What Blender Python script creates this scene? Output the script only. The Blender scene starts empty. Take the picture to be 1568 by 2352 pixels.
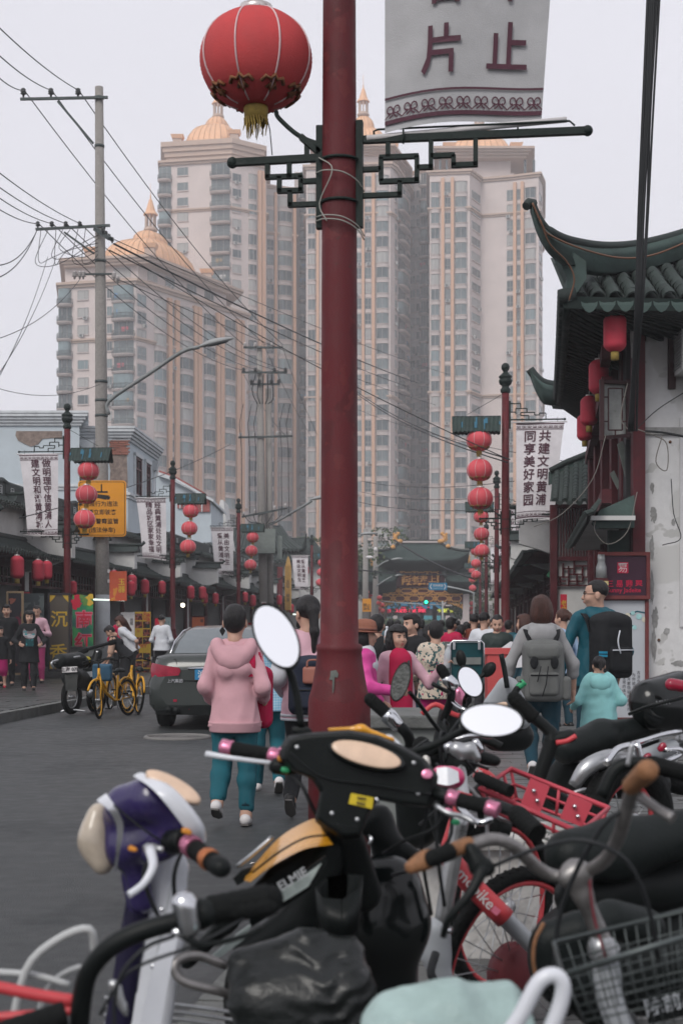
import bpy,math,random
import numpy as np
from mathutils import Vector,Matrix,Euler
R=math.radians
random.seed(7)
rng=np.random.default_rng(7)
SC=bpy.context.scene
COL=SC.collection
EYE=1.44
FPX,CX,CY=3267.0,784.0,1440.0
cam_d=bpy.data.cameras.new('camera')
cam=bpy.data.objects.new('camera',cam_d);COL.objects.link(cam)
cam.location=(0,0,EYE);cam.rotation_euler=(R(90),0,0)
cam_d.sensor_fit='VERTICAL';cam_d.sensor_height=36;cam_d.sensor_width=24;cam_d.lens=50.0
cam_d.shift_y=(CY-1176)/2352.0
cam_d.clip_start=0.1;cam_d.clip_end=6000
cam_d.dof.use_dof=True;cam_d.dof.focus_distance=13.0;cam_d.dof.aperture_fstop=5.0
SC.camera=cam
W=bpy.data.worlds.new('World');SC.world=W;W.use_nodes=True
nt=W.node_tree
bg=nt.nodes['Background'];sky=nt.nodes.new('ShaderNodeTexSky');sky.sky_type='NISHITA';sky.sun_disc=False
sky.sun_elevation=R(42);sky.sun_rotation=R(208);sky.air_density=1.0;sky.dust_density=4.0
hsv=nt.nodes.new('ShaderNodeHueSaturation');hsv.inputs['Saturation'].default_value=0.12
mixw=nt.nodes.new('ShaderNodeMix');mixw.data_type='RGBA';mixw.inputs[0].default_value=0.80
mixw.inputs[7].default_value=(7.35,7.35,7.85,1)
wn=nt.nodes.new('ShaderNodeTexNoise');wn.inputs['Scale'].default_value=1.3;wn.inputs['Detail'].default_value=4;wtc=nt.nodes.new('ShaderNodeTexCoord');nt.links.new(wtc.outputs['Generated'],wn.inputs['Vector'])
wr=nt.nodes.new('ShaderNodeMapRange');wr.inputs[1].default_value=.3;wr.inputs[2].default_value=.7;wr.inputs[3].default_value=.92;wr.inputs[4].default_value=1.07;nt.links.new(wn.outputs['Fac'],wr.inputs[0])
wsc=nt.nodes.new('ShaderNodeVectorMath');wsc.operation='SCALE';wsc.inputs[0].default_value=(7.15,7.1,7.75);nt.links.new(wr.outputs[0],wsc.inputs['Scale']);nt.links.new(wsc.outputs[0],mixw.inputs[7])
nt.links.new(sky.outputs[0],hsv.inputs['Color']);nt.links.new(hsv.outputs[0],mixw.inputs[6])
nt.links.new(mixw.outputs[2],bg.inputs[0]);bg.inputs[1].default_value=0.105
sun_d=bpy.data.lights.new('sun','SUN');sun_d.energy=1.3;sun_d.angle=R(25);sun_d.color=(1,.96,.9)
sun=bpy.data.objects.new('sun',sun_d);COL.objects.link(sun)
sun.rotation_euler=(R(48),0,R(-28));sun.location=(0,0,60)
vs=SC.view_settings;vs.view_transform='Standard';vs.look='None';vs.gamma=1;vs.use_curve_mapping=False
vs.exposure=0.3
SC.render.engine='CYCLES'
cy=SC.cycles
cy.use_denoising=True;cy.max_bounces=6;cy.diffuse_bounces=3;cy.glossy_bounces=3;cy.transmission_bounces=4
cy.volume_bounces=1;cy.transparent_max_bounces=8;cy.caustics_reflective=False;cy.caustics_refractive=False
cy.use_adaptive_sampling=True;cy.adaptive_threshold=0.02
def P(x,y,d):
 return Vector(((x-CX)*d/FPX,d,EYE+(CY-y)*d/FPX))
def ZP(y,d):return EYE+(CY-y)*d/FPX
def XP(x,d):return(x-CX)*d/FPX
def PX(n,d):return n*d/FPX
def G(x,y,z=0.0):return P(x,y,(EYE-z)*FPX/(y-CY))
MATS={}
def mat(name,col,rough=.6,metal=0.,var=.12,vs=6.,bump=0.,bs=60.,spec=.3,emit=0.,stain=0.,coat=0.,alpha=1.,trans=0.,rnd=0.,stretch=None):
 if name in MATS:return MATS[name]
 m=bpy.data.materials.new(name);m.use_nodes=True;MATS[name]=m
 n=m.node_tree;b=n.nodes['Principled BSDF'];L=n.links.new
 col=tuple(col)+(1,)
 b.inputs['Roughness'].default_value=rough;b.inputs['Metallic'].default_value=metal
 b.inputs['Specular IOR Level'].default_value=spec
 if coat:b.inputs['Coat Weight'].default_value=coat;b.inputs['Coat Roughness'].default_value=.08
 if alpha<1:b.inputs['Alpha'].default_value=alpha
 if trans:b.inputs['Transmission Weight'].default_value=trans
 if emit:
  b.inputs['Emission Color'].default_value=col;b.inputs['Emission Strength'].default_value=emit
 tc=n.nodes.new('ShaderNodeTexCoord');src=tc.outputs['Object']
 if stretch:
  mp=n.nodes.new('ShaderNodeMapping');mp.inputs['Scale'].default_value=stretch;L(src,mp.inputs[0]);src=mp.outputs[0]
 if rnd:
  oi=n.nodes.new('ShaderNodeObjectInfo');va=n.nodes.new('ShaderNodeVectorMath');va.operation='ADD'
  cb=n.nodes.new('ShaderNodeCombineXYZ');mu=n.nodes.new('ShaderNodeMath');mu.operation='MULTIPLY';mu.inputs[1].default_value=37.
  L(oi.outputs['Random'],mu.inputs[0]);L(mu.outputs[0],cb.inputs[0]);L(mu.outputs[0],cb.inputs[2]);L(src,va.inputs[0]);L(cb.outputs[0],va.inputs[1]);src=va.outputs[0]
 out=None
 if var:
  t=n.nodes.new('ShaderNodeTexNoise');t.inputs['Scale'].default_value=vs;t.inputs['Detail'].default_value=6;t.inputs['Roughness'].default_value=.65;L(src,t.inputs['Vector'])
  r=n.nodes.new('ShaderNodeMapRange');r.inputs[1].default_value=.3;r.inputs[2].default_value=.7;r.inputs[3].default_value=1-var;r.inputs[4].default_value=1+var;L(t.outputs['Fac'],r.inputs[0])
  v=n.nodes.new('ShaderNodeVectorMath');v.operation='SCALE';v.inputs[0].default_value=col[:3];L(r.outputs[0],v.inputs['Scale']);out=v.outputs[0]
  if rough<.95:
   rr=n.nodes.new('ShaderNodeMapRange');rr.inputs[1].default_value=.3;rr.inputs[2].default_value=.7;rr.inputs[3].default_value=max(.02,rough*.8);rr.inputs[4].default_value=min(1,rough*1.25);L(t.outputs['Fac'],rr.inputs[0]);L(rr.outputs[0],b.inputs['Roughness'])
 if stain:
  t2=n.nodes.new('ShaderNodeTexNoise');t2.inputs['Scale'].default_value=vs*.35;t2.inputs['Detail'].default_value=8;t2.inputs['Roughness'].default_value=.7;L(src,t2.inputs['Vector'])
  r2=n.nodes.new('ShaderNodeMapRange');r2.inputs[1].default_value=.45;r2.inputs[2].default_value=.7;r2.inputs[3].default_value=1;r2.inputs[4].default_value=1-stain;L(t2.outputs['Fac'],r2.inputs[0])
  v2=n.nodes.new('ShaderNodeVectorMath');v2.operation='SCALE';L(r2.outputs[0],v2.inputs['Scale'])
  if out:L(out,v2.inputs[0])
  else:v2.inputs[0].default_value=col[:3]
  out=v2.outputs[0]
 if rnd:
  r3=n.nodes.new('ShaderNodeMapRange');r3.inputs[3].default_value=1-rnd;r3.inputs[4].default_value=1+rnd;L(oi.outputs['Random'],r3.inputs[0])
  v3=n.nodes.new('ShaderNodeVectorMath');v3.operation='SCALE';L(r3.outputs[0],v3.inputs['Scale'])
  if out:L(out,v3.inputs[0])
  else:v3.inputs[0].default_value=col[:3]
  out=v3.outputs[0]
 if out:L(out,b.inputs['Base Color'])
 else:b.inputs['Base Color'].default_value=col
 if bump:
  t3=n.nodes.new('ShaderNodeTexNoise');t3.inputs['Scale'].default_value=bs;t3.inputs['Detail'].default_value=4;L(src,t3.inputs['Vector'])
  bp=n.nodes.new('ShaderNodeBump');bp.inputs['Strength'].default_value=bump;bp.inputs['Distance'].default_value=.02;L(t3.outputs['Fac'],bp.inputs['Height']);L(bp.outputs[0],b.inputs['Normal'])
 return m
def spots(name,base,cols,scale=12.,size=.35,rough=.8,bump=.1,thr2=None):
 """printed cloth: irregular blotches of several colours over a base"""
 if name in MATS:return MATS[name]
 m=mat(name,base,rough,var=.08,bump=bump,bs=120);n=m.node_tree;L=n.links.new;b=n.nodes['Principled BSDF']
 tc=n.nodes.new('ShaderNodeTexCoord');cur=b.inputs['Base Color'].links[0].from_socket
 for i,(c,sc,th)in enumerate(cols):
  mp=n.nodes.new('ShaderNodeMapping');mp.inputs['Location'].default_value=(i*3.1,i*1.7,i*5.3);L(tc.outputs['Object'],mp.inputs[0])
  ns=n.nodes.new('ShaderNodeTexNoise');ns.inputs['Scale'].default_value=sc;ns.inputs['Detail'].default_value=2.5;L(mp.outputs[0],ns.inputs['Vector'])
  rp=n.nodes.new('ShaderNodeMapRange');rp.inputs[1].default_value=th;rp.inputs[2].default_value=th+.02;L(ns.outputs['Fac'],rp.inputs[0])
  mx=n.nodes.new('ShaderNodeMix');mx.data_type='RGBA';L(rp.outputs[0],mx.inputs[0]);L(cur,mx.inputs[6]);mx.inputs[7].default_value=tuple(c)+(1,);cur=mx.outputs[2]
 L(cur,b.inputs['Base Color']);return m
class MB:
 def __init__(s,m=None,M=None):
  s.v=[];s.f=[];s.mi=[];s.sm=[];s.mats=[];s.cur=0;s.M=M
  if m is not None:s.mat(m)
 def mat(s,m):
  if m not in s.mats:s.mats.append(m)
  s.cur=s.mats.index(m);return s
 def add(s,vs,fs,smooth=False):
  o=len(s.v)
  if s.M is not None:vs=[s.M@Vector(p)for p in vs]
  s.v.extend([tuple(p)for p in vs])
  for f in fs:s.f.append([i+o for i in f])
  s.mi.extend([s.cur]*len(fs));s.sm.extend([smooth]*len(fs));return s
 def box(s,c,sz,rot=None,taper=None):
  hx,hy,hz=sz[0]/2,sz[1]/2,sz[2]/2;t=taper or(1,1)
  vs=[Vector((x*hx*(t[0]if z>0 else 1),y*hy*(t[1]if z>0 else 1),z*hz))for z in(-1,1)for y in(-1,1)for x in(-1,1)]
  if rot is not None:
   Q=rot if isinstance(rot,Matrix)else Euler(rot).to_matrix()
   vs=[Q@p for p in vs]
  c=Vector(c)
  return s.add([p+c for p in vs],[(0,2,3,1),(4,5,7,6),(0,1,5,4),(2,6,7,3),(0,4,6,2),(1,3,7,5)])
 def bar(s,a,b,w,h=None,up=(0,0,1)):
  """rectangular bar from a to b"""
  a,b=Vector(a),Vector(b);h=h or w;d=(b-a);
  if d.length<1e-6:return s
  z=d.normalized();u=Vector(up)
  if abs(z.dot(u))>.98:u=Vector((0,1,0))
  x=z.cross(u).normalized();y=x.cross(z)
  vs=[p+x*(w/2*i)+y*(h/2*j)for p in(a,b)for i,j in((-1,-1),(1,-1),(1,1),(-1,1))]
  return s.add(vs,[(0,1,2,3),(7,6,5,4),(0,4,5,1),(1,5,6,2),(2,6,7,3),(3,7,4,0)])
 def tube(s,pts,r,n=8,cap=True,closed=False,smooth=True):
  pts=[Vector(p)for p in pts];k=len(pts);rs=r if isinstance(r,(list,tuple))else[r]*k
  ts=[]
  for i in range(k):
   a=pts[(i-1)%k]if(closed or i>0)else pts[0];b=pts[(i+1)%k]if(closed or i<k-1)else pts[-1]
   t=b-a;ts.append(t.normalized()if t.length>1e-9 else Vector((0,0,1)))
  u=Vector((0,0,1))if abs(ts[0].z)<.9 else Vector((1,0,0))
  x=ts[0].cross(u).normalized();vs=[]
  for i in range(k):
   x=(x-ts[i]*x.dot(ts[i]));x=x.normalized()if x.length>1e-6 else ts[i].orthogonal().normalized()
   y=ts[i].cross(x)
   for j in range(n):
    a=2*math.pi*j/n;vs.append(pts[i]+(x*math.cos(a)+y*math.sin(a))*rs[i])
  fs=[]
  for i in range(k if closed else k-1):
   for j in range(n):
    j2=(j+1)%n;i2=(i+1)%k
    fs.append((i*n+j,i*n+j2,i2*n+j2,i2*n+j))
  s.add(vs,fs,smooth)
  if cap and not closed:
   o=len(s.v)-k*n
   s.f.append([o+j for j in range(n)][::-1]);s.f.append([o+(k-1)*n+j for j in range(n)]);s.mi.extend([s.cur]*2);s.sm.extend([False]*2)
  return s
 def lathe(s,prof,c=(0,0,0),n=16,Q=None,smooth=True,sx=1.,sy=1.,a0=0.):
  c=Vector(c);vs=[];k=len(prof)
  for(r,z)in prof:
   for j in range(n):
    a=2*math.pi*j/n+a0;p=Vector((r*math.cos(a)*sx,r*math.sin(a)*sy,z));vs.append((Q@p if Q else p)+c)
  fs=[(i*n+j,i*n+(j+1)%n,(i+1)*n+(j+1)%n,(i+1)*n+j)for i in range(k-1)for j in range(n)]
  if prof[0][0]>1e-4:fs.append(tuple(range(n))[::-1])
  if prof[-1][0]>1e-4:fs.append(tuple((k-1)*n+j for j in range(n)))
  return s.add(vs,fs,smooth)
 def ell(s,c,r,n=12,m=8,Q=None):
  if not isinstance(r,(list,tuple)):r=(r,r,r)
  prof=[(math.sin(math.pi*i/m),-math.cos(math.pi*i/m))for i in range(m+1)]
  c=Vector(c);vs=[]
  for(q,z)in prof:
   for j in range(n):
    a=2*math.pi*j/n;p=Vector((q*math.cos(a)*r[0],q*math.sin(a)*r[1],z*r[2]));vs.append((Q@p if Q else p)+c)
  return s.add(vs,[(i*n+j,i*n+(j+1)%n,(i+1)*n+(j+1)%n,(i+1)*n+j)for i in range(m)for j in range(n)],True)
 def loft(s,rings,cap=True,smooth=True,closed=True):
  n=len(rings[0]);vs=[p for r in rings for p in r];k=len(rings);e=n if closed else n-1
  s.add(vs,[(i*n+j,i*n+(j+1)%n,(i+1)*n+(j+1)%n,(i+1)*n+j)for i in range(k-1)for j in range(e)],smooth)
  if cap:
   o=len(s.v)-k*n
   s.f.append([o+j for j in range(n)][::-1]);s.f.append([o+(k-1)*n+j for j in range(n)]);s.mi.extend([s.cur]*2);s.sm.extend([False]*2)
  return s
 def prism(s,pts,ext):
  """closed polygon (3D points) extruded by the vector ext"""
  pts=[Vector(p)for p in pts];e=Vector(ext);n=len(pts)
  return s.add(pts+[p+e for p in pts],[tuple(range(n))[::-1],tuple(range(n,2*n))]+[(j,(j+1)%n,n+(j+1)%n,n+j)for j in range(n)])
 def face(s,*pts):return s.add(pts,[tuple(range(len(pts)))])
 def ring(s,c,Rr,r,Q=None,n=24,m=6):
  c=Vector(c);pts=[]
  for i in range(n):
   a=2*math.pi*i/n;p=Vector((Rr*math.cos(a),Rr*math.sin(a),0));pts.append((Q@p if Q else p)+c)
  return s.tube(pts,r,m,closed=True)
 def mesh(s,name):
  me=bpy.data.meshes.new(name);me.from_pydata(s.v,[],s.f)
  for m in s.mats:me.materials.append(m)
  me.polygons.foreach_set('material_index',s.mi);me.polygons.foreach_set('use_smooth',s.sm);me.update();return me
 def build(s,name,parent=None,loc=None,rz=None,m=None):
  if m is not None:s.mats=[m];s.mi=[0]*len(s.f)
  return link(name,s.mesh(name),parent,loc,rz)
def link(name,me,parent=None,loc=None,rz=None):
 o=bpy.data.objects.new(name,me);COL.objects.link(o)
 if parent is not None:o.parent=parent
 if loc is not None:o.location=loc
 if rz is not None:o.rotation_euler=(0,0,rz)
 return o
def tag(o,label=None,cat=None,group=None,kind=None):
 if label:o['label']=label
 if cat:o['category']=cat
 if group:o['group']=group
 if kind:o['kind']=kind
 return o
def T(name,label,cat,loc=(0,0,0),rz=0,group=None):
 o=bpy.data.objects.new(name,None);COL.objects.link(o);o.location=loc;o.rotation_euler=(0,0,rz);o.empty_display_size=.2
 return tag(o,label,cat,group)
def S(name,mb):return tag(mb.build(name),kind='structure')
def kids(o):return[c for c in bpy.data.objects if c.parent==o]
def dup(root,loc,rz=None,label=None,scale=None):
 r=root.copy();COL.objects.link(r);r.location=loc
 if rz is not None:r.rotation_euler=(0,0,rz)
 if scale:r.scale=(scale,)*3
 if label:r['label']=label
 for ch in kids(root):
  c=ch.copy();COL.objects.link(c);c.parent=r
  for g in kids(ch):
   d=g.copy();COL.objects.link(d);d.parent=c
 return r
def rotz(a):return Matrix.Rotation(a,4,'Z')
def frame(o,x,y=None,z=None):
 """4x4 with given origin and axes"""
 x=Vector(x).normalized()
 z=Vector(z).normalized()if z is not None else Vector((0,0,1))
 y=z.cross(x).normalized()if y is None else Vector(y).normalized()
 m=Matrix((x,y,z)).transposed().to_4x4();m.translation=Vector(o);return m
def bez(pts,n=8):
 """Catmull-Rom through the points"""
 pts=[Vector(p)for p in pts];q=[pts[0]*2-pts[1]]+pts+[pts[-1]*2-pts[-2]];out=[]
 for i in range(1,len(q)-2):
  for k in range(n):
   t=k/n;a,b,c,d=q[i-1:i+3]
   out.append(.5*((2*b)+(c-a)*t+(2*a-5*b+4*c-d)*t*t+(3*b-a-3*c+d)*t**3))
 out.append(pts[-1]);return out
def text(s,size,m,name,parent,M,bold=.012,thick=.004,line=1.0,align='CENTER',sx=1.0):
 """lettering as flat raised mesh; M places it (x right, y up, z out)"""
 cu=bpy.data.curves.new(name,'FONT');cu.body=s;cu.size=size;cu.align_x=align;cu.align_y='CENTER';cu.space_line=line
 cu.extrude=thick;cu.offset=bold*size;cu.resolution_u=2
 o=bpy.data.objects.new(name,cu);COL.objects.link(o)
 bpy.context.view_layer.update()
 me=bpy.data.meshes.new_from_object(o.evaluated_get(bpy.context.evaluated_depsgraph_get()));bpy.data.objects.remove(o);bpy.data.curves.remove(cu)
 me.materials.clear();me.materials.append(m)
 if sx!=1:me.transform(Matrix.Diagonal((sx,1,1,1)))
 if M is not None:me.transform(M)
 me.name=name
 return link(name,me,parent)
class SDF:
 def __init__(s):s.p=[]
 def cone(s,a,b,ra,rb=None,fl=None,k=None):
  """round cone a->b; fl=(direction, factor) flattens it along a direction"""
  s.p.append(('c',np.array(a,float),np.array(b,float),ra,ra if rb is None else rb,fl,k));return s
 def ell(s,c,r,Q=None,k=None):s.p.append(('e',np.array(c,float),np.array(r,float),None if Q is None else np.array(Q.to_3x3()),None,None,k));return s
 def rbox(s,c,h,r,Q=None,k=None):s.p.append(('b',np.array(c,float),np.array(h,float),None if Q is None else np.array(Q.to_3x3()),r,None,k));return s
 def bounds(s):
  lo=np.full(3,1e9);hi=-lo
  for q in s.p:
   if q[0]=='c':
    for c,r in((q[1],q[3]),(q[2],q[4])):lo=np.minimum(lo,c-r);hi=np.maximum(hi,c+r)
   else:
    r=np.max(q[2])if q[3]is not None else q[2]
    if q[0]=='b':r=(np.linalg.norm(q[2])if q[3]is not None else q[2])+0.01
    lo=np.minimum(lo,q[1]-r);hi=np.maximum(hi,q[1]+r)
  return lo,hi
 def ev(s,X,kk):
  D=None
  for q in s.p:
   if q[0]=='c':
    a,b,ra,rb,fl=q[1:6];Y=X
    if fl is not None:
     u=np.array(fl[0],float);u/=np.linalg.norm(u);f=fl[1]
     Y=X+((X-a)@u)[...,None]*u*(f-1);b=b+u*((b-a)@u)*(f-1)
    ab=b-a;t=np.clip(((Y-a)@ab)/max(ab@ab,1e-9),0,1)
    d=np.linalg.norm(Y-a-t[...,None]*ab,axis=-1)-(ra+(rb-ra)*t)
    if fl is not None and f>1:d=d/(1+(f-1)*.5)
   elif q[0]=='e':
    Y=X-q[1]
    if q[3]is not None:Y=Y@q[3]
    k0=np.linalg.norm(Y/q[2],axis=-1);k1=np.linalg.norm(Y/(q[2]**2),axis=-1)
    d=k0*(k0-1)/np.maximum(k1,1e-6)
   else:
    Y=X-q[1]
    if q[3]is not None:Y=Y@q[3]
    Z=np.abs(Y)-(q[2]-q[4]);d=np.linalg.norm(np.maximum(Z,0),axis=-1)+np.minimum(Z.max(-1),0)-q[4]
   k=q[6]if q[6]is not None else kk
   if D is None:D=d
   elif k>0:
    h=np.maximum(k-np.abs(D-d),0)/k;D=np.minimum(D,d)-h*h*k*.25
   else:D=np.minimum(D,d)
  return D
 def surf(s,mb,h=.015,k=.03,noise=0.,ns=9.,cut=None,seed=0,fold=None):
  lo,hi=s.bounds();pad=2.5*h+noise;lo=lo-pad;hi=hi+pad
  n=np.ceil((hi-lo)/h).astype(int)+1
  gx=[lo[i]+h*np.arange(n[i])for i in range(3)]
  X=np.stack(np.meshgrid(*gx,indexing='ij'),-1);D=s.ev(X,k)
  if noise:
   r2=np.random.default_rng(seed);N=0
   for o in range(5):
    w=r2.normal(size=3)*np.array([1.25,1.25,.55 if o%2 else .9]);w=w/np.linalg.norm(w)*ns*(.55+.45*o);ph=X@w+r2.uniform(0,6.28)+1.3*np.sin(X@(w[[1,2,0]]*.5)+o);N=N+(1.2*np.abs(np.sin(ph*.5))-.7)/(1+.3*o)
   D=D+noise*N/2
  if fold is not None:D=D+fold(X)
  if cut is not None:D=np.maximum(D,cut(X))
  v,f=surface_nets(D,lo,h)
  mb.add([tuple(p)for p in v],[tuple(q)for q in f],True);return mb
def surface_nets(D,lo,h):
 I=D<0;c=[slice(None,-1),slice(1,None)]
 occ=np.zeros(np.array(D.shape)-1,int)
 for a in(0,1):
  for b in(0,1):
   for e in(0,1):occ+=I[c[a],c[b],c[e]]
 cell=(occ>0)&(occ<8);idx=-np.ones(cell.shape,int);ijk=np.argwhere(cell);idx[cell]=np.arange(len(ijk))
 acc=np.zeros((len(ijk),3));cnt=np.zeros(len(ijk))
 cor=[(a,b,e)for a in(0,1)for b in(0,1)for e in(0,1)]
 for p in cor:
  for ax in range(3):
   if p[ax]:continue
   q=list(p);q[ax]=1
   d0=D[ijk[:,0]+p[0],ijk[:,1]+p[1],ijk[:,2]+p[2]];d1=D[ijk[:,0]+q[0],ijk[:,1]+q[1],ijk[:,2]+q[2]]
   mk=(d0<0)!=(d1<0);t=np.where(mk,d0/np.where(mk,d0-d1,1),0)
   pos=np.tile(np.array(p,float),(len(ijk),1));pos[:,ax]+=t
   acc[mk]+=pos[mk];cnt[mk]+=1
 V=lo+h*(ijk+acc/np.maximum(cnt,1)[:,None]);F=[]
 for ax in range(3):
  b,e=(ax+1)%3,(ax+2)%3
  sl0=[slice(None)]*3;sl1=[slice(None)]*3;sl0[ax]=slice(None,-1);sl1[ax]=slice(1,None)
  A,B=I[tuple(sl0)],I[tuple(sl1)];E=np.argwhere(A!=B)
  ok=(E[:,b]>0)&(E[:,e]>0)&(E[:,b]<D.shape[b]-1)&(E[:,e]<D.shape[e]-1);E=E[ok]
  if not len(E):continue
  def gi(db,de):
   q=E.copy();q[:,b]-=db;q[:,e]-=de;return idx[q[:,0],q[:,1],q[:,2]]
  quad=np.stack([gi(1,1),gi(0,1),gi(0,0),gi(1,0)],1);ins=A[E[:,0],E[:,1],E[:,2]]
  quad[~ins]=quad[~ins][:,::-1];F.append(quad)
 return V,np.concatenate(F)if F else np.zeros((0,4),int)
# ================= palette =================
M=mat
asphalt=spots('asphalt',(.040,.044,.045),[((.027,.031,.032),.55,.56),((.050,.053,.054),2.2,.64),((.095,.098,.10),170,.64),((.018,.020,.020),130,.66)],rough=.48,bump=.5)
pave_r=M('paving_grey',(.115,.118,.118),rough=.5,var=.25,vs=9,bump=.2,bs=60,rnd=.22)
pave_l=M('paving_dark',(.055,.060,.058),rough=.38,var=.3,vs=5,bump=.2,bs=50,rnd=.2)
kerbm=M('kerb_granite',(.13,.135,.13),rough=.7,var=.25,vs=12,bump=.3,rnd=.12,stain=.4)
soil=M('ground',(.1,.1,.095),var=.2,vs=.3)
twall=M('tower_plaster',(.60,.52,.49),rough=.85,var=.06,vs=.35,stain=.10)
tside=M('tower_shaded_brick',(.50,.45,.43),rough=.85,var=.06,vs=.4)  # recessed wings: their shade put into the colour as a darker wall tone
tpil=M('pilaster_orange',(.58,.36,.245),rough=.8,var=.07,vs=.6)
ttrim=M('tower_trim',(.48,.36,.29),rough=.8,var=.08,vs=.6)
copper=M('gilded_copper',(.74,.43,.25),rough=.6,metal=.1,var=.10,vs=.5,spec=.4)
seam=M('copper_seam',(.50,.28,.14),rough=.5,var=0)
glass=[M('window_glass_dark',(.05,.075,.08),rough=.12,var=.4,vs=.8,spec=.7),M('window_glass_mid',(.12,.155,.16),rough=.15,var=.3,vs=.8,spec=.7),M('window_curtain',(.36,.36,.345),rough=.55,var=.2,vs=2.0,stretch=(6,6,.3)),M('window_blue_glass',(.15,.21,.22),rough=.1,var=.2,vs=1.0,spec=.8)]
tspan=M('bay_spandrel',(.46,.40,.38),rough=.85,var=.10,vs=.8,stain=.2)
tframe=M('window_frame_alu',(.32,.31,.31),rough=.5,var=0)
railm=M('balcony_railing_iron',(.09,.10,.10),rough=.6,var=0)
# ================= ground, road, pavements =================
def KL(y):return-6.986+.0913*y
def KR(y):return-1.2+.14*y if y<32 else 3.28+.0913*(y-32)
g=MB(soil);g.box((0,600,-1.02),(1600,1800,2.0));S('ground',g)
ys=[-6,0,4,8,12,16,20,26,32,45,60,80,110,135]
b=MB(asphalt)
for i in range(len(ys)-1):
 y0,y1=ys[i],ys[i+1]
 b.face((KL(y0),y0,0),(KR(y0),y0,0),(KR(y1),y1,0),(KL(y1),y1,0))
S('road',b)
b=MB(asphalt);b.face((-120,135,0),(160,135,0),(160,152,0),(-120,152,0));S('cross_road',b)
sub=M('pavement_bed',(.07,.07,.068),rough=.9,var=.2)
b=MB(sub)
for i in range(len(ys)-1):
 y0,y1=ys[i],ys[i+1]
 b.add([(KR(y0)+.14,y0,.105),(KR(y0)+30,y0,.105),(KR(y1)+30,y1,.105),(KR(y1)+.14,y1,.105)],[(0,1,2,3)])
pr=S('pavement_right',b)
b=MB(sub)
for i in range(len(ys)-1):
 y0,y1=ys[i],ys[i+1]
 b.add([(KL(y0)-30,y0,.105),(KL(y0)-.18,y0,.105),(KL(y1)-.18,y1,.105),(KL(y1)-30,y1,.105)],[(0,1,2,3)])
pl=S('pavement_left',b)
pm=MB(pave_r);pm.box((0,0,.02),(.592,.142,.05));pm=pm.mesh('paver')
rest=MB(pave_r);n=0
for i in range(150):
 y=4+i*.15
 off=.3*(i%2)+.11*(i%3)
 for k in range(12):
  x=KR(y)+.5+off+k*.6
  px=CX+x*FPX/y;py=CY+(EYE-.15)*FPX/y
  if px>1600 or py>2380:continue
  z=.105+random.uniform(-.0025,.0025)
  if k==0:rest.box((KR(y)+.145+(off+.045)/2,y,z+.02),(max(.03,off+.045),.142,.05))
  if 1020<px<1440 and py<1960 and n<290:
   o=link('paver',pm,pr,(x,y,z));o.rotation_euler=(random.uniform(-.004,.004),random.uniform(-.004,.004),0);n+=1
  else:rest.box((x,y,z+.02),(.592,.142,.05))
o=rest.build('paver_field',pr);tag(o,kind='stuff')
pm2=MB(pave_l);rest=MB(pave_l)
for i in range(95):
 y=17+i*.4
 for k in range(14):
  rest.box((KL(y)-.42-k*.4+random.uniform(-.004,.004),y,.125+random.uniform(-.003,.003)),(.39,.39,.05))
o=rest.build('paver_field',pl);tag(o,kind='stuff')
def kerb(name,fx,y0,y1,w,h,sgn,step=1.0):
 k=bpy.data.objects.new(name,None);COL.objects.link(k);tag(k,kind='structure')
 y=y0
 while y<y1:
  a,c=fx(y),fx(y+step);ang=math.atan2(c-a,step)
  if y==y0:kerb.me=MB(kerbm);kerb.me.box((sgn*w/2,step/2,h/2-.02),(w,step-.012,h+.04));kerb.me=kerb.me.mesh('kerb_stone')
  o=link('kerb_stone',kerb.me,k,(a+random.uniform(-.005,.005),y,random.uniform(-.004,.004)),-ang);y+=step
kerb('kerb_left',KL,12,70,.16,.15,-1)
kerb('kerb_right',KR,2,60,.13,.13,1)
iron=M('cast_iron',(.13,.125,.12),rough=.55,metal=.1,var=.25,vs=20,bump=.5,bs=80)
rimm=M('manhole_rim',(.16,.155,.15),rough=.8,var=.2)
mc=T('manhole_cover','round iron manhole cover set in the asphalt behind the car','manhole cover',G(408,1695))
q=MB(iron);q.lathe([(0,.012),(.36,.012),(.37,.004)],n=32)
for i in range(6):q.ring((0,0,.012),.06+i*.055,.008,n=28,m=4)
q.build('lid',mc)
q=MB(rimm);q.ring((0,0,.006),.41,.03,n=32,m=6);q.build('rim',mc)
ltr=M('litter_paper',(.6,.56,.52),rough=.9)
q=MB(ltr);q.add([(0,0,.006),(.05,.01,.02),(.06,.04,.008),(.01,.035,.012)],[(0,1,2),(0,2,3)])
tag(q.build('paper_scrap',None,G(573,1987)),'small torn paper scrap lying on the bare asphalt','litter')
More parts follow.
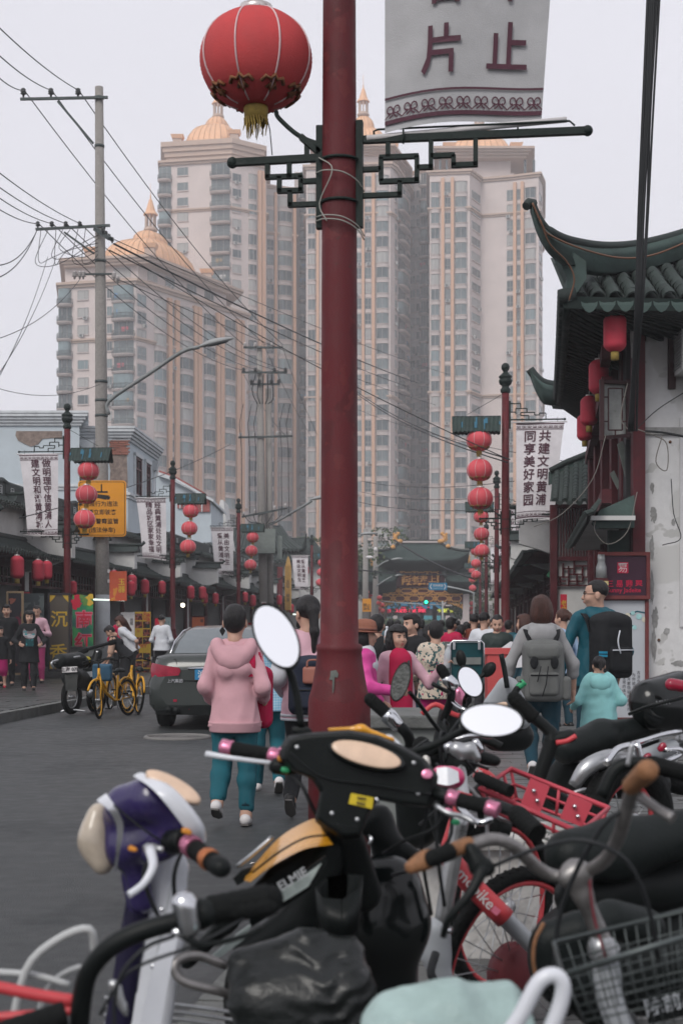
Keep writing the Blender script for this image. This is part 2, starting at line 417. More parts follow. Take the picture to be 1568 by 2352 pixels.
# ================= towers =================
def seg(A,B,px):
 """point on ground line A-B seen at photo column px"""
 k=(px-CX)/FPX
 t=(k*A[1]-A[0])/((B[0]-A[0])-k*(B[1]-A[1]));return Vector((A[0]+(B[0]-A[0])*t,A[1]+(B[1]-A[1])*t,0))
def gp(px,d):return Vector((XP(px,d),d,0))
PANE={}
def win_mesh(kind,w,h,v):
 w=round(w,1);key=(kind,w,h,v)
 if key in PANE:return PANE[key]
 m=MB(tframe);gl=glass[v]
 if kind=='win':
  m.mat(gl);m.box((0,-.04,h/2),(w,.08,h));m.mat(tframe)
  for x in(-w/2,0 if w<2 else w*.17,w/2):m.box((x,-.07,h/2),(.09,.14,h+.1))
  for z in(0,h):m.box((0,-.07,z),(w+.1,.15,.1))
  m.mat(twall);m.box((0,-.12,-.16),(w+.3,.24,.14))
 elif kind=='tall':
  m.mat(gl);m.box((0,-.05,h/2),(w,.1,h));m.mat(tframe)
  for x in(-w/2,0,w/2):m.box((x,-.08,h/2),(.09,.16,h))
  for z in(0,h*.35,h):m.box((0,-.08,z),(w,.16,.09))
  m.mat(twall);m.box((0,-.06,-.5),(w,.12,.7))
 else:
  N=7;dep=min(.9,w*.24)
  def arc(e,z):return[(-(w/2+e)*math.cos(math.pi*i/(N-1)),-(dep+e)*math.sin(math.pi*i/(N-1))**.7-.02,z)for i in range(N)]
  m.mat(gl);m.loft([arc(-.1,0),arc(-.1,h)],cap=False,closed=False)
  m.mat(tspan);m.loft([arc(0,-1.05),arc(.04,-1.0),arc(0,-.95),arc(0,-.12),arc(.05,-.06),arc(.05,0),arc(-.15,-.0)],cap=False,closed=False);m.f.append([len(m.v)-7*N+i for i in range(N)][::-1]);m.mi.append(m.cur);m.sm.append(False)
  m.mat(twall);m.loft([arc(-.12,h-.02),arc(.05,h),arc(.05,h+.1)],cap=False,closed=False)
  m.mat(tframe)
  for i in range(1,N-1,2):
   p=arc(-.08,0)[i];m.box((p[0],p[1],h/2),(.09,.09,h))
 PANE[key]=m.mesh('window');return PANE[key]
def balc_mesh(w,h,v,rnd):
 w=round(w,1);key=('bal',w,h,v,rnd)
 if key in PANE:return PANE[key]
 m=MB(twall);N=9
 def arc(e,z):return[(-(w/2+e)*math.cos(math.pi*i/(N-1)),-(1.5+e)*math.sin(math.pi*i/(N-1))**(.6 if rnd else .35)-.02,z)for i in range(N)]
 m.loft([arc(-.1,-.35),arc(0,-.3),arc(0,-.02),arc(.08,0),arc(.08,.12)],cap=True,closed=True)
 m.mat(glass[v]);
 if v==3:m.loft([arc(-.25,.12),arc(-.25,h-.3)],cap=False,closed=False)
 else:m.box((0,-.06,h/2),(w*.9,.1,h-.4))
 m.mat(tframe);
 for x in(-w*.2,w*.15):m.box((x,-.14,h/2),(.1,.1,h-.4))
 m.mat(railm)
 for z in(.25,.55,1.15):m.tube(arc(0,z),.055,4)
 for i in range(N):p=arc(0,0)[i];m.box((p[0],p[1],.62),(.07,.07,1.05))
 PANE[key]=m.mesh('balcony');return PANE[key]
def ac_mesh():
 if 'ac' not in PANE:PANE['ac']=MB(M('ac_unit_pale',(.42,.42,.41),rough=.6)).box((0,0,.35),(.9,.4,.65)).mat(railm).box((0,-.21,.35),(.5,.02,.5)).mesh('wall_unit')
 return PANE['ac']
def laundry_mesh(i):
 if('ln',i)not in PANE:
  m_=M('laundry_%s'%'abcd'[i],((.10,.22,.36),(.40,.10,.12),(.45,.44,.42),(.30,.22,.12))[i],rough=.9);PANE[('ln',i)]=MB(m_).box((0,0,.2),(.7,.06,.9)).box((.8,.02,.3),(.45,.06,.7)).mesh('laundry')
 return PANE[('ln',i)]
def facade(t,A,B,cols,ztop,fh,nf,depth_out=0.,seed=0,first=0.):
 r=random.Random(seed);dv=(B-A);ang=math.atan2(dv.y,dv.x)
 nrm=Vector((dv.y,-dv.x,0)).normalized()
 if nrm.y>0:nrm=-nrm;ang+=math.pi
 for(x0,x1,kind)in cols:
  p,q=seg(A,B,x0),seg(A,B,x1);w=(q-p).length;c=(p+q)/2-t.location
  if kind=='pil':
   m=MB(tpil,M=Matrix.Translation(c)@rotz(ang));m.box((0,-.3,ztop/2),(w,.7,ztop-1.6));m.build('pilaster',t);continue
  for i in range(nf):
   z=ztop-first-(i+1)*fh
   if z<2:break
   h=1.7 if kind=='win' else 2.25
   v=r.choices((0,1,2,3),(4,4,4,1))[0]
   if kind in('bal','rbal'):o=link('balcony',balc_mesh(w,fh,r.choices((0,1,3),(3,3,2))[0],kind=='rbal'),t,c+Vector((0,0,z)),ang)
   else:o=link('window',win_mesh(kind,w,h,v),t,c+Vector((0,0,z+1.0)),ang)
   if kind in('win','tall')and r.random()<.3:link('wall_unit',ac_mesh(),t,c+Vector((0,0,z+.35))+nrm*.45+dv.normalized()*r.uniform(-.3,.3)*w,ang)
   if kind=='bal' and r.random()<.35:link('laundry',laundry_mesh(r.randrange(4)),t,c+Vector((0,0,z+r.uniform(.9,1.3)))+nrm*1.2+dv.normalized()*r.uniform(-.25,.25)*w,ang)
def prism_walls(t,poly,z0,z1,m,name='wall'):
 b=MB(m);b.prism([(p.x-t.location.x,p.y-t.location.y,z0)for p in poly],(0,0,z1-z0));return b.build(name,t)
def cornice(t,poly,z,h,e,m=None,name='cornice',steps=2):
 """mouldings: outset slabs following the plan"""
 n=len(poly);c=sum(poly,Vector())/n;b=MB(m or ttrim)
 for s_ in range(steps):
  ee=e*(s_+1)/steps;ring=[]
  for i in range(n):
   a,p,q=poly[i-1],poly[i],poly[(i+1)%n]
   d1=(p-a).normalized();d2=(q-p).normalized()
   n1=Vector((d1.y,-d1.x,0));n2=Vector((d2.y,-d2.x,0))
   if n1.dot(p-c)<0 and n2.dot(p-c)<0:n1=-n1;n2=-n2
   bis=(n1+n2);k=ee/max(.35,bis.length/2)if bis.length>.01 else 0
   ring.append(p+bis.normalized()*k-t.location)
  zz=z+h*s_/steps
  b.prism([(p.x,p.y,zz)for p in ring],(0,0,h/steps-.003))
 return b.build(name,t)
def dome(t,c,ax,bx,z,H,cup=5.0):
 """cloister dome on a rounded rectangle with half axes ax, bx, a small upper dome and a lantern"""
 c=c-t.location;N=32
 def ring(s,zz,e=4.0):
  out=[]
  for i in range(N):
   a=2*math.pi*(i+.5)/N;cs,sn=math.cos(a),math.sin(a)
   k=(abs(cs)**e+abs(sn)**e)**(-1/e);p=c+ax*(cs*k*s)+bx*(sn*k*s);out.append((p.x,p.y,zz))
  return out
 prof=[(1.0,0),(.99,.10),(.96,.24),(.89,.38),(.79,.5),(.66,.60),(.5,.67),(.40,.70)]
 b=MB(copper);rs=[ring(s,z+H*h)for s,h in prof];b.loft(rs,smooth=False)
 up=[(.40,.70),(.40,.74),(.385,.80),(.33,.87),(.24,.93),(.12,.975),(.05,.99)]
 rs2=[ring(s,z+H*h,2.6)for s,h in up];b.loft(rs2);b.mat(seam)
 for j in range(0,N):b.tube([r[j]for r in rs],.10,4)
 for j in range(0,N,2):b.tube([r[j]for r in rs2],.08,4)
 b.mat(copper);b.tube(rs2[0],.28,6,closed=True)
 b.build('dome',t)
 l=MB(ttrim);zt=z+H*.985
 l.lathe([(1.4,0),(1.4,.5),(1.1,.6),(1.1,.8)],(c.x,c.y,zt),8)
 for j in range(8):
  a=j*math.pi/4;l.box((c.x+math.cos(a),c.y+math.sin(a),zt+2.0),(.28,.28,2.5),(0,0,a))
 l.mat(copper);l.lathe([(1.5,3.2),(1.5,3.4),(1.0,4.0),(.75,4.9),(.35,6.2),(.12,6.6),(.16,7.0),(.05,7.3),(.04,9.6)],(c.x,c.y,zt),8,smooth=False)
 l.build('cupola',t)
 d=MB(ttrim);d.box((0,0,1.1),(1.9,1.9,2.2));d.mat(copper);d.box((0,0,2.6),(2.3,2.3,.8),taper=(1.25,1.25));d=d.mesh('dormer')
 for(i,j)in((1,1),(1,-1),(-1,1),(-1,-1)):
  p=c+ax*(i*1.02)+bx*(j*1.02);link('dormer',d,t,(p.x,p.y,z))
def tower(label,base):
 return T('apartment_tower',label,'building',base,0,'apartment towers with gilded domes')
t=tower('lowest cream apartment tower with gilded dome, behind the concrete utility pole',gp(312,270))
A,B0,C0=gp(140,273.5),gp(312,270),gp(566,300)
plan=[A,B0,C0,gp(470,330),gp(150,306)]
ZT=66.5
prism_walls(t,plan,0,ZT,twall)
facade(t,A,B0,[(134,167,'rbal'),(180,203,'win'),(247,258,'win'),(260,310,'bal')],ZT,3.34,18,seed=1)
facade(t,B0,C0,[(315,335,'tall'),(354,380,'bay'),(383,391,'pil'),(392,399,'tall'),(400,408,'pil'),(413,441,'bay'),(442,449,'pil'),(451,459,'pil'),(468,492,'bay'),(494,501,'pil'),(503,511,'pil'),(512,538,'bay'),(540,548,'pil'),(551,557,'pil')],ZT,3.34,18,seed=2,first=1.6)
cornice(t,plan,ZT,1.0,.9);cornice(t,plan,ZT-3.34*3-.6,.7,.5,name='string_course');cornice(t,plan,ZT-3.34*12-.6,.6,.45,name='string_course')
att=[gp(150,275),gp(318,272.5),gp(520,297),gp(450,322),gp(165,302)]
prism_walls(t,att,ZT+1,ZT+4.2,twall,'attic');cornice(t,[gp(152,274),gp(338,271),gp(545,299),gp(470,326),gp(160,304)],ZT+4.2,1.5,1.3,steps=3)
facade(t,att[0],att[1],[(262,300,'win')],ZT+4.4,3.3,1);facade(t,att[1],att[2],[(340,360,'win'),(380,400,'win'),(430,450,'win'),(470,490,'win')],ZT+4.4,3.3,1)
m0,mL,mR=gp(345,273),gp(206,276),gp(478,293)
dome(t,(mL+mR)/2,(mL-m0)*.48,(mR-m0)*.48,ZT+5.4,8.8)
t=tower('tall cream apartment tower with gilded dome rising left of the red lamp post',gp(531,312))
A,B0,C0=gp(372,315),gp(531,312),gp(612,317)
ZT=103.5
plan=[A,B0,C0,gp(612,345),gp(380,348)]
prism_walls(t,plan,0,ZT,twall)
facade(t,A,B0,[(364,395,'rbal'),(408,432,'win'),(484,530,'bal')],ZT,3.34,22,seed=3)
facade(t,B0,C0,[(534,553,'win'),(570,590,'bay'),(592,598,'pil'),(600,607,'pil')],ZT,3.34,26,seed=4,first=1.8)
cornice(t,plan,ZT,1.0,.9);cornice(t,plan,ZT-3.34*3-.5,.7,.5,name='string_course');cornice(t,plan,ZT-3.34*15-.5,.7,.5,name='string_course')
cornice(t,[gp(386,316),gp(531,313.5),gp(596,318),gp(596,342),gp(386,344)],ZT+1,4.2,1.6,steps=4)
m0,mL,mR=gp(540,316),gp(404,319),gp(592,340)
dome(t,(mL+mR)/2,(mL-m0)*.47,(mR-m0)*.47,ZT+5.2,10.8)
w2=[gp(611,321),gp(680,324),gp(680,350),gp(611,350)]
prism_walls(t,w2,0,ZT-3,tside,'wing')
facade(t,w2[0],w2[1],[(613,628,'tall'),(629,634,'pil'),(638,671,'bay'),(672,678,'pil')],ZT-3,3.34,26,seed=5,first=1.5)
cornice(t,w2,ZT-3,.8,.6);cornice(t,w2,ZT-13.5,.7,.5,name='string_course')
t=tower('cream apartment tower half hidden by the red lamp post, gilded dome',gp(800,312))
ZT=102.0
plan=[gp(703,313),gp(896,311),gp(905,313),gp(942,330),gp(942,352),gp(703,352)]
prism_walls(t,plan,0,ZT,twall)
facade(t,plan[0],plan[1],[(706,726,'bay'),(727,733,'pil'),(745,765,'bay'),(780,800,'bay'),(817,830,'tall'),(831,837,'pil'),(838,852,'tall'),(854,861,'pil'),(863,893,'bay')],ZT,3.34,26,seed=6,first=1.8)
facade(t,plan[2],plan[3],[(906,910,'win'),(913,930,'bal'),(934,939,'win')],ZT,3.34,26,seed=7,first=1.0)
cornice(t,plan,ZT,1.0,.8);cornice(t,plan,ZT-3.34*3-.5,.7,.5,name='string_course');cornice(t,plan,ZT-3.34*15-.5,.7,.5,name='string_course')
att=[gp(745,316),gp(880,316),gp(915,330),gp(915,345),gp(745,345)]
prism_walls(t,att,ZT+1,ZT+4,twall,'attic');cornice(t,att,ZT+4,1.8,3.2,steps=4)
dome(t,gp(834,329),Vector((6.3,0,0)),Vector((0,6.3,0)),ZT+5.8,12.0)
w2=[gp(676,330),gp(706,330),gp(706,345),gp(676,345)]
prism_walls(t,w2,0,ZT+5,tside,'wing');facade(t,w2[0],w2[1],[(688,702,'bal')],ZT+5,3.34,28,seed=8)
w3=[gp(930,338),gp(992,334),gp(992,352),gp(930,352)]
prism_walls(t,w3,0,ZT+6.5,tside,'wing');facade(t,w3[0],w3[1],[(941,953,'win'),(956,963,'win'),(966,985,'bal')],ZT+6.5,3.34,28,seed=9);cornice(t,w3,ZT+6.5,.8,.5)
t=tower('cream apartment tower with blank wall strip, behind the white banner and right lanterns',gp(1100,310))
ZT=100.2
plan=[gp(986,311),gp(1078,310),gp(1104,316),gp(1163,314.5),gp(1236,312),gp(1245,318),gp(1245,345),gp(986,345)]
prism_walls(t,plan,0,ZT,twall)
facade(t,plan[0],plan[1],[(988,1010,'bay'),(1013,1020,'pil'),(1021,1034,'tall'),(1035,1042,'pil'),(1043,1073,'bay')],ZT,3.34,26,seed=10,first=1.6)
facade(t,plan[1],plan[2],[(1082,1101,'win')],ZT,3.34,26,seed=11,first=2.6)
facade(t,plan[3],plan[4],[(1164,1178,'tall'),(1179,1186,'pil'),(1187,1195,'tall'),(1196,1203,'pil'),(1204,1231,'bay')],ZT,3.34,26,seed=12,first=2.2)
facade(t,plan[4],plan[5],[(1237,1242,'win')],ZT,3.34,26,seed=13,first=2.6)
cornice(t,plan,ZT,.9,.7);cornice(t,plan,ZT-3.34*2-1.2,.7,.5,name='string_course');cornice(t,plan,ZT-3.34*14-1.2,.7,.5,name='string_course')
att=[gp(1060,317),gp(1172,317),gp(1172,340),gp(1060,340)]
prism_walls(t,att,ZT+.9,ZT+5,twall,'attic')
prism_walls(t,[gp(1060,317.5),gp(1180,317.5),gp(1180,338),gp(1060,338)],ZT+.9,ZT+2.6,twall,'parapet')
cornice(t,[gp(1020,315),gp(1202,315),gp(1202,341),gp(1020,341)],ZT+5,2.0,2.4,steps=4)
c2=MB(glass[0])
for x in(1010,1025,1205,1225):c2.box(tuple(gp(x,316)-t.location+Vector((0,0,ZT+2.9))),(.5,.5,4.2))
c2.build('roof_terrace_post',t)
dome(t,gp(1100,328),Vector((7.4,0,0)),Vector((0,7.4,0)),ZT+7.0,9.6)
# ================= lamp posts, lanterns, banners =================
redpaint=spots('red_post_paint',(.098,.012,.016),[((.080,.011,.014),3.5,.54),((.115,.018,.020),9,.63),((.060,.022,.020),40,.71)],rough=.6,bump=.15)
redpaint.node_tree.nodes['Principled BSDF'].inputs['Specular IOR Level'].default_value=.3
irong=M('wrought_iron_green_black',(.012,.020,.018),spec=.2,rough=.55,var=.2,vs=20,bump=.15,bs=90)
tinroof=M('tin_roof_green',(.022,.040,.036),rough=.55,var=.35,vs=9,stain=.3)
tinblue=M('tin_roof_blue_flake',(.03,.13,.20),rough=.6,var=.3,vs=9)
lred=M('lantern_silk',(.60,.085,.105),rough=.55,var=.10,vs=5,bump=.15,bs=120,rnd=.12)
lred2=M('lantern_silk_deep',(.44,.035,.06),rough=.6,var=.12,vs=6,bump=.2,bs=120,rnd=.15)
lpipe=M('lantern_piping',(.62,.45,.46),rough=.35,var=.1)
lgold=M('lantern_gold_fringe',(.34,.24,.06),rough=.7,var=.3,vs=30)
lcloud=M('lantern_gold_cloud',(.30,.17,.06),rough=.6,var=.3,vs=25)
tincap=M('lantern_tin_cap',(.62,.58,.56),rough=.3,metal=.6,var=.2)
cloth_g=M('banner_cloth_backlit_stained',(.40,.40,.41),rough=.9,var=.14,vs=2.2,bump=.2,bs=200,stain=.22)  # near banner: backlit greyness put into the base colour, cloth stains over it
cloth_w=M('banner_cloth',(.68,.65,.67),rough=.9,var=.09,vs=3.2,bump=.2,bs=200,stain=.16,rnd=.05)
ink=M('banner_ink',(.085,.035,.05),rough=.85,var=.12,vs=8)
wire_m=M('black_cable',(.018,.02,.022),rough=.6,var=0)
pipe_w=M('white_rod',(.60,.58,.58),rough=.5,var=.15)
def post_mesh():
 b=MB(redpaint)
 b.lathe([(.163,0),(.163,.93),(.158,.96),(.145,1.0),(.122,1.13),(.117,1.19),(.121,1.20),(.121,1.225),(.1,1.235),(.097,1.9),(.092,3.4),(.084,4.9),(.082,6.6)],n=24);a=b.mesh('pole')
 f=MB(irong)
 f.lathe([(.09,6.58),(.11,6.6),(.115,6.66),(.085,6.7),(.08,6.74),(.13,6.78),(.15,6.84),(.15,6.87),(.12,6.9),(.15,6.93),(.15,6.96),(.10,7.0),(.05,7.05),(.055,7.07),(.09,7.12),(.095,7.17),(.08,7.22),(.04,7.255),(0,7.26)],n=20)
 return a,f.mesh('finial')
POLE,FIN=post_mesh()
FR_R=[((891,325),(891,367)),((871,367),(961,367)),((875,367),(875,422)),((871,422),(961,422)),((957,367),(957,426)),((957,393),(993,393)),((989,325),(989,397)),((989,368),(1043,368)),((1040,368),(1040,394)),((1036,391),(1094,391)),((1090,325),(1090,395)),((829,393),(875,393)),((918,422),(918,457)),((829,453),(922,453))]
FR_L=[((612,365),(612,406)),((608,402),(694,402)),((663,365),(663,406)),((690,402),(690,439)),((640,402),(640,439)),((636,435),(694,435)),((665,435),(665,472)),((661,468),(732,468)),((690,415),(732,415)),((704,326),(704,365)),((700,330),(732,330))]
FR_U=[((0,.36),(.24,.36)),((.24,.36),(.24,.25)),((.13,.25),(.38,.25)),((.13,.25),(.13,.12)),((.38,.25),(.38,.16)),((.24,.16),(.55,.16)),((.24,.16),(.24,.09)),((.24,.09),(.42,.09)),((.42,.09),(.42,0)),((.55,.16),(.55,.1)),((.55,.1),(.66,.1)),((.66,.1),(.66,.14)),((.66,.14),(.8,.14)),((.8,.14),(.8,0)),((0,.17),(.13,.17))]
def bracket_meshes(s):
 """s=+1: banner arms towards +x, canopy and lanterns towards -x"""
 out=[]
 q=lambda x,y:(s*(x-779)/441.0,0,EYE+(1440-y)/441.0-.12)
 b=MB(irong);b.bar(q(826,282),q(826,525),.035,.05);b.bar(q(822,325),q(1340,325),.036,.036);b.ell(q(1340,325),.028)
 for a,c in FR_R:b.bar(q(*a),q(*c),.024,.03,up=(0,1,0))
 b.tube([q(860,322),q(858,306),q(868,302),q(1300,301),q(1312,312)],.006,5)
 out.append(('bracket',b.mesh('bracket')))
 b=MB(irong);b.bar(q(734,290),q(734,525),.035,.05);b.bar(q(738,362),q(530,365),.036,.036);b.ell(q(530,365),.03)
 for a,c in FR_L:b.bar(q(*a),q(*c),.024,.03,up=(0,1,0))
 b.tube(bez([q(632,250),q(640,268),q(690,312),q(760,340),q(775,345)],4),.013,6)
 b.bar(q(690,312),q(735,352),.05,.03)
 b.ring((0,0,q(0,468)[2]),.098,.008,n=16);b.ring((0,0,q(0,372)[2]),.1,.008,n=16)
 out.append(('bracket',b.mesh('bracket')))
 b=MB(irong);z=5.98;b.bar((s*.1,0,z-.2),(s*.1,0,z+.42),.035,.05);b.bar((s*.1,0,z),(s*1.32,0,z),.03,.03);b.ell((s*1.32,0,z),.03)
 for a,c in FR_U:b.bar((s*(.1+a[0]),0,z+a[1]),(s*(.1+c[0]),0,z+c[1]),.022,.028,up=(0,1,0))
 b.tube([(s*.2,0,z-.05),(s*1.3,0,z-.05)],.007,5);out.append(('bracket',b.mesh('bracket')))
 b=MB(tinroof);N=49;x0,x1=-.1,-1.2;zt=6.06
 for sd in(-1,1):
  top=[];bot=[]
  for i in range(N):
   x=x0+(x1-x0)*i/(N-1);w=.014*math.cos(i*math.pi/2);top.append((s*x,sd*.02,zt+w));bot.append((s*(x-.02*(x1-x0)*(i/(N-1)-.5)),sd*.26,zt-.36+w))
  b.loft([top,bot],cap=False,closed=False)
  b.loft([[(p[0],p[1],p[2]-.012)for p in top],[(p[0],p[1],p[2]-.012)for p in bot]],cap=False,closed=False)
 b.mat(irong);b.bar((s*-.1,0,zt),(s*-1.2,0,zt),.03,.03)
 b.tube([(s*-.08,0,6.55),(s*-.85,0,zt+.05)],.006,5);b.tube([(s*-.65,0,zt-.02),(s*-.6,0,zt-.3)],.006,5)
 rr=random.Random(5);b.mat(tinblue)
 for i in range(7):
  x=rr.choice((-.15,-.4,-.45,-.62,-.68,-.8,-.95,-.99))+rr.uniform(-.03,.03);u=rr.uniform(.0,.5);w=rr.uniform(.012,.03);l=rr.uniform(.2,.5);
  f_=lambda t:(.02+.24*t+.02,zt-.36*t+.012)
  ya,za=f_(u);yb,zb=f_(min(1,u+l));b.add([(s*x-w,-ya,za),(s*x+w,-ya,za),(s*x+w,-yb,zb),(s*x-w,-yb,zb)],[(0,1,2,3)])
 out.append(('canopy',b.mesh('canopy')))
 return out
BR={1:bracket_meshes(1),-1:bracket_meshes(-1)}
def lamp_post(loc,s,rz,label,up=True):
 t=T('lamp_post',label,'lamp post',loc,rz,'red lamp posts along the street')
 link('pole',POLE,t);link('finial',FIN,t)
 for nm,me in BR[s]:link(nm,me,t)
 return t
def lantern_protos():
 t=T('round_lantern','x','lantern',(0,0,0),0,'round red lanterns on the lamp posts')
 n=64;prof=[]
 a,h=.288,.252
 for i in range(n+1):
  ph=math.pi*(.09+.82*i/n);prof.append((a*math.sin(ph)**.93+(.0035 if i%2 else-.001),-h*math.cos(ph)))
 b=MB(lred);b.lathe(prof,n=32);b.build('shade',t)
 b=MB(lpipe)
 for k in range(8):
  an=k*math.pi/4+.28;pts=[]
  for i in range(17):
   ph=math.pi*(.1+.8*i/16);r=a*math.sin(ph)**.93+.004;pts.append((r*math.cos(an),r*math.sin(an),-h*math.cos(ph)))
  b.tube(pts,.005,5)
 o=b.build('piping',t)
 b=MB(lcloud)
 for k in range(8):
  an=k*math.pi/4+.28
  def sp(u,v):
   ph=math.pi*(.24+v);r=a*math.sin(ph)**.93+.007;q=an+u;return(r*math.cos(q),r*math.sin(q),-h*math.cos(ph))
  for cv in([(-.3,-.0),(-.2,.035),(-.08,.02),(0,.05),(.08,.02),(.2,.035),(.3,0)],[(-.13,-.04),(-.07,-.0),(0,-.06),(.07,0),(.13,-.04)]):
   b.tube([sp(*c)for c in cv],.011,5)
 b.build('cloud_trim',t)
 b=MB(tincap);b.lathe([(.075,h*.93),(.085,h*.96),(.085,h*1.1),(.07,h*1.12),(0,h*1.13)],n=20);b.tube([(-.05,0,h*1.1),(0,0,h*1.35),(.05,0,h*1.1)],.004,5);b.build('cap',t)
 b=MB(lgold);b.lathe([(.06,-h*.94),(.064,-h*1.02),(.06,-h*1.22)],n=20)
 r=random.Random(3)
 for k in range(26):
  an=k*2*math.pi/26;p=Vector((.058*math.cos(an),.058*math.sin(an),-h*1.2));q=p+Vector((r.uniform(-.014,.014),r.uniform(-.014,.014),-r.uniform(.03,.10)));b.tube([p,(p+q)/2+Vector((.004,0,0)),q],[.006,.004,.002],4,cap=False)
 b.build('tassel',t)
 c=T('tall_lantern','x','lantern',(0,0,0),0,'tall red lanterns under the eaves')
 prof=[]
 for i in range(53):
  z=-.33+.66*i/52;e=min(1,max(0,(abs(z)-.19)/.14));prof.append((.195*(1-.55*e**2.4)+(.003 if i%2 else-.002),z))
 b=MB(lred2);b.lathe(prof,n=28);b.build('shade',c)
 b=MB(tincap);b.lathe([(.075,.33),(.08,.36),(0,.37)],n=16);b.tube([(0,0,.36),(0,0,.45)],.005,5);b.build('cap',c)
 b=MB(lgold);b.lathe([(.07,-.33),(.072,-.36),(.07,-.47)],n=18);b.build('tassel',c)
 return t,c
RLAN,TLAN=lantern_protos();used=set()
def lantern(proto,loc,label,s=1.0,rz=0.):
 if proto.name not in used:
  used.add(proto.name);proto.location=loc;proto['label']=label;proto.scale=(s,)*3;proto.rotation_euler=(0,0,rz);proto['base']=1;return proto
 return dup(proto,loc,rz,label,s)
def hang_wire(name,label,cat,pts,r=.006,group=None,m=None):
 return tag(MB(m or wire_m).tube(pts,r,5).build(name),label,cat,group)
def ribbon(b,pts,w,f):
 L_,R_=[],[]
 for i,p in enumerate(pts):
  a=pts[max(0,i-1)];c=pts[min(len(pts)-1,i+1)];dx,dy=c[0]-a[0],c[1]-a[1];l=math.hypot(dx,dy)or 1
  L_.append(f(p[0]-dy/l*w/2,p[1]+dx/l*w/2));R_.append(f(p[0]+dy/l*w/2,p[1]-dx/l*w/2))
 n=len(pts);b.add(L_+R_,[(i,i+1,n+i+1,n+i)for i in range(n-1)])
def banner(loc,rz,s,cols,label,seed=0,wtop=1.08,wbot=.84,H=2.22,x_off=.24,shift=0.):
 """hangs from the upper arm; local z=0 at its top edge; x from x_off outward (times s)"""
 t=T('street_banner',label,'banner',loc,rz,'white cloth banners on the lamp posts')
 r=random.Random(seed);ph=r.uniform(0,6)
 def wp(u,v,o=0.):
  k=(wtop+(wbot-wtop)*(v/H)**.8);x=x_off+u*k
  y=.030*math.sin(u*5+ph+v*1.1)+.02*math.sin(v*2.6+ph*2)+.05*(v/H)*(u-.5)*math.sin(ph)
  z=-v+.03*math.sin(u*3.0+ph)*(v/H)+(.085 if seed==1 else .055)*u*(v/H)
  return(s*x,y-o,z)
 b=MB(cloth_g if seed==1 else cloth_w);nu,nv=14,26
 vs_=[wp(i/nu,j*H/nv,0)for j in range(nv+1)for i in range(nu+1)]
 fs=[(j*(nu+1)+i,j*(nu+1)+i+1,(j+1)*(nu+1)+i+1,(j+1)*(nu+1)+i)for j in range(nv)for i in range(nu)]
 b.add(vs_,fs,True);b.build('cloth',t)
 for sd in(0,1):
  b=MB(ink);v0=.04 if sd==0 else H-.17;f=lambda u,v:wp(u,v0+v,.010)
  for vv,w in((0.0,.022 if sd==0 else .012),(.125,.012 if sd==0 else .022)):ribbon(b,[(i/12,vv)for i in range(13)],w,f)
  for k in range(9):
   u0=(k+.5)/9
   for q in(1,-1):
    ribbon(b,[(u0+q*(.026-(.030-.0017*i)*math.cos(a)),.068-(.036-.002*i)*math.sin(a))for i,a in enumerate([x*.5-1.6 for x in range(15)])],.008,f)
   ribbon(b,[(u0-.055+.11*i/8,.108-.030*math.sin(math.pi*i/8))for i in range(9)],.007,f)
  b.build('border_print',t)
 for v in(0,H):p,q=wp(-.12,v),wp(1.16 if v else 1.05,v);MB(pipe_w).tube([p,q],.016,8).build('rod',t)
 b=MB(irong)
 for u in(.12,.85):p=wp(u,0);b.tube([p,(p[0],p[1],.1)],.005,4);p=wp(u,H);b.tube([p,(p[0],p[1],p[2]-.08)],.005,4)
 b.build('hook',t)
 for ci,(txt,u,v,size,pitch)in enumerate(cols):
  for k,ch in enumerate(txt):
   o=text(ch,size,ink,'lettering',t,None,bold=.014,thick=0)
   for vt in o.data.vertices:
    uu=u+vt.co.x/1.0;vt.co=wp(uu if s>0 else 1-uu,v+k*pitch-vt.co.y,.015)
 return t
STR=-math.atan(.0913)
def post_at(px,d,s,label,z=.12,rz=None,lan=True,extra=0):
 loc=Vector((XP(px,d),d,z));rz=STR if rz is None else rz
 return lamp_post(loc,s,rz,label),loc,rz
def local(loc,rz,p):return loc+Matrix.Rotation(rz,3,'Z')@Vector(p)
C2=lambda a,b,sz=.275,p=.293,v=.34,u0=.30,u1=.62:[(a,u0,v,sz,p),(b,u1,v,sz,p)]
pt,loc,rz=post_at(779,7.4,1,'nearest red lamp post with flared octagonal base, beside the parked scooters',rz=STR-.03)
lantern(RLAN,P(588,138,7.5),'largest round red lantern with gold fringe, hanging from the nearest lamp post',1.02,.2)
hang_wire('lantern_wire','thin cord tying the largest lantern down to the near bracket','wire',[P(588,190,7.5),P(612,265,7.5),P(620,300,7.48),P(625,356,7.45)],.003)
banner(local(loc,rz,(0,-.02,5.99)),rz,1,[('城市名片',.36,.70,.27,.36),('文明举止',.76,.70,.27,.36)],'large grey white banner with two cut off characters above the nearest bracket',1,wtop=.98,wbot=.80,H=2.14)
cordm=M('pale_cord',(.30,.30,.27),rough=.8,var=0)
q=MB(cordm)
for k,zz in((0,3.68),(1,3.45),(2,3.43)):q.tube(bez([(-.12,-.02,zz),(-.06,-.11,zz-.015),(.03,-.12,zz-.03),(.1,-.06,zz-.06),(.13,0,zz-.1)],4),.0035,5)
q.tube(bez([(-.1,-.05,3.75),(-.02,-.13,3.66),(-.09,-.1,3.5),(-.05,-.12,3.4)],5),.0035,5)
tag(q.build('binding_cord',None,loc,rz),'pale cord wound round the nearest lamp post at its brackets','cord')
pe=M('peeled_paint',(.10,.11,.10),rough=.8,var=.3,vs=40)
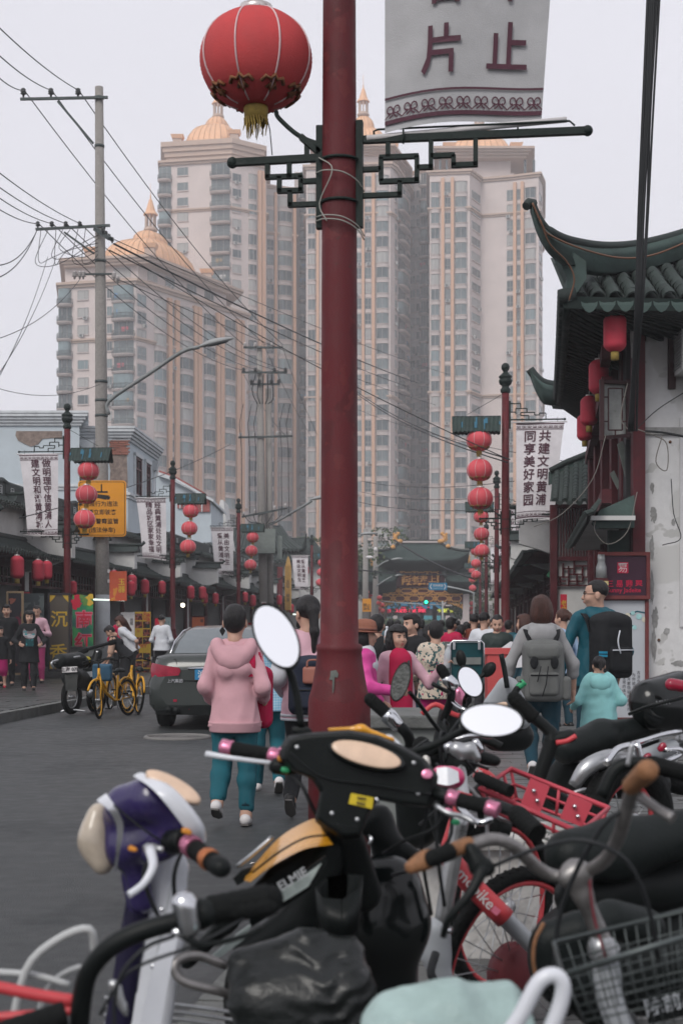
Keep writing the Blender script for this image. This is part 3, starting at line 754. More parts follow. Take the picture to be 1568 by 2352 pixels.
q=MB(pe);pts_=[(-.030,1.095),(.0,1.10),(.013,1.08),(.008,1.06),(-.006,1.065),(-.010,.99),(-.016,.98),(-.018,1.05),(-.036,1.05),(-.030,1.07)]
def onflare(u,z):r=.122+(1.13-z)*.23+.0035;return(math.sin(u/r)*r,-math.cos(u/r)*r,z)
q.face(*[onflare(*p)for p in pts_]);q.build('peeled_patch',pt)
for px,d,txt,lb in((1160,32,('同享美好家园','共建文明黄浦'),'second red lamp post on the right, before the woman with grey backpack'),(1140,54,('争做文明人','创全国文明城'),'third red lamp post on the right, just behind the second one'),(1116,79,('爱从黄浦来','美由文明生'),'fourth red lamp post on the right, before the gate side'),(1102,106,None,'farthest red lamp post on the right beside the gate pillar')):
 pt,loc,rz=post_at(px,d,1,lb);n_={32:'second',54:'third',79:'fourth',106:'farthest'}[d]
 for k,(dx,zz,pos)in enumerate(((-.59,5.53,'top'),(-.575,4.85,'middle'),(-.56,4.21,'bottom'))):
  lantern(RLAN,local(loc,rz,(dx,-.03,zz)),f'{pos} round lantern in the string on the {n_} right lamp post',1.0 if d<60 else .95,random.uniform(0,1))
 hang_wire('lantern_wire',f'hanging wire of the lantern string on the {n_} right lamp post','wire',[local(loc,rz,(-.6,-.03,6.0)),local(loc,rz,(-.56,-.03,3.85))],.006)
 if txt:banner(local(loc,rz,(0,-.02,5.92)),rz,1,C2(*txt),{32:'white banner 共建文明黄浦 on the second right lamp post',54:'white banner 全国文明城 partly hidden behind the second right lamp post',79:'small pale banner on the fourth right lamp post, mostly hidden'}[d],d)
for px,d,txt,lb in((155,38,('建文明和谐黄浦城','做明理守信黄浦人'),'first red lamp post on the left, beside the orange traffic sign'),(397,51,('精品城区家家幸福','经典黄浦处处文明'),'second red lamp post on the left, behind the dark car'),(548,66,('爱从黄浦来','美由文明生'),'third red lamp post on the left, above the pink hooded walker'),(716,92,('美由文明生','爱从黄浦来'),'fourth red lamp post on the left, beside the near post edge'),(838,128,None,'farthest red lamp post on the left, before the gate')):
 pt,loc,rz=post_at(px,d,-1,lb,z=.15 if d<100 else .1);n_={38:'first',51:'second',66:'third',92:'fourth',128:'farthest'}[d]
 if d==38:loc=loc+Vector((0,0,.0))
 for k,(dx,zz,pos)in enumerate(((.585,5.45,'top'),(.53,4.82,'middle'),(.48,4.16,'bottom'))):
  lantern(RLAN,local(loc,rz,(dx+(.0 if d==38 else .08),-.03,zz)),f'{pos} round lantern in the string on the {n_} left lamp post',1.0,random.uniform(0,1))
 hang_wire('lantern_wire',f'hanging wire of the lantern string on the {n_} left lamp post','wire',[local(loc,rz,(.62,-.03,6.0)),local(loc,rz,(.5,-.03,3.85))],.007)
 if txt:
  n8=len(txt[0])==8
  cc=C2(*txt,sz=.235,p=.232,v=.28,u0=.40,u1=.70)if n8 else C2(*txt,p=.30,v=.42,u0=.38,u1=.68)
  banner(local(loc,rz,(0,-.02,5.92)),rz,-1,cc,{38:'white banner 做明理守信黄浦人 on the first left lamp post',51:'white banner 经典黄浦处处文明 on the second left lamp post',66:'white banner 美由文明生 on the third left lamp post',92:'far white banner on the fourth left lamp post'}[d],d+3)
near_red=M('lantern_silk_backlit',(.50,.065,.068),rough=.85,var=.12,vs=5,bump=.2,bs=120);near_cloud=M('lantern_cloud_near',(.20,.085,.04),rough=.7,var=.3,vs=25)  # nearest lantern silk darker than the strings: backlighting put into its colour
for o_ in kids(RLAN):
 if o_.name.startswith(('shade','cloud_trim')):o_.data=o_.data.copy();o_.data.materials[0]=near_red if o_.name.startswith('shade')else near_cloud
# ================= shop rows =================
plaster=M('white_plaster',(.60,.60,.59),rough=.9,var=.10,vs=1.6,stain=.22,bump=.15,bs=30,rnd=.06)
blueplaster=M('pale_blue_plaster',(.48,.54,.58),rough=.9,var=.07,vs=.9,stain=.14,bump=.1,bs=20)
greytrim=M('pale_cornice',(.58,.61,.63),rough=.85,var=.1,vs=4,stain=.2)
brickbare=M('bare_brick_patch',(.24,.19,.165),rough=.95,var=.35,vs=7,bump=.5,bs=25,stain=.3)
tile_m=M('grey_clay_tile',(.036,.048,.045),rough=.75,var=.35,vs=9,bump=.2,bs=60,rnd=.15)
tile_d=M('dark_ridge_tile',(.028,.038,.036),rough=.7,var=.3,vs=7)
redwood=M('red_brown_timber',(.075,.012,.017),rough=.6,var=.25,vs=6,stain=.35)
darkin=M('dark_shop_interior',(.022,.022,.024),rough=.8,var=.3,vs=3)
fretw=M('fret_tile_white',(.50,.52,.52),rough=.85,var=.15)
shopglow=M('shop_tube_light',(.85,1,.9),emit=1.1,var=0)
def tiles(b,e0,e1,t0,t1,pitch=.22,step=.16,sag=.12,n=6,drip=True,half=False):
 """clay roof: columns of overlapping cover tiles from eave e0-e1 up to t0-t1, over an under sheet"""
 e0,e1,t0,t1=map(Vector,(e0,e1,t0,t1));W_=(e1-e0).length;nc=max(2,int(W_/pitch));up=((e1-e0).cross(t0-e0)).normalized()
 if up.z<0:up=-up
 L=(t0-e0).length;ns=max(2,int(L/step))
 def pt(u,v):
  p=e0.lerp(e1,u).lerp(t0.lerp(t1,u),v);return p-Vector((0,0,1))*sag*math.sin(math.pi*v)
 b.loft([[pt(0,j/6)for j in range(7)],[pt(1,j/6)for j in range(7)]],cap=False,closed=False)
 side=(e1-e0).normalized()
 for i in range(nc):
  u=(i+.5)/nc;rings=[]
  for j in range(ns):
   for q,rr in((0,1.0),(.92,.80)):
    c=pt(u,min(1,(j+q)/ns));r=pitch*.36*rr
    rings.append([c+side*(r*math.cos(math.pi*k/(n-1)))+up*(r*.95*math.sin(math.pi*k/(n-1))+.012)for k in range(n)])
  b.loft(rings,cap=False,closed=False,smooth=False)
  c=pt(u,0);r=pitch*.36;o=len(b.v);b.add([c+side*(r*math.cos(math.pi*k/(n-1)))+up*(r*math.sin(math.pi*k/(n-1))+.012)for k in range(n)],[tuple(range(n))])
  if drip:
   c=pt((i+1)/nc,0)+up*.01;r=pitch*.42
   b.add([c-side*r,c+side*r,c+side*r*.75+Vector((0,0,-.6*r)),c+Vector((0,0,-1.15*r)),c-side*r*.75+Vector((0,0,-.6*r))],[(0,1,2,3,4)])
 return b
def fret(b,w):
 h=w/2;t=w*.07
 pts=[(-h,-h),(h,-h),(h,h),(-h,h),(-h,-h*.55),(h*.55,-h*.55),(h*.55,h*.5),(-h*.5,h*.5),(-h*.5,-h*.1),(h*.1,-h*.1)]
 for a,c in zip(pts,pts[1:]):b.bar((a[0],0,a[1]),(c[0],0,c[1]),t,t,up=(0,1,0))
def shop(A,Bv,label,seed,group,name='shop_house',up2=True,wood=redwood,ztop=5.3,open_=True):
 """A near end, Bv far end of the street front on the ground; house lies on the outer side"""
 r=random.Random(seed);A=Vector(A);Bv=Vector(Bv);y=(Bv-A).normalized();L=(Bv-A).length
 x=Vector((y.y,-y.x,0))
 if A.x>0:x=-x
 t=T(name,label,'shop house',A,0,group)
 Fm=Matrix((x,y,Vector((0,0,1)))).transposed().to_4x4()
 mb=lambda m:MB(m,M=Fm)
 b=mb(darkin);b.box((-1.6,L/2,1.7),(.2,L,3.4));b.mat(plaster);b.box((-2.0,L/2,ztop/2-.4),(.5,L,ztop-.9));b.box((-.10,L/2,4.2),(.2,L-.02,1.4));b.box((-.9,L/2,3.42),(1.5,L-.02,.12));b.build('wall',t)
 b=mb(plaster)
 zz=r.uniform(-.1,.15)
 prof=[(-4,.0),(.05,.0),(.05,3.0),(.5,3.1),(.9,3.25),(1.4,3.4),(1.4,4.0+zz),(.95,4.0+zz),(.4,4.0+zz),(.4,4.4+zz),(-.3,4.4+zz),(-.3,4.85+zz),(-1.2,4.85+zz),(-1.2,5.3+zz),(-4,5.3+zz)]
 b.prism([(p[0],-.17,p[1])for p in prof],(0,.34,0));b.build('gable_wall',t)
 b=mb(tile_d)
 for(x0,x1,z)in((.3,1.5,4.0),(-.4,.5,4.4),(-1.3,-.2,4.85),(-4,-1.1,5.3)):
  b.prism([(x0,-.34,z+zz),(x0,0,z+.22+zz),(x0,.34,z+zz)],(x1-x0,0,0));b.tube([(x0-.02,0,z+.24+zz),(x1+.1,0,z+.24+zz),(x1+.2,0,z+.34+zz)],.06,6)
 b.build('wall_cap',t)
 b=mb(tile_m);zr=r.uniform(-.1,.15);tiles(b,(1.3,.15,3.22+zr),(1.3,L,3.22+zr),(0,.15,3.72+zr),(0,L,3.72+zr));o=b.build('pent_roof',t)
 b=mb(tile_d);b.tube([(.02,.1,3.78+zr),(.02,L,3.78+zr)],.10,6);b.box((.03,L/2,3.7+zr),(.12,L,.14));b.build('ridge',t)
 if up2:
  b=mb(tile_m);tiles(b,(.38,.1,4.72),(.38,L,4.72),(-.7,.1,5.22),(-.7,L,5.22),sag=.12);b.build('roof',t)
  b=mb(tile_d);b.box((-.7,L/2,5.3),(.26,L-.02,.42));b.tube([(-.7,0,5.62),(-.7,.5,5.54),(-.7,L/2,5.52),(-.7,L-.5,5.54),(-.7,L,5.62)],.10,6);b.box((-.7,L/2,5.14),(.36,L-.02,.1));b.build('ridge',t)
  fm=MB(fretw);fret(fm,.26);fm=fm.mesh('fret_tile')
  for s_ in(.5,L*.5,L-.5):
   o=link('fret_tile',fm,t,Fm@Vector((-.54,s_,5.3)));o.rotation_euler=(0,0,math.atan2(y.y,y.x)+(0 if A.x<0 else math.pi))
 cm=MB(wood);cm.lathe([(.12,0),(.12,.12),(.095,.14),(.09,3.35)],n=10);cm.mat(plaster);cm.lathe([(.16,0),(.17,.1),(.13,.16)],n=10);cm=cm.mesh('column')
 for s_ in(.35,L*.5,L-.3):link('column',cm,t,Fm@Vector((.0,s_,.12)))
 b=mb(wood);b.box((0,L/2,3.2),(.12,L,.26));b.box((0,L/2,2.62),(.06,L,.07))
 k=int(L/.34)
 for i in range(k):b.box((0,.17+i*L/k,2.9),(.04,.05,.5))
 b.box((0,L/2,2.82),(.035,L,.04));b.build('valance_lattice',t)
 b=mb(wood)
 for i in range(int(L/.8)):b.bar((-.9,.4+i*.8,3.3),(1.05,.4+i*.8,3.26+zr),.07,.09)
 b.build('rafter',t)['kind']='stuff'
 return t
def SL(y,o=5.7):return Vector((KL(y)-o,y,0))
lab=['shop house with stepped white gable behind the dark posters at the left edge','shop house with tiled pent roof between the first red post and the concrete pole','shop house with white gable behind the women by the yellow bikes','shop house behind the man in white shirt, lit bulb under its eave','shop house with orange poster behind the roof of the dark car','shop house behind the head of the pink hooded walker','low shop house beyond the third left lamp post','far shop house beside the second concrete pole','far shop house left of the gate, its lanterns strung in a row','farthest shop house at the left foot of the gate']
yy=27.0
for i,Ls in enumerate((6.5,7.0,7.5,7.5,8,9,10,11,12,13)):
 shop(SL(yy),SL(yy+Ls-.05),lab[i],i,'shop houses of the left row');yy+=Ls
def flying(name,px,d,w,dep,z,h,label,s=1):
 t=T(name,label,'pavilion roof house',gp(px,d))
 b=MB(plaster);b.box((0,dep/2,z/2),(w,dep,z));b.build('wall',t)
 b=MB(tile_m);o=.9
 e=[Vector((-w/2-o,-o,z-.1)),Vector((w/2+o,-o,z-.1)),Vector((w/2+o,dep+o,z-.1)),Vector((-w/2-o,dep+o,z-.1))]
 tp=[Vector((-w/2+.8,dep*.45,z+h)),Vector((w/2-.8,dep*.45,z+h)),Vector((w/2-.8,dep*.55,z+h)),Vector((-w/2+.8,dep*.55,z+h))]
 for i in range(4):tiles(b,e[i],e[(i+1)%4],tp[i],tp[(i+1)%4],pitch=.28,step=.3,sag=.25)
 b.build('roof',t);b=MB(tile_d)
 b.tube([tp[0],tp[1]],.16,6)
 for i in range(4):
  c=e[i];q=tp[i];out=(c-q);out.z=0;out.normalize();b.tube(bez([q,q.lerp(c,.5)-Vector((0,0,.25)),c+Vector((0,0,.05)),c+out*.5+Vector((0,0,.5)),c+out*.8+Vector((0,0,1.1))],5),[.14]*15+[.1,.09,.08,.07,.06,.05],6)
 b.build('hip_ridge',t);return t
flying('tiled_house',648,98,5.5,9,6.0,1.7,'dark tiled house with upturned roof corners beyond the second utility pole')
flying('tiled_house',560,100,6.5,8,6.9,1.8,'dark tiled house rising above the third left shop roofs')
t=T('old_plaster_house','pale blue plaster house with peeling patches above the left shops','house',gp(180,53))
def loc_(p):return Vector(p)-t.location
def blk(poly,z0,z1,m,nm):b=MB(m);b.prism([tuple(loc_(p))[:2]+(z0,)for p in poly],(0,0,z1-z0));return b.build(nm,t)
c1=[gp(-40,53),gp(183,53),gp(186,60),gp(-40,60)];c2_=[gp(186,54.2),gp(294,54.2),gp(359,60.5),gp(320,66),gp(190,66)]
blk(c1,3,9.2,blueplaster,'wall');blk(c2_,3,8.8,blueplaster,'wall')
for poly,z in((c1,9.2),(c2_,8.8)):
 cornice(t,poly,z-.26,.42,.30,greytrim,steps=4);cornice(t,poly,z+.17,.09,.33,greytrim,'coping',steps=1)
 cornice(t,poly,6.55 if z>9 else 6.35,.22,.12,greytrim,'string_course')
b=MB(brickbare)
def patch(pts,d,y0,nrm=(0,-1,0)):b.prism([tuple(loc_(P(x,y,d)))for x,y in pts],(0,.02,0))
patch([(38,990),(36,1000),(42,1012),(58,1020),(72,1026),(88,1020),(98,1008),(120,1006),(143,1008),(143,990)],52.975,0);b.build('peeled_patch',t)
b=MB(brickbare);patch([(254,1008),(262,1000),(290,1004),(292,1060),(294,1118),(270,1114),(252,1118),(254,1080),(249,1050),(251,1030)],54.17,0);b.build('peeled_patch',t)
bk=M('red_brick',(.30,.13,.10),rough=.95,var=.3,vs=20,rnd=.2);bm=MB(bk);bm.box((0,0,0),(.22,.05,.055));bm=bm.mesh('brick')
for j in range(9):
 for i in range(5):
  if(i*7+j*3)%5:link('brick',bm,t,loc_(P(258+i*7.6+(j%2)*3.5,1008+j*4.3,54.15)))
Sa,Sb=c2_[1],c2_[2];dv=(Sb-Sa).normalized();an=math.atan2(dv.y,dv.x)
for(x0,x1,y0,y1)in((308,323,1052,1140),(332,343,1066,1150)):
 p,q=seg(Sa,Sb,x0),seg(Sa,Sb,x1);w=(q-p).length;c=(p+q)/2;za,zb=ZP(y1,c.y),ZP(y0,c.y);h=zb-za
 fr=tag(MB(greytrim,M=Matrix.Translation(loc_(c)+Vector((0,0,za)))@rotz(an)).box((-w/2-.05,-.03,h/2),(.12,.12,h+.2)).box((w/2+.05,-.03,h/2),(.12,.12,h+.2)).box((0,-.04,h+.08),(w+.22,.14,.14)).box((0,-.05,-.06),(w+.3,.18,.12)).build('window',t))
 b=MB(redwood,M=Matrix.Translation(loc_(c)+Vector((0,0,za)))@rotz(an))
 for x in(-w/2+.06,0,w/2-.06):b.box((x,-.02,h/2),(.08,.08,h))
 for z in(.05,h*.7,h-.05):b.box((0,-.02,z),(w,.08,.08))
 b.build('sash',fr);b=MB(glass[0],M=Matrix.Translation(loc_(c)+Vector((0,0,za)))@rotz(an));b.box((0,.0,h/2),(w,.02,h));b.build('pane',fr)
b=MB(greytrim)
for px,d,z1 in((204,54.0,8.3),(352,60.0,8.2)):
 p=loc_(gp(px,d));b.tube([(p.x,p.y-.15,4),(p.x,p.y-.15,z1)],.11,8);b.box((p.x,p.y-.2,z1),(.4,.35,.4),taper=(1.4,1.3))
b.build('downpipe',t)
redtile=M('red_clay_tile',(.30,.10,.09),rough=.85,var=.3,vs=8)
t=T('red_roofed_house','pale blue house with red tiled roof behind the second left lamp post','house',gp(430,78))
b=MB(blueplaster)
pp=[gp(356,78),gp(485,78),gp(485,86),gp(356,86)]
z=lambda y,d=78:ZP(y,d)
f4=[tuple(P(x,y,78)-t.location)for x,y in((352,1260),(485,1245),(485,1150),(400,1105),(365,1095),(352,1100))];b.prism(f4,(0,8,0));b.build('wall',t)
b=MB(greytrim);b.prism([tuple(P(x,y,77.6)-t.location)for x,y in((362,1092),(398,1104),(490,1153),(490,1147),(400,1096),(364,1084))],(0,9,0));b.mat(redtile);b.prism([tuple(P(x,y,77.8)-t.location)for x,y in((364,1085),(400,1097),(470,1134),(470,1131),(400,1092),(366,1080))],(0,8.5,0));b.build('roof',t)
for x0,x1 in((408,420),(424,437),(446,482)):
 b=MB(redtile);b.box(tuple(P((x0+x1)/2,1160 if x0>440 else 1152,77.95)-t.location),(PX(x1-x0,78),.12,.75));b.mat(greytrim);b.box(tuple(P((x0+x1)/2,1160 if x0>440 else 1152,77.9)-t.location),(.06,.12,.75));b.build('shutter',t)
t=T('white_gable_house','narrow white triangular gable with red tiles behind the third left lamp post','house',gp(505,88))
b=MB(plaster);b.prism([tuple(P(x,y,88)-t.location)for x,y in((488,1260),(530,1260),(520,1200),(513,1148),(506,1148),(496,1200))],(0,4,0));b.build('wall',t)
b=MB(redtile);tiles(b,P(474,1256,87)-t.location,P(500,1256,87)-t.location,P(484,1172,91)-t.location,P(506,1172,91)-t.location,pitch=.2,step=.3,drip=False);b.build('roof',t)
# ================= shop boards and posters of the left row =================
def cm_(name,c,**k):return M(name,c,rough=.7,var=.10,vs=8,**k)
yel=cm_('print_yellow',(.62,.40,.05));prred=cm_('print_red',(.50,.02,.05));prpink=cm_('print_pink',(.62,.16,.24));prwhite=cm_('print_white',(.62,.60,.60));prgreen=cm_('print_green',(.04,.22,.11));prdark=cm_('print_dark',(.035,.03,.035));prbrown=cm_('print_olive_brown',(.10,.085,.07));prorange=cm_('print_orange',(.68,.17,.06));prblue=cm_('print_blue',(.05,.20,.32))
def board(label,x0,x1,y0,y1,d,rot=0.,base=prdark,frame_=None,th=.06,nm='shop_board',cat='sign board',group=None,hue=None):
 c=P((x0+x1)/2,(y0+y1)/2,d);w,h=PX(x1-x0,d),PX(y1-y0,d)
 t=T(nm,label,cat,c,rot,group);b=MB(base);b.box((0,th/2,0),(w,th,h));b.build('panel',t)
 if frame_:
  b=MB(frame_)
  for x in(-w/2,w/2):b.box((x,th/2-.012,0),(.05,th+.03,h+.05))
  for z in(-h/2,h/2):b.box((0,th/2-.012,z),(w-.05,th+.03,.05))
  b.build('frame',t)
 return t,w,h
def on(t,s,x,z,size,m,bold=.012,line=1.,sx=1.,o=.008):
 return text(s,size,m,'lettering',t,frame((x,-o,z),(1,0,0),(0,0,1),(0,-1,0)),bold=bold,thick=.0,line=line,sx=sx)
def blob(t,name,m,pts,o=.005):
 b=MB(m);b.face(*[(x,-o,z)for x,z in pts]);return b.build(name,t)
darkpic=spots('print_dark_flames',(.03,.028,.035),[((.20,.035,.03),2.2,.56),((.30,.10,.07),3.2,.66),((.16,.02,.05),1.4,.62)],rough=.6)
t,w,h=board('dark framed poster with red flames behind the suited man',18,52,1360,1548,34.2,.1,darkpic,M('brass_frame',(.28,.20,.12),rough=.5,var=.2))
t,w,h=board('dark arched poster lettered PARAMOUNT behind the man holding a phone',53,101,1363,1552,35.0,.1,spots('print_grey_arch',(.045,.055,.06),[((.10,.12,.12),3,.55),((.22,.03,.06),2.4,.68)],rough=.6),None)
b=MB(M('print_stone',(.26,.25,.22),var=.2))
for k in range(16):
 a0,a1=math.pi*(k+.08)/16,math.pi*(k+1.0)/16;b.face(*[(r*math.cos(a),-.006,.28+r*math.sin(a))for r,a in((.2,a0),(.27,a0),(.27,a1),(.2,a1))])
b.build('arch_print',t)
for k,ch in enumerate('PARAMOUNT'):
 a=math.pi*(.93-.86*k/8);text(ch,.085,prdark,'lettering',t,frame((.235*math.cos(a),-.011,.28+.235*math.sin(a)),(math.sin(a),0,-math.cos(a)),(math.cos(a),0,math.sin(a)),(0,-1,0)),bold=.01,thick=0)
blob(t,'red_label',prpink,[(-.09,.2),(.04,.2),(.04,.52),(-.09,.52)],.012);on(t,'包\n班',-.025,.36,.11,prwhite,o=.016)
t,w,h=board('olive brown sign with yellow characters 沉香 left of the first post',113,160,1364,1539,36,.06,prbrown,prdark)
on(t,'沉',0,.30,.44,yel,.012);on(t,'香',-.02,-.55,.46,yel,.012)
for sx_,sz_ in((-1,1),(1,1),(-1,-1)):blob(t,'corner_print',yel,[(sx_*.24,sz_*.93),(sx_*.08,sz_*.93),(sx_*.13,sz_*.86),(sx_*.24,sz_*.74)])
t,w,h=board('green sign with red characters 南红 beside the concrete utility pole',167,214,1368,1500,37,.03,spots('print_green_flowers',(.035,.20,.10),[((.06,.30,.10),1.2,.52),((.03,.12,.10),1.0,.6)]),None)
for(sz,m,o,bd)in((.46,prpink,.006,.05),(.46,prred,.010,.012)):
 on(t,'南',.03,.10,sz,m,bd,o=o);on(t,'红',.02,-.48,sz,m,bd,o=o)
r_=random.Random(4)
for k in range(14):
 cx_,cz_=r_.uniform(-.26,.26),.62+r_.uniform(-.1,.12)-(.1 if k<4 else 0);
 if k<4:cx_=r_.uniform(-.27,-.12)
 blob(t,'flower_print',prred if cx_<-.08 else yel if cx_>.1 else cm_('print_leaf',(.12,.25,.06)),[(cx_+r_.uniform(.05,.1)*math.cos(a*.9),cz_+r_.uniform(.05,.1)*math.sin(a*.9))for a in range(7)],.004+k*.0006)
t,w,h=board('orange red hanging board with yellow writing behind the utility pole',252,291,1312,1380,39,0,spots('print_orange_board',(.52,.10,.05),[((.60,.25,.05),4,.62)]),None)
on(t,'玉\n器',.1,0,.2,yel)
t,w,h=board('white poster with red blocks beside the bending women',278,309,1406,1510,39.5,0,prwhite,None)
for z0,z1,x0,x1 in((.30,.06,-.18,.02),(-.14,-.55,-.12,.19)):blob(t,'red_block',prred,[(x0,z0),(x1,z0),(x1,z1),(x0,z1)])
on(t,'出\n租',.11,.36,.1,prdark)
t,w,h=board('yellow poster with rows of bead photos lettered DIY',310,346,1405,1552,40.5,0,yel,None)
bead=spots('print_beads',(.06,.02,.02),[((.30,.08,.06),9,.52),((.35,.25,.2),14,.62),((.03,.05,.04),5,.6)])
for j in range(8):
 z0=.86-j*.225
 for i in range(2):
  if(i,j)in((1,0),(0,2),(0,4),(1,4)):continue
  blob(t,'bead_photo',bead,[(-.21+i*.22,z0),(-.01+i*.22,z0),(-.01+i*.22,z0-.19),(-.21+i*.22,z0-.19)])
on(t,'文\n玩',.06,.78,.12,prred);on(t,'佛\n珠',.16,.74,.12,prred);on(t,'DIY',0,-.07,.15,prred);on(t,'IY',-.12,.35,.1,prred);on(t,'满\n载',.03,-.72,.1,prred)if False else None
t,w,h=board('narrow red couplet board beside the yellow bead poster',356,368,1420,1500,46,0,prred,None);on(t,'招\n财\n进\n宝',0,0,.15,yel)
t,w,h=board('blue and white notice board behind the man in white shirt',378,392,1418,1540,50,0,spots('print_blue_notice',(.30,.38,.38),[((.10,.26,.30),3,.55),((.5,.5,.48),5,.62)]),None)
t,w,h=board('orange poster with black brush character 秋 behind the car roof',440,471,1416,1476,58,0,prorange,redwood);on(t,'秋',.05,-.2,.4,prdark);on(t,'福',.14,.35,.14,prdark)
t,w,h=board('red shop banner under the eave behind the pink hooded walker',570,606,1430,1500,74,0,spots('print_red_cloth',(.38,.02,.03),[((.5,.25,.05),3,.66)]),None)
t,w,h=board('small black sign with red letters under the first left lanterns',46,66,1358,1369,35,0,prdark,None);on(t,'老凤祥',0,-.01,.1,M('sign_red_letters',(.55,.04,.06),var=.1))
t,w,h=board('tall gilded hanging sign with pointed top beside the second utility pole',655,668,1300,1400,84,-.35,M('gilded_board',(.34,.20,.06),rough=.5,var=.3,vs=9),M('gilded_rim',(.45,.27,.09),rough=.5,var=.2))
b=MB(M('gilded_rim',(0,0,0)));b.prism([(-w/2,0,h/2),(w/2,0,h/2),(w*.3,0,h/2+.35),(0,0,h/2+.6),(-w*.3,0,h/2+.35)],(0,.06,0));b.build('crest',t);on(t,'古\n玩',0,.2,.24,prdark);on(t,'珠\n宝',0,-.6,.24,prdark)
b=MB(redpaint);b.lathe([(.17,0),(.17,5.0)],gp(643,84.5),12);tag(b.build('timber_post'),'plain red timber post left of the tall gilded hanging sign','post')
b=MB(shopglow);b.tube([P(213,1377,38),P(286,1379,40)],.02,8);tag(b.build('tube_light'),'lit fluorescent tube under the eave behind the utility pole','tube light')
bulb=M('bulb_glow',(1,.93,.72),emit=5,var=0);b=MB(bulb);b.ell(P(420,1390,52),.075,10,8);b.mat(irong);b.tube([P(420,1386,52),P(416,1379,52),P(410,1376,52)],.03,6);tag(b.build('bulb_lamp'),'bare glowing white bulb under the eave left of the car','lamp')
b=MB(shopglow);b.tube([P(674,1411,80),P(688,1412,84)],.04,6);tag(b.build('tube_light'),'small lit tube light far down the left row by the near post','tube light')
for i,(px,py,wpx,nm)in enumerate(((40,1303,31,'first tall lantern from the left edge, beneath the stepped gable'),(88,1311,29,'bright tall lantern second from the left edge'),(108,1310,25,'tall lantern tucked behind the second one from the left edge'),(168,1350,18,'tall lantern half hidden by the first red post'),(262,1328,21,'tall lantern just right of the concrete utility pole'),(303,1340,23,'pale tall lantern in front of another, right of the orange board'),(301,1352,20,'tall lantern hidden behind the pale one'),(333,1348,20,'tall lantern above the yellow bead poster'),(372,1350,18,'tall lantern above the man in white shirt'),(372+66,1361,18,'left of the two lanterns by the glowing bulb'),(465,1362,17.5,'right of the two lanterns by the glowing bulb'),(470,1374,15,'tall lantern hidden low behind the pair by the bulb'),(495,1375,15,'tall lantern above the orange poster'),(563,1372,14,'tall lantern left of the second utility pole'),(580,1380,16,'tilted tall lantern touching the second utility pole'),(641,1378,13,'tall lantern left of the gilded sign post'),(660,1392,12,'tall lantern below the gilded sign'),(669,1398,12,'tall lantern right below the gilded sign'),(704,1310,11,'high far lantern left of the near post'),(712,1322,10,'high far lantern touching the near post'))):
 d=-11.2/((px-CX)/FPX-.0913);lantern(TLAN,P(px,py,d),nm,wpx*d/FPX/.39,i)
# ================= near right building with flying eave =================
greenpl=M('green_grey_lime_plaster',(.060,.090,.083),rough=.8,var=.3,vs=2.5,stain=.3,bump=.2,bs=25)
eavewood=M('dark_green_eave_timber',(.010,.019,.017),rough=.8,var=.3,vs=5)
oldplaster=spots('old_white_plaster',(.60,.60,.60),[((.52,.52,.51),1.1,.54),((.45,.45,.44),3.2,.63),((.34,.34,.33),8,.72)],rough=.9,bump=.3)
scab=M('worn_grey_render',(.27,.27,.265),rough=.95,var=.3,vs=9,bump=.3)
W0,W1=Vector((3.66,20,0)),Vector((5.0,29.5,0))
A_=T('corner_house','two storey white house with flying green tiled eave at the right edge','house',(3.66,20,0))
la=lambda p:Vector(p)-A_.location
b=MB(oldplaster);x0=XP(1479,20);b.prism([tuple(la((x0,20,0)))[:2]+(.1,),tuple(la((12,20,0)))[:2]+(.1,),tuple(la((12,29.5,0)))[:2]+(.1,),tuple(la((5.9,29.5,0)))[:2]+(.1,),tuple(la((x0+.35,20.5,0)))[:2]+(.1,)],(0,0,5.75));b.build('wall',A_)
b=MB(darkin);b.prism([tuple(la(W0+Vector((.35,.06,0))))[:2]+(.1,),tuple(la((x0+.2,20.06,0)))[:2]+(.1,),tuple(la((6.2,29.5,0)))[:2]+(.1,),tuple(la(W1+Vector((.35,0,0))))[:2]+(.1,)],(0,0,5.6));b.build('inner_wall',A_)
b=MB(scab);rr=random.Random(8)
def wp_(px,py,o=.004):return tuple(la(P(px,py,20-o)))
def rag(cx_,cy_,w,h,n=26):return[(cx_+w*math.cos(2*math.pi*i/n)*rr.uniform(.6,1.1),cy_+h*math.sin(2*math.pi*i/n)*rr.uniform(.6,1.1))for i in range(n)]
for k,a in enumerate(((1496,1350,6,40),(1503,1420,9,30),(1500,1480,7,42),(1560,1524,20,8),(1500,1180,8,22),(1497,1120,5,14),(1530,1450,8,10),(1545,1200,5,9),(1496,1260,6,30))):
 MB(scab).face(*[wp_(x,y,.003+k*.0006)for x,y in rag(*a)]).build('worn_patch',A_)
b=MB(M('rust_spot',(.12,.06,.035),rough=.9,var=.3))
for x,y in((1567,1172),(1566,1268),(1571,1394),(1574,1478),(1512,1470),(1538,1015)):b.ell(wp_(x,y,.01),.022,8,6)
b.build('rusty_bolt',A_)['kind']='stuff'
b=MB(M('panel_board_white',(.56,.56,.57),rough=.7,var=.08,vs=2,stain=.12));b.box(tuple(la(P(1625,1200,19.985))),(PX(130,20),.03,PX(480,20)));b.build('wall_board',A_)
b=MB(scab);b.box(tuple(la(P(1600,990,19.97))),(PX(240,20),.05,.10));b.build('ledge',A_)
cmb=MB(redwood);cmb.box((0,0,2.85),(.17,.17,5.6));cmb=cmb.mesh('column')
for k,(px,d)in enumerate(((1464,19.9),(1436,20.9),(1413,22.4),(1391,24.5),(1374,26.5),(1360,28.5))):link('column',cmb,A_,la((XP(px,d),d,.1)))
b=MB(redwood)
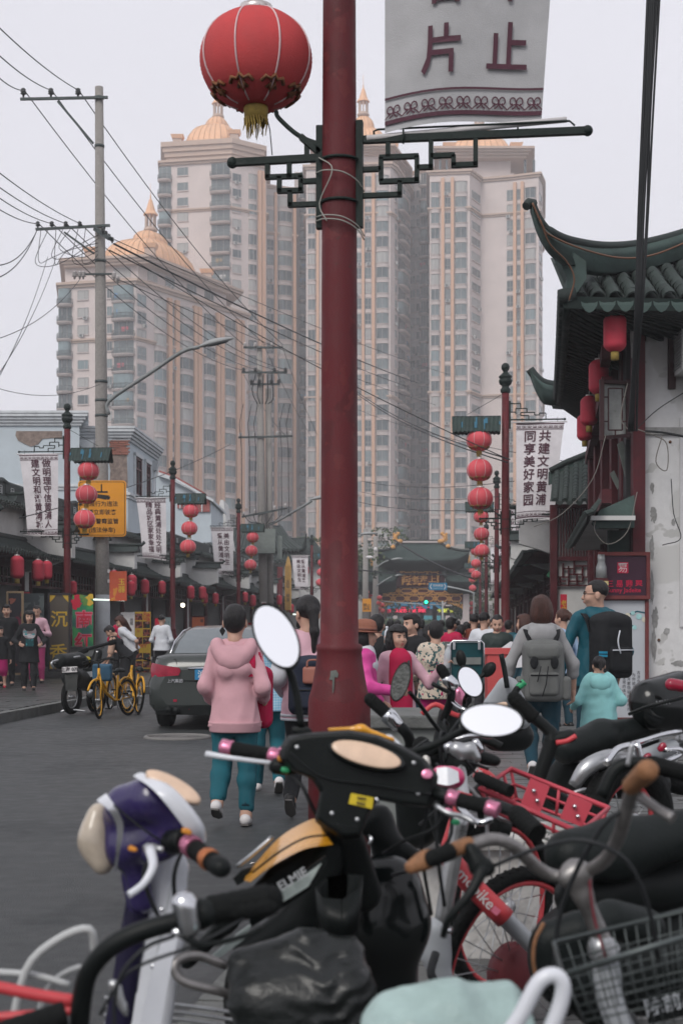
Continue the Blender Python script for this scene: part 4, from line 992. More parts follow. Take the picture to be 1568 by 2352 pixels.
for z in(5.35,4.9,3.3):b.bar(la((W0.x+.1,20.2,z)),la((W1.x+.1,29.4,z)),.14,.2)
b.build('beam',A_)
E=[Vector(P(1303,690,18.6)),Vector(P(1700,700,18.6))]
ez=E[0].z;F0,F1=E[0].copy(),Vector(P(1283,922,29.8));
b=MB(eavewood)
side_e=[F0.lerp(F1,i/12)-Vector((0,0,.22*math.sin(math.pi*i/12)))for i in range(13)];side_w=[Vector((W0.x+.35,20,5.55)).lerp(Vector((W1.x+.35,29.6,5.55)),i/12)for i in range(13)]
b.loft([[la(p)for p in side_e],[la(p)for p in side_w]],cap=False,closed=False)
b.loft([[la(E[0]),la(E[1])],[la((x0,20,5.55)),la((9,20,5.55))]],cap=False,closed=False)
b.build('soffit',A_);b=MB(eavewood)
for i in range(44):
 u=i/43;e_=F0.lerp(F1,u)-Vector((0,0,.22*math.sin(math.pi*u)+.05));w_=side_w[0].lerp(side_w[-1],u)-Vector((0,0,.05));b.bar(la(e_),la(w_),.06,.09)
for i in range(20):
 u=i/19;b.bar(la(E[0].lerp(E[1],u)-Vector((0,0,.06))),la(Vector((x0,20,5.5)).lerp(Vector((9,20,5.5)),u)),.06,.09)
o=b.build('rafter',A_);o['kind']='stuff'
b=MB(eavewood);b.bar(la(E[0]-Vector((0,0,.03))),la(E[1]-Vector((0,0,.03))),.05,.16);b.tube([la(p-Vector((0,0,.05)))for p in side_e],.07,5);b.build('fascia',A_)
tm=MB(tile_m)
rings=[]
for q,rr_ in((0,.098),(.5,.09),(1,.082)):
 rings.append([(rr_*math.cos(math.pi*k/7),.20*q,rr_*math.sin(math.pi*k/7))for k in range(8)])
rin=[[(p[0]*.84,p[1],p[2]*.84-.004)for p in r_]for r_ in rings]
tm.loft(rings,cap=False,closed=False);tm.loft(rin,cap=False,closed=False);tm.loft([rings[0],rin[0]],cap=False,closed=False,smooth=False);tm=tm.mesh('tile')
dm=MB(greenpl);dm.add([(-.115,0,.03),(-.06,0,.0),(0,0,-.01),(.06,0,.0),(.115,0,.03),(.10,-.015,-.06),(.05,-.02,-.13),(0,-.02,-.155),(-.05,-.02,-.13),(-.10,-.015,-.06)],[tuple(range(10))]);dm.add([(p[0],p[1]+.02,p[2])for p in dm.v[:10]],[tuple(range(9,-1,-1))]);dm=dm.mesh('drip_tile')
sl=math.atan(.55);t0=la(E[0])
b=MB(tile_d);b.loft([[la(E[0]),la(E[1])],[la(E[0]+Vector((.05,1.9,1.05))),la(E[1]+Vector((0,1.9,1.05)))]],cap=False,closed=False);b.build('roof_bed',A_)
for i in range(12):
 x=E[0].x+.16+i*.235
 for j in range(11):
  o=link('tile',tm,A_,la((x+random.uniform(-.006,.006),E[0].y+.02+j*.15,ez+.035+j*.15*math.tan(sl)+random.uniform(-.004,.006))));o.rotation_euler=(sl+.10+random.uniform(-.03,.03),0,random.uniform(-.03,.03))
 link('drip_tile',dm,A_,la((x+.117,E[0].y-.02,ez-.01+random.uniform(-.008,.008))))
ed=MB(tile_d);ed.lathe([(.09,-.10),(.10,0),(.09,.12)],n=8,Q=Matrix.Rotation(R(80),3,'Y'));ed=ed.mesh('eave_tile')
for i in range(46):
 u=i/45;p=F0.lerp(F1,u)-Vector((0,0,.22*math.sin(math.pi*u)-.05));link('eave_tile',ed,A_,la(p)+Vector((-.02,0,random.uniform(0,.02))))
def ridge(b,tops,h,th):
 ctr=bez(tops,5);rings=[]
 n=len(ctr)
 for i,p in enumerate(ctr):
  hh=h[0]+(h[1]-h[0])*min(1,(i/n)*2.2)
  rings.append([p+Vector((-.1*th,-th/2,0)),p+Vector((0,-th/2-.02,-hh*.35)),p+Vector((0,-th/2+.03,-hh*.45)),p+Vector((0,-th/2-.03,-hh)),p+Vector((0,th/2,-hh)),p+Vector((0,th/2,0))])
 b.loft([[la(q)for q in r_]for r_ in rings]);return ctr
b=MB(greenpl)
tp=[P(1219,470,18.0),P(1238,512,18.1),P(1268,543,18.25),P(1320,562,18.7),P(1400,572,19.3),P(1490,562,19.8),P(1600,530,20.2),P(1720,480,20.5)]
ctr=ridge(b,tp,(.07,.34),.2)
b.build('hip_ridge',A_)
b=MB(tile_d);b.tube([la(p+Vector((0,-.02,.03)))for p in ctr],[.065 if i>8 else .05 for i in range(len(ctr))],8)
b.tube([la(P(1207,474,17.95)),la(P(1214,467,18)),la(P(1226,468,18.05))],[.055,.07,.06],8)
b.build('ridge_cap',A_)
b=MB(greenpl);b.prism([la(P(x,y,18.55))for x,y in((1262,548),(1310,575),(1345,600),(1346,640),(1312,690),(1303,692),(1300,660),(1302,640))],(0,.25,0));b.build('corner_block',A_)
b=MB(greenpl)
def lp(l):return[P(*q)for q in l]
tp2=lp([(1216,848,29.2),(1230,866,29.2),(1250,880,29.3),(1285,884,29.5),(1330,876,29.8)]);ridge(b,tp2,(.1,.42),.2)
b.prism([la(P(x,y,29.4))for x,y in((1250,886),(1310,886),(1310,935),(1275,932),(1268,910))],(0,.4,0));b.build('far_hip_ridge',A_)
b=MB(tile_d);b.tube([la(p)for p in bez(tp2,4)],.09,8);b.build('ridge_cap',A_)
b=MB(tile_m)
for i in range(6):b.tube([la(P(1272+i*7,925,29.3)),la(P(1276+i*7,893,29.4))],.05,6)
b.build('tile_end',A_)['kind']='stuff'
b=MB(tile_m);tiles(b,la(P(1349,1182,18.8)),la(P(1302,1262,26.5)),la(P(1384,1148,19.2)),la(P(1332,1236,26.5)),pitch=.2,step=.2,sag=.05);b.build('pent_roof',A_)
b=MB(greenpl);b.prism([la(P(x,y,19.4))for x,y in((1376,1172),(1456,1136),(1456,1212),(1376,1212),(1366,1200))],(0,.3,0));b.build('pent_ridge',A_)
b=MB(plaster);b.add([tuple(la(p))for p in(P(1357,1191,19.35),P(1456,1191,19.35),P(1402,1262,26),P(1314,1265,26))],[(0,1,2,3)]);b.box(tuple(la(P(1406,1190,19.3))),(.60,.08,.06));b.build('pent_soffit',A_)
b=MB(eavewood);b.box(tuple(la(P(1418,1300,19.9))),(.28,.1,1.0));b.build('doorway',A_)
frame_dark=M('casement_dark_red',(.035,.012,.014),rough=.6,var=.2);pane_g=M('dusty_pane',(.24,.25,.24),rough=.3,var=.3,vs=4)
t=tag(MB(frame_dark).box(tuple(la(P(1381,942,19.5))),(.06,.05,PX(140,19.5))).box(tuple(la(P(1441,940,19.8))),(.05,.05,PX(138,19.8))).bar(la(P(1378,876,19.5)),la(P(1444,880,19.8)),.06,.05).bar(la(P(1378,1006,19.5)),la(P(1444,1000,19.8)),.06,.05).build('casement',A_))
b=MB(frame_dark)
for a,c in(((1396,892),(1428,892)),((1396,988),(1428,988)),((1396,892),(1396,988)),((1428,892),(1428,988)),((1381,912),(1396,912)),((1381,968),(1396,968)),((1428,912),(1441,912)),((1428,968),(1441,968)),((1412,988),(1412,1004))):b.bar(la(P(*a,19.58)),la(P(*c,19.58)),.018,.02,up=(0,1,0))
b.build('glazing_bar',t);b=MB(pane_g);b.prism([la(P(1381,878,19.62)),la(P(1441,882,19.84)),la(P(1441,1000,19.84)),la(P(1381,1004,19.62))],(0,.02,0));b.build('pane',t)
gb=M('grey_signboard_back',(.16,.18,.165),rough=.8,var=.25,vs=6)
for pts_,d in((((1417,1020),(1428,1012),(1452,1060),(1452,1100),(1436,1098)),20.3),(((1400,1088),(1409,1080),(1424,1112),(1418,1124)),21.2)):
 tag(MB(gb).prism([P(x,y,d)for x,y in pts_],(0,.04,0)).build('tilted_board'),'grey tilted board hanging by the upper red columns' if d<21 else 'smaller grey tilted board below the other one','board')
signbg=M('sign_aubergine',(.036,.010,.024),rough=.5,var=.15,vs=4);signred=M('sign_red',(.42,.012,.05),rough=.6,var=.05);panelg=M('door_panel_pale',(.40,.42,.45),rough=.6,var=.06,vs=2);rustfr=M('sign_frame_red',(.13,.03,.03),rough=.7,var=.3)
t,w,h=board('dark purple sign with red seal and letters above the pale door panel',1378,1487,1272,1372,19.75,0,signbg,rustfr,nm='shop_sign')
sq=PX(25,19.75);zz=PX(1322-1304,19.75);blob(t,'seal',signred,[(-.02-sq/2,zz-sq/2),(-.02+sq/2,zz-sq/2),(-.02+sq/2,zz+sq/2),(-.02-sq/2,zz+sq/2)]);on(t,'易',-.02,zz-.01,sq*.95,prwhite,-.01,o=.009)
b=MB(prwhite)
for k in range(3):b.tube([(-.02-sq*.42,-.012,zz+sq*.4-k*.012),(-.02+sq*(.42-.2*k),-.012,zz+sq*.4-k*.012)],.0035,4)
b.build('seal_stroke',t)
on(t,'三 易 翡 翠',0,-.12,.105,signred,.02);on(t,'Sunny Jadeite',-.005,-.205,.088,signred,.014)
t,w,h=board('pale grey door panel with jade bead print and columns of small writing',1379,1484,1375,1652,19.8,0,panelg,rustfr,nm='shop_door_panel',cat='door panel')
jade=M('jade_bead_print',(.30,.52,.52),rough=.5,var=.2,vs=20);jdk=M('knot_cord_print',(.02,.09,.12),rough=.7,var=.1);jcream=M('cream_bead_print',(.55,.52,.42),rough=.5,var=.15)
q_=lambda px,py:(PX(px-1431.5,19.8),-PX(py-1513.5,19.8))
b=MB(jdk)
for pts_ in([(1416,1432),(1430,1420),(1446,1410),(1462,1404),(1482,1408)],[(1430,1424),(1440,1432),(1456,1440)],[(1418,1440),(1428,1450),(1424,1462)]):ribbon(b,[q_(*p)for p in pts_],.02,lambda x,z:(x,-.005,z))
for k in range(7):a=k*.9;b.add([tuple((q_(1418,1434)[0]+r_*math.cos(a+e),-.0062,q_(1418,1434)[1]+r_*math.sin(a+e)))for r_,e in((.015,0),(.075,-.3),(.085,0),(.075,.3))],[(0,1,2,3)])
b.build('knot_print',t)
for(px,py,r_,m_)in((1440,1414,.04,jcream),(1452,1408,.03,jade),(1466,1416,.042,jade),(1479,1423,.04,jcream),(1444,1436,.025,jade),(1456,1441,.032,jade),(1426,1452,.03,jcream)):
 x,z=q_(px,py);blob(t,'bead_print',m_,[(x+r_*math.cos(a*.7),z+r_*math.sin(a*.7))for a in range(9)],.008)
for k,(s_,px,py)in enumerate((('古法今意',1465,1560),('为你披上时光',1454,1575),('当揭开那隐秘的面纱时',1443,1585),('你呈现的体态',1432,1572),('温润如玉',1421,1600))):x,z=q_(px,py);on(t,'\n'.join(s_),x,z,.052,prdark,0,line=1.15)
t=T('air_conditioner','white air conditioner on a dark bracket high on the right wall','air conditioner',P(1575,800,19.6));b=MB(M('ac_white',(.58,.58,.57),rough=.5,var=.08));b.box((.12,.1,0),(.42,.5,.66));b.build('casing',t);b=MB(M('ac_grille',(.22,.23,.23),rough=.5,var=.1))
for k in range(14):b.box((-.1,.1,-.26+k*.04),(.02,.4,.012))
b.build('grille',t)['kind']='stuff';b=MB(frame_dark);b.box((-.12,.35,.1),(.10,.06,1.2));b.box((.1,.3,-.45),(.1,.1,.34));b.build('bracket',t)
t=T('padlock','dark padlock on the edge of the pale door panel','padlock',P(1526,1556,19.9));b=MB(iron);b.box((0,0,-.04),(.11,.04,.09));b.build('lock_body',t);b=MB(pipe_w);b.tube(bez([(-.035,0,0),(-.035,0,.07),(0,0,.1),(.035,0,.07),(.035,0,0)],4),.009,6);b.build('shackle',t)
t=T('flood_light','grey cylinder lamp with yellow tag fixed beside the dark doorway','lamp',P(1380,1320,19.7));b=MB(M('lamp_grey',(.25,.26,.26),rough=.4,metal=.4));b.lathe([(.05,.28),(.055,.2),(.05,.18),(.075,.1),(.08,-.05),(.05,-.06)],n=14);b.build('lamp_body',t);b=MB(M('tag_yellow',(.5,.42,.2)));b.box((0,-.09,-.12),(.16,.02,.06));b.mat(redwood);b.box((0,0,-.17),(.16,.16,.24));b.build('lamp_base',t)
for i,(px,py,d,nm)in enumerate(((1411,764,19.0,'nearest tall lantern under the right flying eave'),(1374,866,21.0,'second tall lantern under the right flying eave, behind the casement'),(1352,944,23.0,'third tall lantern under the right flying eave'),(1342,982,25.0,'fourth and lowest tall lantern under the right flying eave'))):
 lantern(TLAN,P(px,py,d),nm,(52,46,40,36)[i]*d/FPX/.39,i*.7)
b=MB(M('old_pipe',(.2,.2,.19),rough=.7,var=.3));b.tube([P(1448,690,19.6),P(1456,800,19.6),P(1456,820,19.7)],.05,8);tag(b.build('drain_pipe'),'grey drain pipe below the corner of the flying eave','pipe')
t=T('slatted_house','white house with red slatted screen and square lattice window beyond the door panel','house',gp(1330,30.5));lb=lambda p:Vector(p)-t.location
b=MB(plaster);b.prism([lb(P(1276,1440+1.3*FPX/30.5,30.5)),lb(P(1500,1440+1.3*FPX/30.5,30.5)),lb(P(1500,1160,30.5)),lb(P(1276,1160,30.5))],(.25,2.6,0));b.build('wall',t)
sm_=MB(redwood);sm_.box((0,0,0),(.022,.05,PX(118,30.4)));sm_=sm_.mesh('slat')
for i in range(15):link('slat',sm_,t,lb(P(1280+i*6.6,1222,30.42)))
b=MB(redwood)
for y in(1163,1283):b.bar(lb(P(1274,y,30.4)),lb(P(1386,y,30.4)),.08,.09)
b.bar(lb(P(1270,1160,30.35)),lb(P(1270,1440,30.35)),.14,.14);b.build('screen_frame',t)
b=MB(redwood)
def bars_(l,d):
 for a,c in l:b.bar(lb(P(1279+a[0]*6.4,1287+a[1]*6.4,d)),lb(P(1279+c[0]*6.4,1287+c[1]*6.4,d)),.032,.05,up=(0,1,0))
bars_([((0,0),(14,0)),((0,9),(14,9)),((0,0),(0,9)),((14,0),(14,9)),((2,1),(2,6)),((0,6),(4,6)),((4,2),(4,9)),((2,3),(6,3)),((6,0),(6,5)),((4,5),(9,5)),((7,5),(7,9)),((9,2),(9,8)),((6,2),(11,2)),((11,0),(11,6)),((9,6),(14,6)),((12,6),(12,9)),((11,3),(14,3)),((4,7.5),(9,7.5)),((0,7.5),(3,7.5)),((1,6),(1,9)),((13,0),(13,6))],30.43);b.build('lattice',t)
b=MB(tile_m);tiles(b,lb(P(1262,1152,29.6)),lb(P(1420,1152,29.6)),lb(P(1268,1085,31.5)),lb(P(1420,1022,31.5)),pitch=.2,step=.16,sag=.1);b.build('roof',t)
b=MB(greenpl);b.prism([lb(P(x,y,31.4))for x,y in((1262,1082),(1300,1062),(1350,1042),(1400,1026),(1450,1016),(1450,1060),(1400,1070),(1350,1083),(1300,1100),(1262,1112))],(0,.25,0));b.build('roof_ridge',t)
b=MB(tile_d);b.tube([lb(P(*q,31.4))for q in((1262,1081),(1300,1061),(1350,1041),(1400,1025),(1450,1015))],.07,6);b.build('ridge_cap',t)
yy=33.5
for i,(Ls,lb_)in enumerate(((7,'right row shop house with red columns behind the second right lamp post'),(8,'right row shop house behind the denim jacket woman'),(9,'right row shop house behind the third right lamp post'),(10,'right row shop house behind the man reading a paper'),(12,'right row shop house near the gate side'),(14,'last right row shop house before the gate'))):
 f_=lambda y:Vector((5.45+.0913*(y-32),y,0));shop(f_(yy),f_(yy+Ls-.05),lb_,30+i,'shop houses of the right row');yy+=Ls
for i,(px,py,wpx,nm)in enumerate(((1228,1195,18,'high tall lantern behind the second right banner'),(1238,1196,16,'tall lantern beside the high one behind the second right banner'),(1243,1200,13,'small tall lantern deepest behind the second right banner'),(1222,1330,12,'low tall lantern between the right shop columns'))):
 lantern(TLAN,P(px,py,.40*FPX/wpx*.9),nm,.9,i)
t,w,h=board('red vertical banner with yellow writing on the right row column',1290-3,1304-3,1365,1450,29.9,0,prred,None);on(t,'老\n庙\n黄\n金',0,0,.13,yel)
t,w,h=board('small yellow vertical sign behind the grey backpack woman',1227,1236,1410,1452,34,0,yel,None);on(t,'银\n楼',0,0,.1,prred)
t,w,h=board('white vertical shop sign far down the right row',1122,1130,1380,1432,88,0,prwhite,None);on(t,'文\n房\n四\n宝',0,0,.22,prdark)
t,w,h=board('turquoise shop sign partly behind the hidden right banner',1193,1224,1314,1332,56,0,M('print_turquoise',(.05,.35,.42),var=.1),None);on(t,'工艺品',0,0,.2,prwhite)
t,w,h=board('green tilted sign board under the right row eave',1262,1282,1295,1330,33.5,0,prgreen,None);t.rotation_euler=(0,.55,0)
# ================= gate, bank, trees at the end of the street =================
gd=128.0
maroon=M('gate_maroon',(.075,.018,.022),rough=.6,var=.15,vs=1);ggold=M('gate_gold',(.58,.30,.10),rough=.5,metal=.2,var=.2,vs=3);gtile=M('gate_green_tile',(.05,.075,.07),rough=.6,var=.2,vs=2);gstone=M('gate_stone',(.50,.44,.43),rough=.85,var=.08)
t=T('street_gate','Chinese gate with tiled roofs and gilded dragons lettered 上海老街','gate',gp(964,gd));lg=lambda x,y,o=0.:P(x,y,gd)-t.location+Vector((0,o,0))
def gbox(b,x0,x1,y0,y1,o,th):c=(lg(x0,y0)+lg(x1,y1))/2;b.box((c.x,o,c.z),(PX(x1-x0,gd),th,PX(y1-y0,gd)));return b
b=MB(maroon);gbox(b,906,1020,1300,1349,0,1.2);b.build('tablet_wall',t)
b=MB(maroon);gbox(b,868,1062,1350,1383,0,.8);b.build('beam',t)
for x0,x1 in((852,866),(1062,1076)):b=MB(gstone);gbox(b,x0,x1,1346,1440+1.44*FPX/gd,0,.7);b.build('pillar',t)
b=MB(maroon);gbox(b,921,1006,1319,1344,-.65,.12);b.build('tablet',t)
b=MB(ggold)
def gfr(x0,x1,y0,y1,o,w=.06):
 for a,c in(((x0,y0),(x1,y0)),((x0,y1),(x1,y1)),((x0,y0),(x0,y1)),((x1,y0),(x1,y1))):b.bar(lg(*a,o),lg(*c,o),w,w,up=(0,1,0))
rr=random.Random(2)
for k in range(90):
 u=rr.uniform(0,1);s_=rr.choice('tblr');x=921+85*u;y=1319+25*u
 p=(x,1320.5)if s_=='t' else(x,1342.5)if s_=='b' else(923,y)if s_=='l' else(1004,y);b.ell(lg(p[0]+rr.uniform(-1,1),p[1]+rr.uniform(-1,1),-.73),rr.uniform(.05,.11),6,4)
b.build('tablet_border',t)['kind']='stuff';b=MB(ggold)
def hexes(y0,y1,x0,x1,n,o):
 w_=(x1-x0)/n;ym=(y0+y1)/2
 for k in range(n):
  a=x0+k*w_;q=[(a+w_*.12,ym),(a+w_*.25,y0),(a+w_*.75,y0),(a+w_*.88,ym),(a+w_*.75,y1),(a+w_*.25,y1)]
  for i in range(6):b.bar(lg(*q[i],o),lg(*q[(i+1)%6],o),.07,.06,up=(0,1,0))
  for dy in(-.6,0,.6):
   for dx in(-1.2,1.2):b.ring(lg(a+dx,ym+dy*(y1-y0)/2,o),.10,.025,Q=Matrix.Rotation(R(90),3,'X'),n=10,m=4)
hexes(1353,1362,878,1062,5,-.45);hexes(1369,1381,870,1062,6,-.45);hexes(1307,1315,921,1010,3,-.65)
for k in range(70):b.ell(lg(880+k*2.6,1365.5+rr.uniform(-1,1),-.44),.07,6,4)
b.build('gilt_fret',t)['kind']='stuff';b=MB(ggold)
for sgn,x0 in((1,868),(-1,1062)):
 for k in range(40):u=rr.random();v=rr.random()*(1-u);b.ell(lg(x0+sgn*u*36,1384+v*14,-.2),.09,6,4)
b.build('gilt_bracket',t)['kind']='stuff'
text('街老海上',.62,ggold,'lettering',t,frame(lg(962,1332,-.74),(1,0,0),(0,0,1),(0,-1,0)),bold=.02,thick=.01,sx=1.22)
def groof(nm,x0,x1,yt,yb,x0b,x1b,flare,o0=-.2,o1=-2.2):
 b=MB(gtile);tl=[lg(x0+(x1-x0)*i/20,yt,o0)for i in range(21)];n=20
 rows=[]
 for j in range(7):
  v=j/6;r_=[]
  for i in range(n+1):
   u=i/n;x=(x0+(x0b-x0)*v**1.0)+((x1+(x1b-x1)*v)-(x0+(x0b-x0)*v))*u;e=abs(2*u-1)**5*flare*v**1.5;y=yt+(yb-yt)*v**.8-e;r_.append(lg(x,y,o0+(o1-o0)*v))
  rows.append(r_)
 b.loft(rows,cap=False,closed=False)
 m_=int(abs(x1b-x0b)/4.2)
 for k in range(m_+1):
  u=k/m_;pts_=[]
  for j in range(7):
   v=j/6;x=(x0+(x0b-x0)*v)+((x1+(x1b-x1)*v)-(x0+(x0b-x0)*v))*u;e=abs(2*u-1)**5*flare*v**1.5;y=yt+(yb-yt)*v**.8-e;pts_.append(lg(x,y,o0+(o1-o0)*v-.03))
  b.tube(pts_,.055,5)
 b.build('roof',t);b=MB(tile_d);o=rows[-1];b.loft([o,[p+Vector((0,.05,-.25))for p in o],[p+Vector((0,2.0,-1.1))for p in o]],cap=False,closed=False)
 for s_ in(0,-1):b.tube([r_[s_]+Vector((0,-.05,.1))for r_ in rows]+[rows[-1][s_]+Vector((.25 if s_ else-.25,-.2,.5))],.13,6)
 b.build('eave',t)
groof('roof',914,1012,1250,1290,866,1072,20)
groof('roof',818,904,1306,1338,806,908,7);groof('roof',1022,1082,1306,1338,1018,1094,9)
b=MB(tile_d);gbox(b,914,1014,1240,1250,0,.6);b.mat(gstone);gbox(b,918,1010,1243,1247,-.32,.04);b.build('roof_ridge',t)
b=MB(gtile)
for k in range(7):x=921+k*14.5;b.prism([lg(x-6,1303,-1.0),lg(x+6,1303,-1.0),lg(x,1296,-1.0)],(0,.2,0))
b.build('bracket_set',t)
def dragon(x,y,s,sc):
 b=MB(ggold);q=lambda u,v:lg(x+s*u*sc,y+v*sc,-.3)
 b.tube(bez([q(8,6),q(2,4),q(-3,-1),q(-4,-7),q(0,-11),q(4,-13),q(2,-16),q(-2,-15)],4),[.16*sc/1.2*a for a in([1.1]*8+[1.3]*8+[.9]*8+[.5]*5)],7)
 for k in range(6):b.ell(q(-5-k%2*2,2-k*3),.13*sc,6,4)
 b.ell(q(6,4),(.3*sc,.25,.22*sc),8,6);b.build('dragon',t)
dragon(911,1240,1,1.0);dragon(1017,1240,-1,1.0);dragon(858,1297,1,.8);dragon(1070,1290,-1,.9)
for x,y in((902,1262),(1027,1260),(1073,1308)):b=MB(ggold);b.tube([lg(x,y,-1),lg(x-1,y-4,-1),lg(x+1,y-9,-1)],[.2,.25,.12],6);b.build('small_beast',t)
t=T('bank_building','grey stone bank with arched windows behind the gate','building',gp(960,165));ls=lambda x,y,o=0.:P(x,y,165)-t.location+Vector((0,o,0))
bs=M('bank_stone',(.34,.33,.31),rough=.85,var=.1,vs=.6);b=MB(bs)
c=ls(960,1380);b.box((c.x,4,5.4),(26,8,10.8));b.build('wall',t)
for k in range(6):
 x=892+k*30;b=MB(glass[1 if k%2 else 3]);q=ls(x,1432);w_=1.1
 b.box((q.x,-.02,1.9),(2.0,.1,2.9));b.build('window',t)
 b=MB(glass[1]);b.prism([ls(x,1398)+Vector((w_*math.cos(math.pi*i/8),-.04,w_*math.sin(math.pi*i/8)))for i in range(9)],(0,.1,0));b.mat(gstone);b.tube([ls(x,1398)+Vector((1.25*math.cos(math.pi*i/8),-.08,1.25*math.sin(math.pi*i/8)))for i in range(9)],.12,6);b.build('arched_window',t)
 b=MB(gstone);q=ls(x+15,1430);b.box((q.x,-.15,2.0),(.5,.3,4));b.build('pilaster',t)
led1=M('led_red',(.9,.03,.10),emit=.5,var=0);led2=M('led_yellow',(.7,.75,.08),emit=.4,var=0)
text('中国银行 欢迎您 理财 贷款',.48,led1,'led_lettering',t,frame(ls(921,1403,-.4),(1,0,0),(0,0,1),(0,-1,0)),bold=.03);text('卡通行长城信用',.48,led2,'led_lettering',t,frame(ls(1036,1403,-.4),(1,0,0),(0,0,1),(0,-1,0)),bold=.03)
b=MB(prdark);q=ls(962,1403);b.box((q.x,-.2,q.z),(11.5,.2,1.1));b.build('led_board',t);b=MB(led1);q=ls(930,1395);b.box((q.x,-.3,q.z),(6.0,.05,.07));b.build('neon_line',t)
text('BANK',1.9,M('bank_blue',(.04,.20,.34),var=.1),'lettering',t,frame(ls(950,1387,-.5),(1,0,0),(0,0,1),(0,-1,0)),bold=.02,thick=.05,sx=1.3)
b=MB(M('poster_cyan',(.08,.32,.38),var=.3));q=ls(985,1425);b.box((q.x,-.25,q.z),(2.6,.1,1.1));b.build('window_poster',t)
leafm=[M('leaf_dull_green',(.055,.085,.05),rough=.7,var=.3,rnd=.2),M('leaf_light_green',(.10,.13,.06),rough=.7,var=.3),M('leaf_dark_green',(.03,.05,.035),rough=.7,var=.3)]
bark=M('bark',(.08,.065,.05),rough=.9,var=.3,bump=.4)
def tree(px,d,ytop,w,label,seed,n=2600,shape=1.0):
 r=np.random.default_rng(seed);H=ZP(ytop,d);t=T('broadleaf_tree',label,'tree',gp(px,d));b=MB(bark);b.tube([(0,0,0),(.1,.05,H*.3),(-.1,0,H*.6)],[.25,.2,.12],8)
 for k in range(6):a=k*1.1;b.tube([(0,0,H*.4),(math.cos(a)*w*.25,math.sin(a)*w*.25,H*.65),(math.cos(a)*w*.4,math.sin(a)*w*.4,H*.8)],[.12,.08,.03],6)
 b.build('trunk',t);cl=[(r.normal(size=3)*np.array([w*.26,w*.26,H*.15])+np.array([0,0,H*.66]),r.uniform(.14,.24)*w)for _ in range(22)];b=MB(leafm[0])
 for k in range(n):
  c,rad=cl[k%22];v=r.normal(size=3);v/=np.linalg.norm(v);p=c+v*rad*r.uniform(.6,1.05)*np.array([1,1,.8]);
  if p[2]>H:p[2]=H-r.uniform(0,.4)
  u=r.normal(size=3);u/=np.linalg.norm(u);q=np.cross(u,r.normal(size=3));q/=np.linalg.norm(q);s_=r.uniform(.14,.30)
  b.mat(leafm[0 if r.random()<.5 else(1 if v[2]>0 else 2)]);b.add([p-u*s_,p+q*s_*.5,p+u*s_,p-q*s_*.5],[(0,1,2,3)])
 b.build('crown',t);return t
tree(882,150,1212,10,'broad green tree behind the left roof of the gate',1);tree(846,150,1262,7,'smaller tree behind the grey poles left of the gate',5,1500);tree(1082,146,1262,6,'green tree behind the right roof of the gate',2,1800);tree(730,125,1232,8,'green tree behind the near lamp post on the left row',3,2200);tree(1086,133,1350,3.2,'small leafy tree at the right gate pillar',4,1000)
for px,w_,yt,nm in((900,3.0,1420,'round clipped bush left of the drinking man'),(983,2.4,1422,'round clipped bush in front of the cyan bank poster'),(1020,2.6,1424,'round clipped bush behind the woman in floral jacket')):
 d=112;t=T('clipped_bush',nm,'bush',gp(px,d),0,'clipped round bushes by the crossing');H=ZP(yt,d);b=MB(leafm[0]);r=np.random.default_rng(int(px))
 b.mat(leafm[2]);b.ell((0,0,H*.5),(w_*.42,w_*.42,H*.46),14,10)
 for k in range(1300):
  v=r.normal(size=3);v/=np.linalg.norm(v);p=v*np.array([w_/2,w_/2,H*.5])*r.uniform(.93,1.02)+np.array([0,0,H*.5]);u=r.normal(size=3);u/=np.linalg.norm(u);q=np.cross(u,v);q/=np.linalg.norm(q)+1e-6;b.mat(leafm[k%2]);b.add([p-u*.06,p+q*.05,p+u*.06,p-q*.05],[(0,1,2,3)])
 b.build('foliage',t);b=MB(bark);b.tube([(0,0,0),(0,0,H*.3)],.1,6);b.build('stem',t)
tl=P(978,1383,120);galv=M('galvanised_steel',(.36,.38,.38),rough=.45,metal=.5,var=.15);t=T('traffic_light','traffic light showing green on its long arm under the gate','traffic light',tl)
b=MB(prdark);b.box((0,0,0),(.45,.3,.42));b.build('housing',t);b=MB(M('signal_green',(.02,1,.45),emit=2.5,var=0));b.lathe([(.14,.16),(.12,.18),(0,.19)],n=16,Q=Matrix.Rotation(R(90),3,'X'));b.build('lens',t);b=MB(galv);b.tube([(-4.0,.2,.1),(0,.2,-.22),(1.5,.2,-.2)],.05,6);b.tube([(1.4,.2,-3.5),(1.4,.2,.1)],.07,8);b.build('mast',t)
b=MB(M('road_sign_blue',(.02,.20,.36),rough=.5,var=.05));sd=92;c=P(1005,1347,sd);t=T('road_sign','blue street name sign with two white arrows on a curved arm','road sign',c);b.box((0,0,0),(PX(42,sd),.05,PX(17,sd)));b.build('plate',t)
on(t,'河南南路',0,.05,.17,prwhite,o=.03);on(t,'HENAN RD.(S)',0,-.12,.09,prwhite,0,o=.03)
b=MB(prwhite)
for s_ in(-1,1):b.prism([(s_*x,-.032,z)for x,z in((.38,.18),(.44,.18),(.53,0),(.44,-.18),(.38,-.18),(.47,0))],(0,.004,0))
b.build('arrow',t);b=MB(galv);b.tube(bez([(PX(20,sd),.05,0),(1.6,.05,-.22),(2.25,.05,-.42),(2.32,.05,-.7),(2.32,.05,-3.6)],4),.06,8);b.build('arm',t)
